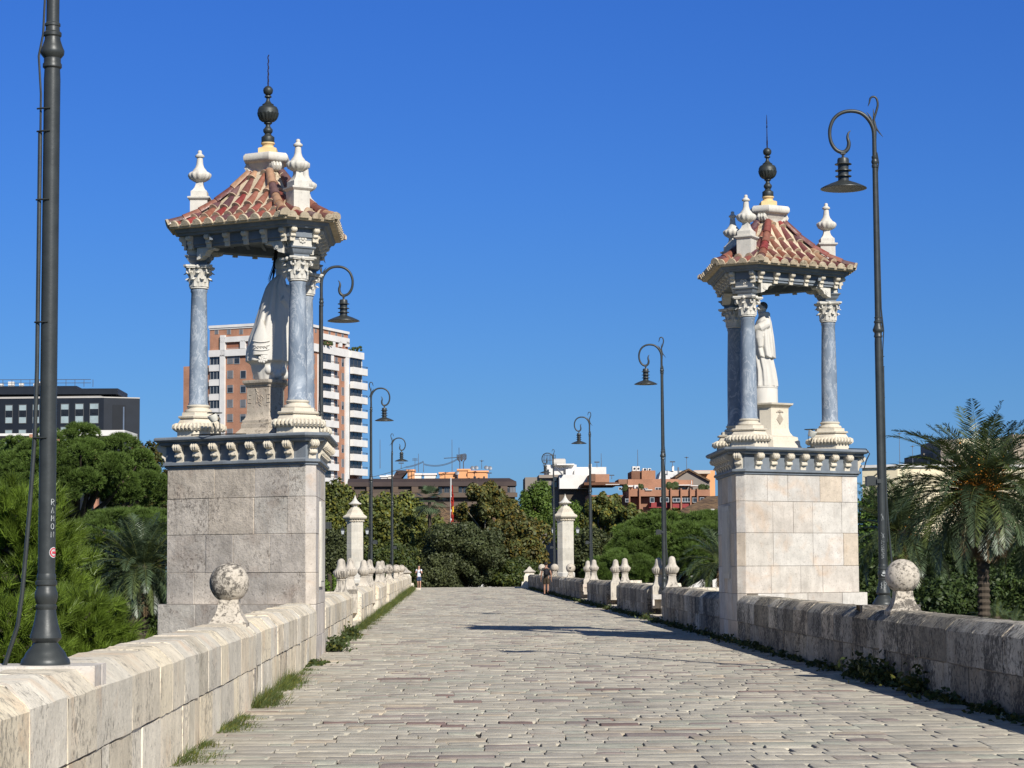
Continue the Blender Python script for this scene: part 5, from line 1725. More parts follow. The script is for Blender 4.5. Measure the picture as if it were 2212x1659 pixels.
def palm(x, y, depth, R_, label, seed, nf=54, ground=-8, dates=0, mat='frond', lean=0.0, dry=8, tr=.20, upright=0.35):
    rng = np.random.default_rng(seed)
    p = at(x, y, depth); g = ground; zc = p.z - g
    root = empty('date_palm', (p.x, depth, g), label=label, cat='palm tree', group='date palms')
    Vs = []; Fs = []; Ts = []; o = 0; ribs = MB(); Vd = []; Fd = []; od = 0
    for i in range(nf + dry):
        isdry = i >= nf
        az = i * 2.39996 + rng.uniform(-.2, .2)
        k = (i / nf) if not isdry else 1.0
        el = math.radians(84 - 118 * k ** 0.9 + rng.uniform(-8, 8)) if not isdry else math.radians(rng.uniform(-75, -45))
        L = R_ * (rng.uniform(.85, 1.1) * (0.8 + .25 * math.sin(PI * min(k, 1)))) * (.8 if isdry else 1)
        n = 16
        h = np.array([math.cos(az), math.sin(az), 0]); z = np.array([0, 0, 1.0])
        pos = np.array([0, 0, zc]) + h * .12
        e = el; pts = [pos.copy()]; dirs = []
        bend = math.radians((70 + 25 * rng.uniform(-1, 1)) * (upright + .65 * math.cos(max(el, 0)))) / n
        for j in range(n):
            d = h * math.cos(e) + z * math.sin(e)
            dirs.append(d); pos = pos + d * L / n; pts.append(pos.copy())
            e -= bend * (0.5 + 1.2 * j / n)
            e = max(e, -1.5)
        pts = np.array(pts); dirs.append(dirs[-1]); dirs = np.array(dirs)
        ribs.tube([tuple(q) for q in pts[::3]], [.028 * R_ / 3, .02 * R_ / 3, .015 * R_ / 3, .01, .006, .003][:len(pts[::3])], 4, tint=(1.6, 1.3, .8) if not isdry else (1.5, 1.0, .6))
        side = np.array([-math.sin(az), math.cos(az), 0])
        m = 64
        tt = np.linspace(.12, 1.0, m)
        idx = tt * n; i0 = np.clip(idx.astype(int), 0, n - 1); fr = (idx - i0)[:, None]
        B = pts[i0] * (1 - fr) + pts[i0 + 1] * fr; Dd = dirs[i0]
        upv = unit(np.cross(side[None, :], Dd)); upv = -upv
        ll = .185 * R_ * np.sin(PI * np.clip(tt * .92 + .06, 0, 1))[:, None] ** .6 * rng.uniform(.85, 1.1, (m, 1))
        for s in (-1, 1):
            ld = unit(side[None, :] * s * .85 + Dd * .75 + upv * .35 + rng.normal(size=(m, 3)) * .13 + np.array([0, 0, -.25 if not isdry else -.6]))
            wv = unit(np.cross(ld, upv)) * (.0095 * R_ / 3 + .004)
            tip = B + ld * ll + np.array([0, 0, -.03])
            mid = B + ld * ll * .45
            V = np.stack([B, mid + wv, tip, mid - wv], 1).reshape(-1, 3)
            F = np.arange(m * 4).reshape(m, 4)
            if isdry:
                Vd.append(V); Fd.append(F + od); od += len(V)
            else:
                Vs.append(V); Fs.append(F + o); o += len(V)
                kk = rng.uniform(.75, 1.25)
                c = np.array([1, 1, 1]) if rng.random() > .2 else np.array([1.3, 1.15, .7])
                Ts.append(np.tile(c * kk, (m, 1)) * rng.uniform(.85, 1.15, (m, 1)))
    np_mesh('fronds', np.concatenate(Vs), np.concatenate(Fs), M[mat], root, np.concatenate(Ts))
    if dry:
        np_mesh('dead_fronds', np.concatenate(Vd), np.concatenate(Fd), M['frond_dry'], root, np.ones((od // 4, 3)) * .8)
    ribs.build('frond_ribs', M['frond'], root, smooth=60)
    b = MB()
    zz_ = 0; prof = []
    while zz_ < zc - .1:
        rr = tr * (1.0 + .12 * ((len(prof) % 2) * 2 - 1)) * (1.25 if zc - zz_ < .7 else 1)
        prof.append((rr, zz_)); zz_ += .085
    b.lathe([(x_, z_) for x_, z_ in prof] + [(tr * 1.3, zc), (.05, zc + .2)], n=12)
    b.build('trunk', M['bark'], root, smooth=0)
    if dates:
        n = dates * 260; c = []
        P = []
        for q in range(dates):
            a = rng.uniform(0, 2 * PI); c0 = np.array([math.cos(a) * R_ * .17, math.sin(a) * R_ * .17, zc + rng.uniform(-.05, .16) * R_])
            P.append(c0 + rng.normal(size=(260, 3)) * np.array([.055, .055, .10]) * R_)
        P = np.concatenate(P)
        V, F = leaf_quads(P, unit(rng.normal(size=(len(P), 3))), .045 * R_ / 3, rng, 1.4)
        np_mesh('date_clusters', V, F, M['dates'], root, rng.uniform(.5, 1.3, (len(P), 1)) * np.ones((1, 3)))
    return root


palm(307, 1228, 60, 2.0, 'greyish date palm with arching fronds just left of the shaded pier', 301, 84, dry=6, upright=.5)
palm(2120, 1062, 62, 3.0, 'large date palm with orange fruit clusters and a tall scaly trunk', 302, 84, dates=12, dry=24, tr=.17, upright=.3)
palm(1945, 1150, 70, 2.5, 'smaller date palm with orange fruit behind the tall scribbled lamp', 303, 80, dates=4, dry=12, upright=.3)
palm(1562, 1215, 86, 2.2, 'palm whose fronds reach out left of the bright pier', 304, 40, dry=2, upright=.4)
palm(2262, 1130, 70, 2.6, 'date palm mostly cut off by the right picture edge', 305, 70, dates=2, dry=6)
palm(2150, 1340, 66, .8, 'small tufted palm at the foot of the big date palm', 306, 26, dry=0, upright=.15)
palm(2185, 1350, 60, .7, 'low young palm in the lower right corner behind the parapet', 307, 22, dry=0, upright=.15)


def fan_palm():
    rng = np.random.default_rng(9)
    p = at(928, 1082, 185); g = -1
    root = empty('fan_palm', (p.x, 185, g), label='small fan palm head sticking out in front of the brown block windows', cat='palm tree')
    zc = p.z - g; V = []; F = []
    for i in range(26):
        az = i * 2.4; el = R(75 - i * 5); d = np.array([math.cos(az) * math.cos(el), math.sin(az) * math.cos(el), math.sin(el)])
        c = np.array([0, 0, zc]) + d * .8
        s = unit(np.cross(d, [0, 0, 1.0001])); u = np.cross(s, d)
        for k in range(-6, 7):
            a = k * .2; dd = d * math.cos(a) + s * math.sin(a)
            b0 = len(V); w = s * .05
            V += [c, c + dd * .5 + w, c + dd * .95 - np.array([0, 0, .25]), c + dd * .5 - w]; F.append((b0, b0 + 1, b0 + 2, b0 + 3))
    np_mesh('fan_leaves', np.array(V), np.array(F), M['frond'], root, np.ones((len(F), 3)) * 1.0)
    trunk(root, [(0, 0, 0), (0, 0, zc)], [.2, .14], M['bark'])


fan_palm()


# ---------------------------------------------------------------- grass and weeds at the wall feet
def grass_strip(name, label, spans, X0, sgn, mat, n, hmax, seed, leafy_=False):
    rng = np.random.default_rng(seed)
    ys = []; wt = []
    for (a, b_, dens, hh) in spans:
        m = int(n * dens * (b_ - a))
        ys.append(np.stack([rng.uniform(a, b_, m), np.full(m, hh)], 1))
    Y = np.concatenate(ys); m = len(Y)
    dx = np.abs(rng.normal(size=m)) * .11
    hh = Y[:, 1] * rng.uniform(.35, 1.1, m) * np.clip(1.1 - dx * 2, .3, 1)
    cl = .55 + .75 * np.sin(Y[:, 0] * 2.6) * np.sin(Y[:, 0] * .9 + 1) + .25 * np.sin(Y[:, 0] * 7.0); hh *= np.clip(cl, .12, 1.35)
    dx = dx * np.clip(cl * 1.3, .15, 1.6)
    z0 = np.array([gz(y) for y in Y[:, 0]])
    P = np.stack([X0 + sgn * (dx + .01), Y[:, 0], z0], 1)
    lean = rng.normal(size=(m, 3)) * .35; lean[:, 2] = 1; lean[:, 0] += sgn * .25; lean = unit(lean)
    tip = P + lean * hh[:, None]
    if leafy_:
        c = P + lean * (hh * rng.uniform(.2, 1, m))[:, None]
        V, F = leaf_quads(c, unit(rng.normal(size=(m, 3)) + np.array([0, 0, .6])), .05, rng, 1.8)
    else:
        s = unit(np.cross(lean, rng.normal(size=(m, 3)))) * .0035
        mid = P + lean * hh[:, None] * .5
        V = np.stack([P - s, P + s, mid + s * .8, mid - s * .8, mid - s * .8, mid + s * .8, tip + s * .1 + np.array([.02, 0, -.02]) * sgn, tip - s * .1 + np.array([.02, 0, -.02]) * sgn], 1).reshape(-1, 3)
        F = np.arange(m * 8).reshape(-1, 4)
    T = rng.uniform(.7, 1.4, (len(F), 1)) * np.array([[1, 1, 1]])
    br = rng.random(len(F)) < .18
    T[br] = T[br] * np.array([2.0, 1.4, .9])
    o = np_mesh(name, V, F, M[mat], None, T)
    tag(o, label, 'grass', kind='stuff')


grass_strip('wall_grass', 'green grass growing where the paving meets the sunlit parapet', [(17, 20.5, .8, .14), (21.5, 24, 1.2, .14), (25.5, 32, 1.5, .26), (33, 36, .5, .10), (42, 46, .5, .1), (47, 52, 1.0, .30), (54, 68, 1.1, .26), (68, 100, 1.1, .30), (100, 150, 1.0, .40)], XL, 1, 'grass', 330, .3, 1)
grass_strip('wall_weeds', 'dark leafy weeds at the foot of the shaded parapet', [(16, 23, .5, .10), (23, 27, .9, .18), (27, 32, 3.0, .46), (33, 40, .5, .15), (40, 56, .5, .22), (56, 150, .5, .22)], XR, -1, 'weed', 150, .3, 2, True)
grass_strip('wall_weeds', 'leafy green weeds at the foot of the sunlit parapet beside the shrine', [(35.5, 37, 3, .1), (41.5, 45, 2.4, .3), (47, 52, 2.2, .34)], XL, 1, 'weed', 170, .3, 3, True)
# ---------------------------------------------------------------- buildings
M['flag_red'] = plain('dull_red_cloth', (.34, .03, .02), .8, .1, var=.5, scale=2)


def brick_mat(name, c1, c2, mortar, scale=1.0):
    m, nt, p = nodes_of(name, 0.9, 0.1)
    w = coords(nt)
    sep = nt.nodes.new('ShaderNodeSeparateXYZ'); nt.links.new(w, sep.inputs[0])
    ad = nt.nodes.new('ShaderNodeMath'); ad.operation = 'ADD'
    nt.links.new(sep.outputs[0], ad.inputs[0]); nt.links.new(sep.outputs[1], ad.inputs[1])
    cb = nt.nodes.new('ShaderNodeCombineXYZ'); nt.links.new(ad.outputs[0], cb.inputs[0]); nt.links.new(sep.outputs[2], cb.inputs[1])
    b = nt.nodes.new('ShaderNodeTexBrick'); nt.links.new(cb.outputs[0], b.inputs['Vector'])
    b.inputs['Color1'].default_value = (*c1, 1); b.inputs['Color2'].default_value = (*c2, 1); b.inputs['Mortar'].default_value = (*mortar, 1)
    b.inputs['Scale'].default_value = 4.0 * scale; b.inputs['Mortar Size'].default_value = 0.02
    c = mixc(nt, 1.0, b.outputs['Color'], ramp(nt, noise(nt, w, .35, 6, .6), [(.3, .72), (.7, 1.05)]), 'MULTIPLY')
    c = mixc(nt, 1.0, c, tint_node(nt), 'MULTIPLY')
    nt.links.new(c, p.inputs['Base Color'])
    return m


M['brick'] = brick_mat('orange_brick', (0.40, 0.185, 0.11), (0.45, 0.22, 0.135), (0.44, 0.28, 0.2))
M['brick_brown'] = brick_mat('brown_brick', (0.30, 0.16, 0.10), (0.36, 0.19, 0.12), (0.33, 0.22, 0.16))
M['render_white'] = plain('white_render', (0.72, 0.69, 0.64), .85, .1, var=.16, scale=.6, tinted=True)
M['render_orange'] = plain('peach_render', (0.72, 0.36, 0.17), .85, .1, var=.15, scale=.5, tinted=True)
M['render_cream'] = plain('cream_render', (0.76, 0.66, 0.45), .85, .1, var=.12, scale=.4, tinted=True)
M['render_taupe'] = plain('taupe_render', (0.24, 0.21, 0.18), .85, .1, var=.15, scale=.4, tinted=True)
M['dark_clad'] = plain('dark_navy_cladding', (0.012, 0.016, 0.023), .45, .3, var=.3, scale=.7, tinted=True)
M['brown_tile'] = plain('dark_brown_mansard', (0.060, 0.043, 0.038), .75, .2, var=.25, scale=.6, tinted=True)
M['brown_conc'] = plain('brown_concrete', (0.115, 0.09, 0.072), .85, .1, var=.2, scale=.5, tinted=True)
M['zinc'] = plain('pale_metal_roof', (0.5, 0.47, 0.42), .6, .3, var=.15, scale=.4)
M['window_glass'] = plain('window_glass', (0.03, 0.035, 0.04), .12, .8, var=.2, scale=1.0)
M['shutter'] = plain('grey_roller_shutter', (0.16, 0.165, 0.175), .6, .3, var=.2, scale=1.0, tinted=True)
M['alu'] = plain('window_frame_metal', (0.4, 0.41, 0.41), .5, .4)
M['red_panel'] = plain('dark_red_panel', (0.30, 0.055, 0.055), .7, .2, var=.2)
M['antenna'] = plain('antenna_metal', (0.14, 0.15, 0.17), .5, .4, .4)
M['old_tile'] = brick_mat('weathered_curved_tiles', (0.24, 0.155, 0.085), (0.09, 0.06, 0.045), (0.05, 0.035, 0.025), .55)


class Facade:
    """a vertical wall plane through ground point O running along direction a; bearings are turned into metres along it"""
    def __init__(s, x, depth, ang):
        p = at(x, HORIZ, depth); s.O = Vector((p.x, depth, 0)); a = R(ang)
        s.d = Vector((math.cos(a), math.sin(a), 0)); s.n = Vector((s.d.y, -s.d.x, 0))

    def u(s, x, y=1100):
        v = ray(x, y); det = v.x * s.d.y - v.y * s.d.x
        # C + t v = O + u d
        ox, oy = s.O.x, s.O.y
        t = (ox * s.d.y - oy * s.d.x) / det
        return (v.x * t - ox) / s.d.x if abs(s.d.x) > .3 else (v.y * t - oy) / s.d.y

    def z(s, x, y):
        v = ray(x, y); det = v.x * s.d.y - v.y * s.d.x
        t = (s.O.x * s.d.y - s.O.y * s.d.x) / det
        return EYE + v.z * t

    def slab(s, b, x0, y0, x1, y1, out=0.0, th=0.3, tint=(1, 1, 1), mat=0, zb=None):
        u0, u1 = s.u(x0), s.u(x1)
        if u0 > u1: u0, u1 = u1, u0
        z1 = s.z((x0 + x1) / 2, y0); z0 = s.z((x0 + x1) / 2, y1) if zb is None else zb
        c = s.O + s.d * (u0 + u1) / 2 + s.n * (out - th / 2)
        b.box((c.x, c.y, (z0 + z1) / 2), (u1 - u0, th, z1 - z0), math.atan2(s.d.y, s.d.x), tint, mat)

    def win(s, root, x0, y0, x1, y1, out=0.0, shut=0.0, frame='alu', glass='window_glass', name='window', panes=1, recess=.12):
        """window: frame mesh with a glass pane below it; shut = share covered by a blind"""
        u0, u1 = sorted((s.u(x0), s.u(x1))); xm = (x0 + x1) / 2
        z1, z0 = s.z(xm, y0), s.z(xm, y1); w, h = u1 - u0, z1 - z0; a = math.atan2(s.d.y, s.d.x)
        P = lambda u, z, o: (s.O.x + s.d.x * u + s.n.x * o, s.O.y + s.d.y * u + s.n.y * o, z)
        b = MB(); t = min(.07, w * .1)
        for k in range(panes + 1):
            b.box(P(u0 + t / 2 + (w - t) * k / panes, (z0 + z1) / 2, out + .02), (t, .06, h), a)
        for zc in (z0 + t / 2, z1 - t / 2):
            b.box(P((u0 + u1) / 2, zc, out + .018), (w - .01, .05, t), a)
        if shut > 0:
            b.box(P((u0 + u1) / 2, z1 - h * shut / 2, out + .022), (w * .97, .05, h * shut), a, mat=1)
        o = b.build(name, [M[frame], M['shutter']], root, smooth=0)
        g = MB(); g.box(P((u0 + u1) / 2, (z0 + z1) / 2, out - .006), (w * .99, .02, h * .99), a)
        g.build('pane', M[glass], o, smooth=0)
        return o


def bld(label, x, depth, name='building', group=None):
    p = at(x, HORIZ, depth)
    r = empty(name, (p.x, depth, -1), label=label, cat='building', group=group)
    r.location = (0, 0, 0)
    return r


def zoom_xy(zx, zy, ox, oy, sc):
    return ((ox + zx / sc) / 1.8228, (oy + zy / sc) / 1.8228)


# --- brick tower with white balconies
def tower():
    r = bld('tall orange brick apartment tower with stacked white balconies', 600, 455)
    Z = lambda x, y: zoom_xy(x, y, 700, 1250, 2.37)
    A = Facade(638, 455, 155)       # face running away to the left
    A.d = Vector((-math.cos(R(25)), math.sin(R(25)), 0)); A.n = Vector((-math.sin(R(25)), -math.cos(R(25)), 0))
    B = Facade(638, 455, 65); B.n = Vector((math.sin(R(65)), -math.cos(R(65)), 0))
    XB = lambda f, zx: Z(zx, 0)[0]

    def S(F, b, zx0, zy0, zx1, zy1, **k):
        a, c = Z(zx0, zy0), Z(zx1, zy1); F.slab(b, a[0], a[1], c[0], c[1], **k)

    def W(F, zx0, zy0, zx1, zy1, **k):
        a, c = Z(zx0, zy0), Z(zx1, zy1); return F.win(r, a[0], a[1], c[0], c[1], **k)
    # body: footprint polygon raised to the roof
    def prism(b, pts, z0, z1, mat=0, tint=(1, 1, 1)):
        b.rings([[(p.x, p.y, z0) for p in pts], [(p.x, p.y, z1) for p in pts]], mat=mat, tint=tint)
    ztop = A.z(*Z(900, 62))
    uL = A.u(XB(A, 290)); uR = B.u(XB(B, 1588))
    P0 = A.O; PA = A.O + A.d * uL; PB = B.O + B.d * uR; PC = PA + B.d * uR
    b = MB()
    prism(b, [P0, PB, PC, PA], -1, ztop)
    # low left wing
    uL2 = A.u(XB(A, 84)); q = Z(100, 455)
    P1 = A.O + A.d * (uL2 + 1.2) + B.d * .3; P2 = A.O + A.d * uL + B.d * .3
    prism(b, [P2, P2 + B.d * 12, P1 + B.d * 12, P1], -1, A.z(*q) * 1.0)
    # lower right wing
    uR2 = B.u(XB(B, 1742)); zr2 = B.z(*Z(1650, 330))
    Q1 = PB - B.n * 1.0; Q2 = B.O + B.d * uR2 - B.n * 1.0
    prism(b, [Q1, Q2, Q2 - B.n * 10, Q1 - B.n * 10], -1, zr2 * .86)
    b.build('brick_wall', M['brick'], r, smooth=0)
    w = MB()
    # parapet coping
    S(A, w, 290, 80, 1090, 96, out=.15, th=.5)
    w.v and None
    for F, u1 in ((A, uL), (B, uR)):
        c = F.O + F.d * u1 / 2 + F.n * .05
        w.box((c.x, c.y, ztop + .1), (u1 + .3, .5, .55), math.atan2(F.d.y, F.d.x))
    # face A: white frame band, pilaster, floor bands
    S(A, w, 397, 168, 1090, 218, out=.5, th=.8); S(A, w, 397, 168, 442, 352, out=.5, th=.8); S(A, w, 290, 290, 1090, 352, out=.5, th=.8)
    S(A, w, 585, 218, 632, 292, out=.5, th=.8); S(A, w, 780, 218, 1090, 292, out=.5, th=.8)
    S(A, w, 395, 352, 441, 1500, out=.5, th=.8, zb=-1)
    for k in range(9):
        y = 445 + k * 135.5
        S(A, w, 290, y, 396, y + 58, out=.3, th=.6)
    # face B
    S(B, w, 1330, 172, 1588, 228, out=.4, th=.7); S(B, w, 1255, 272, 1588, 345, out=.4, th=.7); S(B, w, 1425, 228, 1455, 275, out=.4, th=.7); S(B, w, 1495, 228, 1520, 275, out=.4, th=.7); S(B, w, 1560, 228, 1588, 275, out=.4, th=.7)
    S(B, w, 1300, 345, 1333, 1500, out=.35, th=.7, zb=-1); S(B, w, 1556, 345, 1588, 1500, out=.35, th=.7, zb=-1); S(B, w, 1425, 345, 1450, 1500, out=.2, th=.5, zb=-1)
    S(B, w, 1588, 322, 1706, 385, out=.9, th=1.6); S(B, w, 1680, 385, 1706, 1500, out=.4, th=.6, zb=-1)
    w.build('white_render_frame', M['render_white'], r, smooth=0)
    # windows, face A
    for (x0, x1) in ((337, 372), (452, 488), (568, 603)):
        W(A, x0, 112, x1, 158, shut=1.0)
    for (x0, x1) in ((446, 583), (634, 778)):
        W(A, x0, 222, x1, 288, out=.0, glass='brick_dark')
    for k in range(9):
        y = 358 + k * 135.5
        W(A, 297, y, 394, y + 86, out=.05, panes=3, shut=.15 if k % 2 else 0)
        W(A, 456, y + 2, 513, y + 76, out=.05, shut=[0.9, .9, .35, .95, .8, .9, .3, .9, .9][k]); W(A, 520 if k == 0 else 580, y + 2, 574 if k == 0 else 634, y + 76, out=.05, shut=[.3, 0.0, .2, .9, .3, .6, .9, .2, .4][k])
        W(A, 700, y + 2, 758, y + 76, out=.05, shut=.8)
    # face B windows
    for (x0, x1) in ((1276, 1292), (1338, 1356), (1404, 1422), (1466, 1484), (1527, 1546)):
        W(B, x0, 100 + (x0 - 1276) * .16, x1, 142 + (x0 - 1276) * .16, shut=1.0)
    for (x0, x1) in ((1456, 1494), (1521, 1558)):
        W(B, x0, 232 + (x0 - 1456) * .08, x1, 305, glass='brick_dark')
    for k in range(9):
        y = 372 + k * 134
        W(B, 1464, y, 1490, y + 78, shut=.95 if k not in (3, 7) else .3); W(B, 1527, y + 12, 1551, y + 88, shut=.95 if k % 3 else .5)
        W(B, 1258, y - 20, 1274, y + 62, shut=.5)
    # balconies: floor + parapet + dark opening behind
    for k in range(9):
        y = 428 + k * 134
        for (x0, x1, dy) in ((1332, 1482, 0), (1588, 1735, 48)):
            if dy and k > 7: continue
            a0, c0 = Z(x0, y - 90 + dy), Z(x1 - 40, y + 4 + dy)
            B.win(r, a0[0], a0[1], c0[0], c0[1], out=.45 if dy else .1, panes=3, shut=[.0, .1, 0][k % 3], frame='window_frame_dark', name='balcony_door')
            bb = MB()
            a, c = Z(x0, y + dy), Z(x1, y + 62 + dy)
            u0, u1 = sorted((B.u(a[0]), B.u(c[0]))); z1 = B.z((a[0] + c[0]) / 2, a[1]); z0 = B.z((a[0] + c[0]) / 2, c[1])
            o0 = .5 if dy else .1
            pts = [(u0, o0), (u0, o0 + .9), (u1 - .8, o0 + .9), (u1, o0 + .2), (u1, o0)]
            PT = [B.O + B.d * p[0] + B.n * p[1] for p in pts]
            bb.rings([[(p.x, p.y, z0) for p in PT], [(p.x, p.y, z1) for p in PT]])
            bo = bb.build('balcony', M['render_white'], r, smooth=0)
            rl = MB()
            PT2 = [p + Vector((0, 0, z1 + .38)) - Vector((0, 0, 0)) for p in PT[:4]]
            rl.tube(PT2, .05, 4); rl.tube([p - Vector((0, 0, .2)) for p in PT2], .03, 4)
            rl.build('railing', M['antenna'], bo, smooth=0)
    for zx in (1360, 1385, 1640, 1665):
        t = MB()
        q = Z(zx, 300 if zx > 1600 else 245); u = B.u(q[0]); c = B.O + B.d * u + B.n * .2
        for k in range(8):
            t.sphere((c.x + random.uniform(-1, 1), c.y + random.uniform(-1, 1), B.z(*q) + random.uniform(-.3, .5)), .3, 6, 5)
        t.build('terrace_bush', M['leaf_dark'], r, smooth=0)


M['brick_dark'] = plain('shaded_brick_recess', (0.30, 0.13, 0.08), .9, .1)
M['window_frame_dark'] = plain('dark_window_frame', (0.10, 0.10, 0.10), .5, .4)
random.seed(5)
tower()


# --- dark glass and cladding block at the left
def dark_block():
    r = bld('dark navy clad office block with pale window strips and a roof railing', 130, 320)
    Z = lambda x, y: zoom_xy(x, y, 0, 1400, 1.659)
    c = Z(668, 300)
    A = Facade(c[0], 320, 0); A.d = Vector((-math.cos(R(4)), math.sin(R(4)), 0)); A.n = Vector((-math.sin(R(4)), -math.cos(R(4)), 0))
    B = Facade(c[0], 320, 20); B.n = Vector((math.sin(R(20)), -math.cos(R(20)), 0))
    S = lambda F, b, x0, y0, x1, y1, **k: F.slab(b, *Z(x0, y0), *Z(x1, y1), **k)
    ztop = A.z(*Z(400, 278)); P0 = A.O; uA = 34; uB = B.u(Z(908, 0)[0])
    b = MB(); PB = B.O + B.d * uB; PA = A.O + A.d * uA
    b.rings([[(p.x, p.y, z) for p in (P0, PB, PB + Vector((-6, 22, 0)), PA + Vector((0, 22, 0)), PA)] for z in (-1, ztop)])
    b.build('clad_wall', M['dark_clad'], r, smooth=0)
    b = MB()
    z2 = A.z(*Z(400, 243))
    b.rings([[(p.x, p.y, z) for p in (P0 + o, PB + o * .6, PB + Vector((-6, 22, 0)), PA + Vector((0, 22, 0)), PA + o)] for z, o in ((ztop + .002, Vector((0, 0, 0))), (ztop + .15, Vector((0, 0, 0))))])
    b.rings([[(P0.x - .2, P0.y, ztop + .15), (PB.x, PB.y, ztop + .15), (PB.x - 6, PB.y + 20, ztop + .15), (PA.x, PA.y, ztop + .15)], [(P0.x - 1.5, P0.y + 5, z2), (PB.x - 5, PB.y + 6, z2 - .2), (PB.x - 9, PB.y + 12, z2), (PA.x, PA.y + 5, z2)]])
    b.build('sloping_roof', M['zinc'], r, smooth=0)
    b = MB()
    z3, z4 = A.z(*Z(500, 212)), A.z(*Z(500, 238)); z5 = A.z(*Z(300, 196))
    q = A.O + A.d * 1.4
    b.box((q.x - 15, q.y + 8, (z4 + z2) / 2), (30, 8, max(.6, z4 - z2 + .4)))
    b.box((q.x - 12.5, q.y + 7.5, (z3 + z4) / 2), (31, 10, z3 - z4 + .25))
    b.box((q.x - 20, q.y + 7.5, z5 - .3), (34, 9, .9))
    b.build('penthouse', M['dark_clad'], r, smooth=0)
    b = MB(); rn = random.Random(1)
    for k in range(22):
        b.tube([(q.x - 28 + k * 1.3, q.y + 3.2, z5), (q.x - 28 + k * 1.3, q.y + 3.2, z5 + 1.1)], .04, 4)
    for zz in (.6, 1.1): b.tube([(q.x - 29, q.y + 3.2, z5 + zz), (q.x - 1, q.y + 3.2, z5 + zz)], .04, 4)
    b.build('roof_railing', M['antenna'], r, smooth=0)
    b = MB()
    for k in range(16):
        h = rn.choice((.5, .8, 1.2, 2.4 if k < 2 else .6)); b.box((q.x - 28 + rn.uniform(0, 20), q.y + 4.5, z5 + h / 2 + .1), (rn.uniform(.3, .9), .6, h))
    b.build('roof_equipment', M['render_white'], r, smooth=0)
    for x0, x1 in ((26, 76), (115, 167), (205, 252), (-62, -12), (298, 348), (390, 445), (484, 541), (579, 640)):
        for (y0, y1) in ((322, 444), (472 if x0 > 300 else 484, 600)):
            y0 -= (x0 - 26) * .02
            o = A.win(r, *Z(x0, y0), *Z(x1, y1), out=.05, panes=1, glass='pale_glass', frame='window_frame_dark')
            if y0 < 400:
                b = MB(); S(A, b, x0 + 4, y0 + 38, x1 - 4, y0 + 80, out=.14, th=.08); S(A, b, x0 + 18, y0 + 50, x1 - 18, y0 + 68, out=.2, th=.08)
                b.build('dark_square_panel', M['dark_clad'], o, smooth=0)
    b = MB(); S(B, b, 730, 322, 815, 600, out=.06, th=.06, tint=(.5, .5, .5)); S(B, b, 797, 335, 806, 560, out=.12, th=.06, tint=(9, 9, 9))
    b.build('dark_bay_slab', M['dark_clad'], r, smooth=0)  # flat slab in a darker wall tone, slightly proud, with a pale strip
    # terrace slab with brick piers in front
    p = at(60, 940, 240)
    r2 = bld('low pale terrace roof on brick piers in front of the dark office block', 100, 240)
    F = Facade(252 / 1, 300, 0); F.d = Vector((-math.cos(R(3)), math.sin(R(3)), 0)); F.n = Vector((0, -1, 0))
    b = MB(); F.slab(b, *Z(-80, 508), *Z(400, 524), out=0, th=9); F.slab(b, *Z(370, 494), *Z(835, 530), out=2, th=9)
    b.build('roof_slab', M['render_white'], r2, smooth=0)
    b = MB()
    for x in (200, 380, 500, 625, 724):
        F.slab(b, *Z(x, 518), *Z(x + 24, 600), out=1.5, th=1, zb=-1)
    b.build('brick_pier', M['brick'], r2, smooth=0)


M['pale_glass'] = plain('pale_reflecting_glass', (0.33, 0.40, 0.40), .25, .6, var=.3, scale=.8)
dark_block()


def mast(x, ybase, ytop, depth, label, kind=0):
    p0 = at(x, ybase, depth); p1 = at(x, ytop, depth); h = p1.z - p0.z
    b = MB(); b.tube([(0, 0, 0), (0, 0, h)], [.05 * depth / 300, .03 * depth / 300], 5)
    k = depth / 300
    if kind == 1:      # yagi bars
        for zz in (.97, .9, .83):
            b.tube([(-.35 * k, 0, h * zz), (.35 * k, 0, h * zz)], .025 * k, 4)
    if kind == 2:      # dish
        b.M = Matrix.Translation((0, -.1, h)) @ Matrix.Rotation(R(70), 4, 'X'); b.lathe([(.05 * k, -.08 * k), (.2 * k, -.04 * k), (.30 * k, .04 * k), (.28 * k, .05 * k)], n=16); b.M = None
    if kind == 3:      # aerial with arms
        b.tube([(-1.1 * k, 0, h * .42), (1.1 * k, 0, h * .45)], .05 * k, 4); b.tube([(.95 * k, 0, h * .42), (.95 * k, 0, h * .75)], .04 * k, 4)
    if kind == 4:
        b.sphere((0, 0, h), .12 * k, 8, 6); b.tube([(-.3 * k, 0, h), (.3 * k, 0, h)], .03 * k, 4)
    o = b.build('roof_antenna', M['antenna'], None, smooth=40); o.location = p0
    tag(o, label, 'antenna', 'antennas and dishes on the distant roofs')
    return o


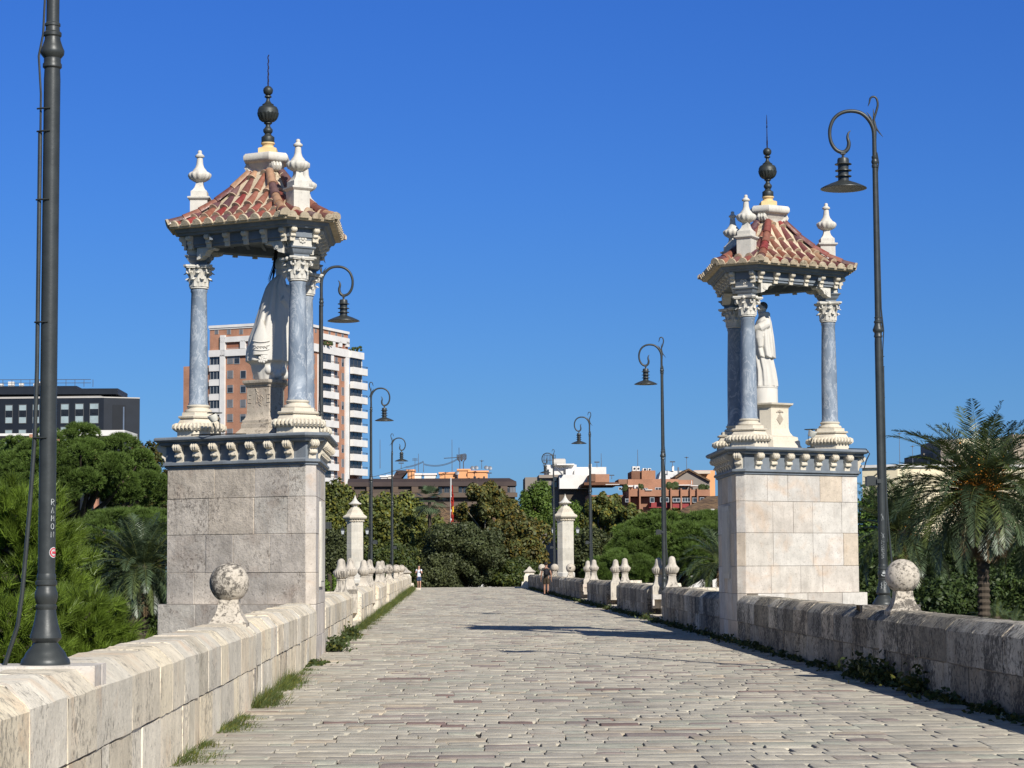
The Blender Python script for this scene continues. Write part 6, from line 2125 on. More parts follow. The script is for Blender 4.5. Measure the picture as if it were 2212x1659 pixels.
# --- long brown block with mansard roof
def brown_block():
    Z = lambda x, y: zoom_xy(x, y, 1400, 1750, 3.16)
    r = bld('long low block with a dark brown mansard roof and window bands', 960, 300)
    F = Facade(Z(1960, 500)[0], 300, 0); F.d = Vector((-1, 0.02, 0)).normalized(); F.n = Vector((0, -1, 0))
    P = lambda x, y, o=0: (F.O.x - F.u(Z(x, y)[0]), F.O.y - o, F.z(*Z(x, y)))
    b = MB()
    x0, x1 = P(-100, 500)[0], P(2005, 500)[0]
    ze, zm, zt = P(1000, 520)[2], P(1000, 465)[2], P(1000, 412)[2]
    y = F.O.y
    b.rings([[(x0, y, ze), (x1, y, ze), (x1, y + 14, ze), (x0, y + 14, ze)], [(x0, y + .4, zm), (x1, y + .4, zm), (x1, y + 14, zm), (x0, y + 14, zm)],
             [(x0, y + 3, zt), (P(1925, 412)[0], y + 3, zt), (P(1925, 412)[0], y + 12, zt), (x0, y + 12, zt)]])
    b.rings([[P(450, 412, -3), P(560, 412, -3), (P(560, 412)[0], y + 9, zt), (P(450, 412)[0], y + 9, zt)], [P(503, 305, -5), P(650, 305, -5), (P(650, 305)[0], y + 8, P(650, 305)[2]), (P(503, 305)[0], y + 8, P(503, 305)[2])]], tint=(1.0, .95, .95))
    b.build('mansard_roof', M['brown_tile'], r, smooth=0)
    b = MB()
    b.box(((x0 + x1) / 2, y + 7, (ze - 1) / 2), (x1 - x0 - .4, 13, ze + 1 - .02))
    for k in range(2):
        zb = P(1000, 605 + k * 120)[2]; zc = P(1000, 660 + k * 120)[2]
        b.box(((x0 + x1) / 2 + .1, y + .2, (zb + zc) / 2), (x1 - x0, .9, zb - zc), tint=(1.25, 1.2, 1.15))
    for xx in (-60, 180, 490, 740, 985, 1240, 1440, 1730, 1850):
        b.box((P(xx, 500)[0], y + .3, (ze + P(0, 605)[2]) / 2), (.9, .5, ze - P(0, 605)[2]), tint=(1.2, 1.1, 1.0))
    b.build('concrete_wall', M['brown_conc'], r, smooth=0)
    for i, (a, c) in enumerate(((505, 612), (616, 722), (880, 945), (1008, 1080), (1104, 1170), (1255, 1330), (1345, 1420), (1860, 1915), (1920, 1995), (250, 330), (340, 420))):
        F.win(r, *Z(a, 528), *Z(c, 602), out=-.3, panes=1 if i % 2 else 2, frame='window_frame_dark', shut=.2 if i % 3 == 1 else (.9 if i in (7, 8) else 0))
    # roof top volumes
    for mat, lb, boxes in (('render_orange', 'peach coloured stair tower on the brown block with dishes on top', ((1280, 308, 1395, 405, 4), (1400, 325, 1655, 408, 5), (1395, 300, 1425, 405, 6))),
                           ('render_orange', 'small peach roof house in the middle of the brown block', ((1048, 345, 1275, 408, 5),)),
                           ('render_orange', 'peach gable next to the steep brown roof at the near end', ((640, 310, 728, 408, 5),)),
                           ('render_white', 'white roof huts behind the brown block', ((728, 352, 815, 405, 7), (850, 352, 998, 405, 7), (300, 385, 380, 415, 6), (380, 372, 470, 412, 7)))):
        r2 = bld(lb, 900, 300, 'roof_house')
        b = MB()
        for (a, t, c, e, dd) in boxes:
            p, q = P(a, t), P(c, e)
            b.box(((p[0] + q[0]) / 2, y + dd + 2.5, (p[2] + q[2]) / 2 - .3), (abs(q[0] - p[0]), 5, abs(p[2] - q[2]) + .6))
            b.box(((p[0] + q[0]) / 2, y + dd + 2.5, p[2] + .1), (abs(q[0] - p[0]) + .3, 5.3, .22), tint=(1.15, 1.1, 1.1))
        b.build('wall', M[mat], r2, smooth=0)
        if mat == 'render_orange' and len(boxes) == 3:
            for (a, c) in ((1475, 1508), (1600, 1620)):
                F.win(r2, *Z(a, 378), *Z(c, 407), out=-4.9, frame='window_frame_dark')
    for i, (x, y0, y1, kd, lb) in enumerate(((305, 300, -60, 0, 'tall thin striped mast above the pale huts near the sunlit lamps'), (568, 300, 225, 1, 'aerial on the steep brown roof ridge'), (740, 345, 170, 1, 'yagi aerial above the first white hut'),
                                           (783, 345, 115, 0, 'plain thin pole right of the yagi aerial'), (846, 345, 215, 0, 'short dark topped pole that carries the wires'), (1201, 340, -60, 3, 'tall mast with a cross arm above the middle of the brown block'),
                                           (1570, 305, 205, 4, 'round whip aerial on the peach tower'), (1455, 318, 295, 2, 'first small dish on the peach tower'), (1502, 315, 292, 2, 'second small dish on the peach tower'), (1626, 315, 290, 2, 'third dish near the corner of the peach tower'),
                                           (1672, 325, 297, 2, 'large dish on the outer corner of the peach tower'), (1662, 410, 350, 1, 'small aerial right of the peach tower'), (1264, 400, 358, 2, 'white dish left of the peach tower'))):
        x_, a_ = Z(x, y0); _, c_ = Z(x, y1)
        mast(x_, a_, c_, 303, lb, kd)
    # lattice mast
    b = MB(); p0 = P(1327, 300, -6); hh = P(1327, 98, -6)[2] - p0[2]
    for s in (-1, 1):
        for yy in (-.6, .6):
            b.tube([(s * .25, yy * .5, 0), (s * .25, yy * .5, hh * .55), (s * .62, yy, hh * .75), (s * .62, yy, hh)], .06, 4)
    for k in range(7):
        zc = hh * (.62 + k * .055); b.tube([(-.55, -.6, zc), (.55, -.6, zc + .2)], .05, 4); b.sphere((0, 0, zc), .12, 6, 5)
    o = b.build('lattice_mast', M['antenna'], None, smooth=0); o.location = p0
    tag(o, 'forked lattice mast standing on the peach tower, wires running to it', 'antenna mast')
    b = MB()
    for dz in (0, 12):
        for (xa, ya, xb, yb, sag) in ((850, 228 + dz, 1310, 140 + dz, 55), (620, 265 + dz, 845, 195 + dz, 12), (180, 400, 620, 270, 8) if dz == 0 else (450, 318, 640, 300, 3)):
            pts = [P(xa + (xb - xa) * t, ya + (yb - ya) * t + sag * 4 * t * (1 - t), -3) for t in [k / 12 for k in range(13)]]
            b.tube(pts, .035, 4)
    tag(b.build('overhead_wires', M['antenna']), 'sagging pair of wires strung over the brown block roof to the lattice mast', 'wires')
    # low tiled roofs behind the trees and a white wall
    r3 = bld('old low house with curved tile roof and white wall glimpsed through the brownish plane', 1040, 226, 'tiled_house')
    b = MB(); a_ = at(890, 1100, 226); c_ = at(1175, 1100, 226); m_ = at(1000, 1128, 226)
    b.rings([[(a_.x, 226, m_.z - 1.2), (c_.x, 226, m_.z - 1.2), (c_.x, 240, m_.z - 1.2), (a_.x, 240, m_.z - 1.2)], [(a_.x, 231, at(1000, 1096, 231).z), (c_.x, 231, at(1000, 1096, 231).z), (c_.x, 234, at(1000, 1096, 231).z), (a_.x, 234, at(1000, 1096, 231).z)]])
    b.build('roof', M['old_tile'], r3, smooth=0)
    b = MB(); b.box(((a_.x + c_.x) / 2, 233, (m_.z - 2.2) / 2), (c_.x - a_.x - 1, 12, m_.z - .2)); b.build('wall', M['render_white'], r3, smooth=0)


brown_block()
# flag pole in front of the brown block
p = at(974, 1110, 198)
fr = empty('flag_pole', (p.x, 198, -1), label='white flag pole with a limp red and yellow flag before the brown block', cat='flag pole')
b = MB(); zt = at(974, 1032, 198).z + 1; b.lathe([(.09, 0), (.07, zt - .1), (.1, zt - .05), (.02, zt)], n=10); b.build('pole', M['render_white'], fr)
b = MB(); rn = random.Random(3)
for k in range(14):
    zc = at(974, 1052, 198).z + 1 - k * .26
    for j in range(3):
        b.box((.06 + .05 * j + rn.uniform(-.05, .05), rn.uniform(-.12, .12), zc), (.11, .10, .30), rn.uniform(-.6, .6), tint=(1, 1, 1), mat=1 if 7 <= k <= 9 and j == 2 else 0)
b.build('flag', [M['flag_red'], plain('yellow_cloth', (.75, .45, .03))], fr, smooth=0)


# --- right hand group: white roofs, brick flats
def right_group():
    Z = lambda x, y: zoom_xy(x, y, 2000, 1700, 2.369)
    F = Facade(1300, 300, 0); F.d = Vector((1, 0, 0)); F.n = Vector((0, -1, 0)); y = F.O.y
    P = lambda x, y_, d=300: tuple(at(*Z(x, y_), d))

    def vol(b, x0, y0, x1, y1, d, dep=6, tint=(1, 1, 1), mat=0, zb=None):
        p, q = P(x0, y0, d), P(x1, y1, d)
        zl = q[2] if zb is None else zb
        b.box(((p[0] + q[0]) / 2, d + dep / 2, (p[2] + zl) / 2), (abs(q[0] - p[0]), dep, p[2] - zl), tint=tint, mat=mat)
    r = bld('white stepped roof terraces with an outside stair, right of the bright pine', 1230, 300)
    b = MB()
    vol(b, 480, 400, 770, 530, 296, 10); vol(b, 360, 308, 640, 402, 300, 8, (.97, .97, .97)); vol(b, 560, 345, 780, 405, 298, 6); vol(b, 640, 330, 918, 470, 303, 8, (.98, .98, .98))
    vol(b, 755, 300, 782, 340, 300, 1); vol(b, 540, 350, 570, 402, 297.5, 1); vol(b, 620, 355, 655, 402, 297.5, 1); vol(b, 455, 298, 620, 310, 299, 9)
    b.build('wall', M['render_white'], r, smooth=0)
    b = MB(); vol(b, 160, 425, 482, 530, 299, 8, zb=-1); vol(b, 290, 402, 480, 430, 298.5, 8, (1.2, 1.15, 1.1)); vol(b, 480, 528, 770, 600, 297, 8, (.5, .45, .4), zb=-1)
    b.build('lower_wall', M['render_taupe'], r, smooth=0)
    b = MB()
    for k in range(9):
        vol(b, 440 + k * 8, 325 + k * 9, 452 + k * 8, 333 + k * 9, 295.5, .8)
    b.build('roof_stair', M['antenna'], r, smooth=0)
    for (a, t, c, e) in ((365, 352, 385, 410), (530, 348, 582, 400), (425, 425, 455, 465), (400, 470, 455, 525)):
        F.win(r, *Z(a, t), *Z(c, e), out=.3 if e < 415 else 1.6, frame='window_frame_dark')
    b = MB(); p = P(475, 292, 300); b.M = Matrix.Translation((p[0], 300, p[2])) @ Matrix.Rotation(PI / 2, 4, 'Y'); b.lathe([(.5, -.9), (.6, -.8), (.6, .8), (.5, .9)], n=16)
    o = b.build('water_tank', M['zinc'], r, smooth=40)
    b = MB()
    for k in range(9):
        q = P(330 + k * 14, 320, 301); b.tube([q, (q[0], q[1], q[2] + 1.5)], .04, 4)
    for h in (.8, 1.5): q = P(330, 320, 301); q2 = P(445, 320, 301); b.tube([(q[0], q[1], q[2] + h), (q2[0], q2[1], q2[2] + h)], .04, 4)
    b.build('roof_railing', M['antenna'], r, smooth=0)

    Y = lambda x, y: zoom_xy(x, y, 2300, 1800, 4.022)
    PY = lambda x, y_, d=280: tuple(at(*Y(x, y_), d))

    def vy(b, x0, y0, x1, y1, d, dep=6, tint=(1, 1, 1), mat=0, zb=None):
        p, q = PY(x0, y0, d), PY(x1, y1, d)
        zl = q[2] if zb is None else zb
        b.box(((p[0] + q[0]) / 2, d + dep / 2, (p[2] + zl) / 2), (abs(q[0] - p[0]), dep, p[2] - zl), tint=tint, mat=mat)
    r = bld('stepped brick flats with terraces and red window panels', 1440, 280)
    b = MB()
    vy(b, 95, 270, 400, 395, 290, 6, (1.15, 1.1, 1.05)); vy(b, 105, 265, 180, 385, 289.6, 6, (.6, .6, .6)); vy(b, 545, 350, 690, 430, 286, 6, (.8, .8, .8)); vy(b, 680, 350, 1500, 520, 286, 8, (1.2, 1.1, 1.05))
    vy(b, 750, 222, 915, 345, 288, 6, (.65, .62, .62)); vy(b, 912, 212, 1130, 352, 287.6, 6, (1.25, 1.15, 1.05)); vy(b, 1500, 360, 1725, 440, 287, 6, (1.1, 1.0, .95))
    vy(b, 700, 520, 1990, 615, 280, 9, (1.15, 1.05, 1.0)); vy(b, 700, 640, 1990, 900, 281.2, 8, (.9, .85, .85), zb=-1)
    for x in (720, 885, 1380, 1540, 1690, 1800):
        vy(b, x - 14, 495, x + 14, 900, 279.6, 2, (1.1, 1.0, .95), zb=-1)
    vy(b, 0, 400, 540, 440, 286, 10, (.5, .45, .42)); vy(b, 80, 600, 700, 900, 284, 8, (.9, .85, .8), zb=-1)
    b.build('brick_wall', M['brick_brown'], r, smooth=0)
    b = MB(); vy(b, 1400, 720, 1530, 805, 279.9, 1.2); vy(b, 1555, 720, 1685, 800, 279.9, 1.2); vy(b, 1030, 715, 1370, 800, 280.4, 1)
    b.build('red_panel', M['red_panel'], r, smooth=0)
    FF = Facade(1440, 280, 0); FF.d = Vector((1, 0, 0)); FF.n = Vector((0, -1, 0))
    for (a, t, c, e, pn, sh) in ((1400, 648, 1520, 715, 2, 0), (1550, 645, 1680, 715, 3, .1), (1040, 640, 1110, 720, 1, 0), (1200, 640, 1340, 715, 2, 0), (1715, 640, 1790, 720, 1, .2), (1830, 640, 1900, 700, 1, 0), (650, 655, 705, 715, 1, .4)):
        FF.win(r, *Y(a, t), *Y(c, e), out=.3, panes=pn, shut=sh)
    for (a, t, c, e, pn) in ((1460, 445, 1680, 510, 3), (1735, 450, 1800, 515, 2), (1190, 455, 1340, 512, 3), (995, 465, 1075, 510, 2), (600, 450, 700, 500, 2)):
        FF.win(r, *Y(a, t), *Y(c, e), out=-5.3, panes=pn, glass='window_glass')
    b = MB(); vy(b, 1440, 436, 1690, 448, 283, 4); vy(b, 1690, 445, 1805, 458, 283, 3); vy(b, 645, 445, 790, 470, 283, 3); vy(b, 795, 440, 855, 495, 282, 2); vy(b, 1700, 370, 1708, 440, 285, .5); vy(b, 970, 512, 1080, 524, 279.8, 1); vy(b, 340, 428, 560, 436, 285, 3)
    b.build('awnings', M['render_white'], r, smooth=0)
    b = MB(); rn = random.Random(8)
    for (x0, x1, yy, s) in ((1330, 1460, 470, 1.0), (1820, 1950, 500, .7), (870, 930, 480, .5), (620, 680, 490, .5)):
        b = MB()
        for k in range(16):
            q = PY(rn.uniform(x0, x1), yy + rn.uniform(-40, 30), 281.5); b.sphere(q, .4 * s * rn.uniform(.6, 1.1), 7, 5, jit=.08, seed=k)
        b.build('terrace_bush', M['leaf_dark'], r, smooth=0)
    for x0, x1, lb in ((775, 830, 'first upright air conditioner on the brick flats'), (838, 892, 'second upright air conditioner on the brick flats'), (938, 1000, 'dark sided air conditioner box on the brick flats'), (1020, 1072, 'pale cube air conditioner right on the roof edge of the brick flats')):
        q0, q1 = PY(x0, 140 if x0 < 900 else 170, 288), PY(x1, 213, 288)
        a = empty('air_conditioner', ((q0[0] + q1[0]) / 2, 289, q1[2]), label=lb, cat='air conditioner', group='air conditioners on the brick flats')
        h = q0[2] - q1[2]; w = q1[0] - q0[0]
        b = MB(); b.box((0, .6, h / 2), (w, 1.2, h)); b.build('casing', M['render_white'], a, smooth=0)
        b = MB(); b.M = Matrix.Translation((w * .1, -.02, h * .5)) @ Matrix.Rotation(PI / 2, 4, 'X'); b.lathe([(w * .3, -.02), (w * .3, .03)], n=14); b.build('fan_grille', M['window_glass'], a, smooth=0)
    r = bld('white metal roof with small chimneys between the brick flats and the grey gable', 1520, 300)
    b = MB()
    q = [PY(1180, 350, 300), PY(1460, 350, 300), PY(1510, 218, 306), PY(1215, 218, 306)]
    b.add([q[0], q[1], q[2], q[3]] + [(v[0], v[1] + 6, v[2] - .3) for v in q], [(0, 1, 2, 3), (4, 5, 6, 7), (0, 1, 5, 4), (1, 2, 6, 5), (2, 3, 7, 6), (3, 0, 4, 7)])
    vy(b, 1395, 140, 1425, 218, 305, .8); vy(b, 1510, 215, 2000, 260, 309, 5, (.8, .7, .6))
    b.build('pale_roof', M['render_white'], r, smooth=0)
    b = MB(); vy(b, 1486, 160, 1504, 300, 299, .6); vy(b, 1310, 205, 1322, 285, 299, .4); vy(b, 1255, 262, 1320, 280, 299, .4)
    b.build('flue', M['antenna'], r, smooth=0)
    r = bld('grey gabled house wall with sloping brown roof edge', 1565, 292)
    b = MB(); pts = [PY(1440, 350, 292), PY(1650, 215, 292), PY(1990, 400, 292)]; z0 = -1
    poly = [pts[0], pts[1], pts[2], (pts[2][0], 292, z0), (pts[0][0], 292, z0)]
    b.rings([[(p[0], 292, p[2]) for p in poly], [(p[0], 300, p[2]) for p in poly]])
    b.build('wall', M['render_taupe'], r, smooth=0)
    b = MB()
    for a_, c_ in ((pts[0], pts[1]), (pts[1], pts[2])):
        b.rings([[(a_[0], 291.6, a_[2] + .05), (a_[0], 300.5, a_[2] + .05), (a_[0], 300.5, a_[2] + .3), (a_[0], 291.6, a_[2] + .3)], [(c_[0], 291.6, c_[2] + .05), (c_[0], 300.5, c_[2] + .05), (c_[0], 300.5, c_[2] + .3), (c_[0], 291.6, c_[2] + .3)]])
    b.build('roof', M['old_tile'], r, smooth=0)
    r = bld('ochre balcony house behind the grey gable', 1590, 310)
    b = MB(); vy(b, 1740, 210, 2080, 900, 312, 8, zb=-1); b.build('wall', M['render_orange'], r, smooth=0)
    r = bld('old house with weathered curved tile roof beside the bright pier', 1540, 230, 'tiled_house')
    b = MB(); q = [PY(1420, 885, 230), PY(2150, 905, 230), PY(2300, 605, 238), PY(1975, 618, 238)]
    b.add([q[0], q[1], q[2], q[3]] + [(v[0], v[1] + .5, v[2] - .35) for v in q], [(0, 1, 2, 3), (4, 5, 6, 7), (0, 1, 5, 4), (1, 2, 6, 5), (2, 3, 7, 6), (3, 0, 4, 7)])
    b.build('roof', M['old_tile'], r, smooth=0)
    b = MB(); a_ = PY(1500, 895, 231); c_ = PY(2200, 900, 231); b.box(((a_[0] + c_[0]) / 2, 235, (a_[2] - 1.2) / 2), (c_[0] - a_[0], 7, a_[2] + .6)); vy(b, 2000, 820, 2065, 900, 230.2, 1)
    b.build('wall', M['render_white'], r, smooth=0)
    for (x, y0, y1, kd, lb) in ((850, 145, -120, 0, 'very tall thin mast over the brick flats air conditioners'), (1401, 150, 65, 1, 'aerial on the small white chimney'), (1625, 215, 5, 4, 'mast with a pale globe above the grey gable'), (203, 160, 70, 1, 'aerial on the white terraces near the third lamp'), (272, 150, -60, 0, 'tall dark mast on the white terraces'), (437, 350, 280, 1, 'tiny aerial on the brick stair house')):
        x_, a2 = Y(x, y0); _, c2 = Y(x, y1); mast(x_, a2, c2, 300, lb, kd)


right_group()


def cream_group():
    Z = lambda x, y: zoom_xy(x, y, 3380, 1650, 3.3926)
    r = bld('cream rendered flat roofed block whose shaded side faces the tall lamp', 1980, 210)
    c = Z(550, 640); A = Facade(c[0], 210, 0); A.d = Vector((-math.cos(R(28)), math.sin(R(28)), 0)); A.n = Vector((-math.sin(R(28)), -math.cos(R(28)), 0))
    B = Facade(c[0], 210, 8); B.n = Vector((math.sin(R(8)), -math.cos(R(8)), 0))
    uA = A.u(Z(60, 0)[0]); uB = 30; zt = A.z(*Z(550, 640)); P0 = A.O; PA = P0 + A.d * uA; PB = P0 + B.d * uB
    b = MB(); b.rings([[(p.x, p.y, z) for p in (P0, PB, PB + Vector((-3, 14, 0)), PA + Vector((6, 12, 0)), PA)] for z in (-8, zt)]); b.build('wall', M['render_cream'], r, smooth=0)
    b = MB()
    for p, q in ((P0, PB), (P0, PA)):
        m = (p + q) / 2; d = q - p; b.box((m.x, m.y, zt + .12), (d.length + .3, .5, .26), math.atan2(d.y, d.x))
    b.build('coping', M['render_white'], r, smooth=0)
    B.win(r, *Z(682, 838), *Z(742, 885), out=.05)
    r = bld('taller cream and taupe block rising behind the crown of the big palm', 2110, 240)
    b = MB()

    def v(x0, y0, x1, y1, d, dep, mat, tint=(1, 1, 1)):
        p = at(*Z(x0, y0), d); q = at(*Z(x1, y1), d)
        b.box(((p.x + q.x) / 2, d + dep / 2, (p.z - 8) / 2), (q.x - p.x, dep, p.z + 8), tint=tint, mat=mat)
    v(865, 460, 1100, 640, 240, 10, 1); v(1095, 275, 1325, 640, 236, 10, 1, (1.3, 1.25, 1.2)); v(1325, 262, 1900, 640, 236.2, 10, 0); v(930, 560, 957, 640, 239.5, 1, 0); v(1900, 390, 2080, 700, 238, 10, 1); v(2066, 205, 2500, 700, 234, 10, 1, (1.6, 1.5, 1.35)); v(1895, 480, 1922, 640, 237.5, 1, 0)
    b.build('wall', [M['render_cream'], M['render_taupe']], r, smooth=0)
    F = Facade(2150, 234, 0); F.d = Vector((1, 0, 0)); F.n = Vector((0, -1, 0))
    for (a, t, c_, e) in ((2165, 320, 2195, 350), (2000, 420, 2030, 450)):
        F.win(r, *Z(a, t), *Z(c_, e), out=.1)
    for (x, y0, y1, kd, lb) in ((555, 635, 195, 4, 'tall bent whip aerial on the cream block'), (728, 635, 365, 4, 'shorter aerial with a globe on the cream block'), (372, 640, 618, 1, 'low aerial near the lamp on the cream block'), (500, 640, 622, 1, 'low second aerial on the cream block'), (800, 635, 597, 1, 'small aerial by the taupe block')):
        x_, a2 = Z(x, y0); _, c2 = Z(x, y1); mast(x_, a2, c2, 214, lb, kd)


cream_group()
# ---------------------------------------------------------------- people
def skinned(name, joints, edges, mat, parent, sub=2):
    """joints: {key: (x, y, z, r)}"""
    keys = list(joints)
    me = bpy.data.meshes.new(name)
    me.from_pydata([joints[k][:3] for k in keys], [(keys.index(a), keys.index(b)) for a, b in edges], [])
    o = bpy.data.objects.new(name + '_raw', me); COL.objects.link(o)
    sk = o.modifiers.new('skin', 'SKIN'); sk.use_smooth_shade = True
    sv = me.skin_vertices[0].data if me.skin_vertices else None
    if sv is None:
        bm = bmesh.new(); bm.from_mesh(me); bm.verts.layers.skin.verify(); bm.to_mesh(me); bm.free(); sv = me.skin_vertices[0].data
    for i, k in enumerate(keys):
        r = joints[k][3]
        sv[i].radius = (r, r) if not isinstance(r, tuple) else r
        sv[i].use_root = (i == 0)
    ss = o.modifiers.new('sub', 'SUBSURF'); ss.levels = sub; ss.render_levels = sub
    dg = bpy.context.evaluated_depsgraph_get()
    m2 = bpy.data.meshes.new_from_object(o.evaluated_get(dg)); m2.name = name
    bpy.data.objects.remove(o)
    m2.materials.clear(); m2.materials.append(mat)
    o = bpy.data.objects.new(name, m2); COL.objects.link(o); o.parent = parent
    return o


def chain(*ks):
    return [(ks[i], ks[i + 1]) for i in range(len(ks) - 1)]


M['skin'] = plain('skin', (0.52, 0.30, 0.21), .55, .3, var=.08)
M['skin_tan'] = plain('tanned_skin', (0.32, 0.17, 0.11), .55, .3, var=.08)
M['hair_dark'] = plain('dark_hair', (0.02, 0.015, 0.012), .6, .3)
M['white_cloth'] = plain('pale_shirt_cotton', (0.66, 0.70, 0.78), .85, .1, var=.1, bstr=.2)
M['navy_cloth'] = plain('navy_shorts_cotton', (0.05, 0.07, 0.12), .85, .1)
M['black_cloth'] = plain('black_nylon', (0.014, 0.014, 0.017), .7, .2)
M['charcoal_cloth'] = plain('charcoal_shirt_cotton', (0.05, 0.05, 0.045), .85, .1)
M['olive_cloth'] = plain('dark_olive_shorts_cotton', (0.06, 0.045, 0.03), .85, .1)
M['pale_shoe'] = plain('pale_shoe_canvas', (0.6, 0.58, 0.54), .7, .2)


def hand(j, e, s, wrist, d, side_v, key):
    """palm plus five curled fingers as branches of the body skeleton"""
    w = Vector(wrist); d = Vector(d).normalized(); sv = Vector(side_v).normalized()
    pk = key + 'palm'; j[pk] = (*(w + d * .055), .028); e.append((s, pk))
    cur = d.cross(sv)
    for i, ln in enumerate((.030, .038, .042, .037)):
        a = w + d * .10 + sv * (i - 1.5) * -.018; b = a + d * ln + cur * .008; c = b + d * ln * .6 + cur * .025
        j[f'{key}f{i}a'] = (*a, .009); j[f'{key}f{i}b'] = (*b, .008); j[f'{key}f{i}c'] = (*c, .007)
        e += chain(pk, f'{key}f{i}a', f'{key}f{i}b', f'{key}f{i}c')
    a = w + d * .05 + sv * .038; b = a + d * .03 + sv * .014
    j[key + 'ta'] = (*a, .011); j[key + 'tb'] = (*b, .008); e += chain(pk, key + 'ta', key + 'tb')


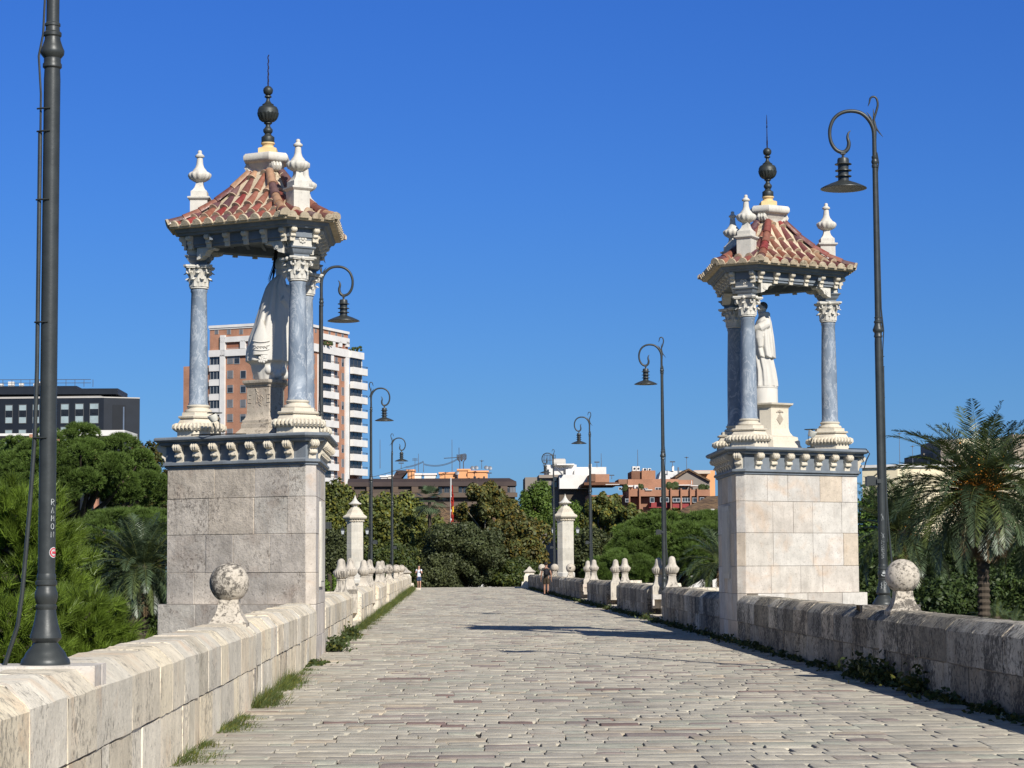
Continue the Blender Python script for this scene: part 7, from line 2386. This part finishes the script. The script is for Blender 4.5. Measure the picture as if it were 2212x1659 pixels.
def person(loc, rz, label, H, pose, cloth, skin, hair_mat, shoe, pack_front):
    root = empty('person', loc, rz, label=label, cat='person')
    s = H / 1.75
    j = {}; e = []
    S = lambda x, y, z, r: (x * s, y * s, z * s, tuple(q * s for q in r) if isinstance(r, tuple) else r * s)
    # x: to the person's left, -y: forward
    j['pelvis'] = S(0, 0, .95, (.145, .10)); j['waist'] = S(0, .0, 1.10, (.125, .09)); j['chest'] = S(0, .0, 1.30, (.155, .105)); j['upper'] = S(0, .01, 1.42, (.12, .085))
    j['neck'] = S(0, -.005, 1.50, .055); j['head0'] = S(0, -.03, 1.57, .062); j['head1'] = S(0, -.03, 1.65, (.078, .092)); j['head2'] = S(0, -.02, 1.71, (.062, .075))
    j['nose0'] = S(0, -.125, 1.63, .012)
    e += chain('pelvis', 'waist', 'chest', 'upper', 'neck', 'head0', 'head1', 'head2'); e.append(('head1', 'nose0'))
    j['earl'] = S(.078, -.02, 1.635, .014); j['earr'] = S(-.078, -.02, 1.635, .014); e += [('head1', 'earl'), ('head1', 'earr')]
    for sd, k in ((1, 'l'), (-1, 'r')):
        sh = (.175 * sd, .01, 1.41); j['sh' + k] = S(*sh, .058)
        el, wr = pose['arm' + k]
        j['el' + k] = S(*el, .042); j['wr' + k] = S(*wr, .026)
        m1 = tuple((a + b) / 2 for a, b in zip(sh, el)); j['ua' + k] = S(*m1, .050)
        m2 = tuple(a * .6 + b * .4 for a, b in zip(el, wr)); j['fa' + k] = S(*m2, .040)
        e += chain('upper', 'sh' + k, 'ua' + k, 'el' + k, 'fa' + k, 'wr' + k)
        d = Vector(wr) - Vector(el)
        hand(j, e, 'wr' + k, Vector(wr) * s, d, Vector((0, -1, 0)) if abs(d.normalized().z) > .5 else Vector((sd * -1, 0, .2)), 'h' + k)
        kn, an, toe = pose['leg' + k]
        j['hip' + k] = S(.09 * sd, 0, .90, .095); j['th' + k] = S(*[(a + b) / 2 for a, b in zip((.09 * sd, 0, .90), kn)], .078); j['kn' + k] = S(*kn, .054)
        j['ca' + k] = S(*[a * .65 + b * .35 + c for a, b, c in zip(kn, an, (0, .012, 0))], .056); j['an' + k] = S(*an, .036)
        j['to' + k] = S(*toe, .034); j['hl' + k] = S(an[0], an[1] + .045, an[2] - .055, .034)
        e += chain('pelvis', 'hip' + k, 'th' + k, 'kn' + k, 'ca' + k, 'an' + k, 'to' + k); e.append(('an' + k, 'hl' + k))
    skinned('body', j, e, skin, root)
    # shirt
    t = {k: j[k] for k in ('pelvis', 'waist', 'chest', 'upper')}
    g = lambda v, q: (v[0], v[1], v[2], tuple(a + q for a in v[3]) if isinstance(v[3], tuple) else v[3] + q)
    sh = {k: g(v, .016) for k, v in t.items()}; sh['pelvis'] = (sh['pelvis'][0], sh['pelvis'][1], sh['pelvis'][2] - .075 * s, tuple(q + .008 for q in sh['pelvis'][3])); sh['low'] = (0, 0, sh['pelvis'][2] + .10 * s, (.155 * s, .118 * s))
    se = chain('pelvis', 'low', 'waist', 'chest', 'upper')
    for k in 'lr':
        sh['sh' + k] = g(j['sh' + k], .014); sh['ua' + k] = g(j['ua' + k], .016); se += chain('upper', 'sh' + k, 'ua' + k)
    skinned('shirt', sh, se, cloth[0], root)
    st = {'pelvis': g(j['pelvis'], .010), 'waist': (j['waist'][0], j['waist'][1], j['waist'][2] - .06, j['waist'][3])}
    pe = [('pelvis', 'waist')]
    for k in 'lr':
        st['hip' + k] = g(j['hip' + k], .016); st['th' + k] = g(j['th' + k], .026)
        kk = j['kn' + k]; th = j['th' + k]; st['kn' + k] = (kk[0] * .75 + th[0] * .25, kk[1] * .75 + th[1] * .25, kk[2] * .75 + th[2] * .25, .075 * s)
        pe += chain('pelvis', 'hip' + k, 'th' + k, 'kn' + k)
    skinned('shorts', st, pe, cloth[1], root)
    b = MB(); b.sphere(tuple(Vector(j['head2'][:3]) + Vector((0, .015 * s, -.005 * s))), .094 * s, 16, 10, .95, jit=.004)
    b.build('hair', hair_mat, root, smooth=60)
    for k in 'lr':
        b = MB(); a, t_, h = Vector(j['an' + k][:3]), Vector(j['to' + k][:3]), Vector(j['hl' + k][:3])
        b.tube([h + Vector((0, .015, 0)), (h + t_) / 2 + Vector((0, 0, .004)), t_, t_ + (t_ - h) * .12], [.040 * s, .046 * s, .044 * s, .022 * s], 12)
        b.build('shoe', shoe, root, smooth=60)
    b = MB(); yb = .155 if pack_front else .17
    b.sphere((0, yb * s, 1.24 * s), .15 * s, 18, 12, 1.45); b.sphere((0, (yb + .07) * s, 1.14 * s), .10 * s, 14, 10, 1.0)
    for sd in (-1, 1):
        b.tube([(sd * .10 * s, .12 * s, 1.44 * s), (sd * .11 * s, .0, 1.495 * s), (sd * .105 * s, -.125 * s, 1.38 * s), (sd * .12 * s, -.135 * s, 1.22 * s), (sd * .15 * s, -.02, 1.10 * s), (sd * .10 * s, .11 * s, 1.08 * s)], .021 * s, 6)
    b.build('backpack', M['black_cloth'], root, smooth=60)
    return root


# walker facing the viewer, one hand to the mouth, one on the strap
wp = at(905, 1271, 153)
person((wp.x, 153, gz(153) + .012), 0, 'walker coming closer in a pale shirt and navy shorts, hand at the mouth', 1.63,
       {'arml': ((.22, -.05, 1.16), (.13, -.22, 1.33)), 'armr': ((-.24, -.06, 1.17), (-.09, -.17, 1.42)),
        'legl': ((.10, -.10, .50), (.10, -.03, .10), (.11, -.17, .04)), 'legr': ((-.085, -.01, .50), (-.06, .20, .14), (-.065, .07, .045))},
       (M['white_cloth'], M['navy_cloth']), M['skin'], M['hair_dark'], M['pale_shoe'], True)
bp = at(1180, 1284, 119)
person((5.42, 118, gz(118) + .012), PI - .08, 'dark clothed backpacker walking away along the shaded parapet', 1.70,
       {'arml': ((.27, .04, 1.15), (.29, -.04, .88)), 'armr': ((-.26, .05, 1.15), (-.27, .02, .88)),
        'legl': ((.10, -.06, .50), (.10, .0, .09), (.11, -.14, .035)), 'legr': ((-.09, .04, .50), (-.09, .20, .13), (-.095, .08, .04))},
       (M['charcoal_cloth'], M['olive_cloth']), M['skin_tan'], M['hair_dark'], M['black_cloth'], False)
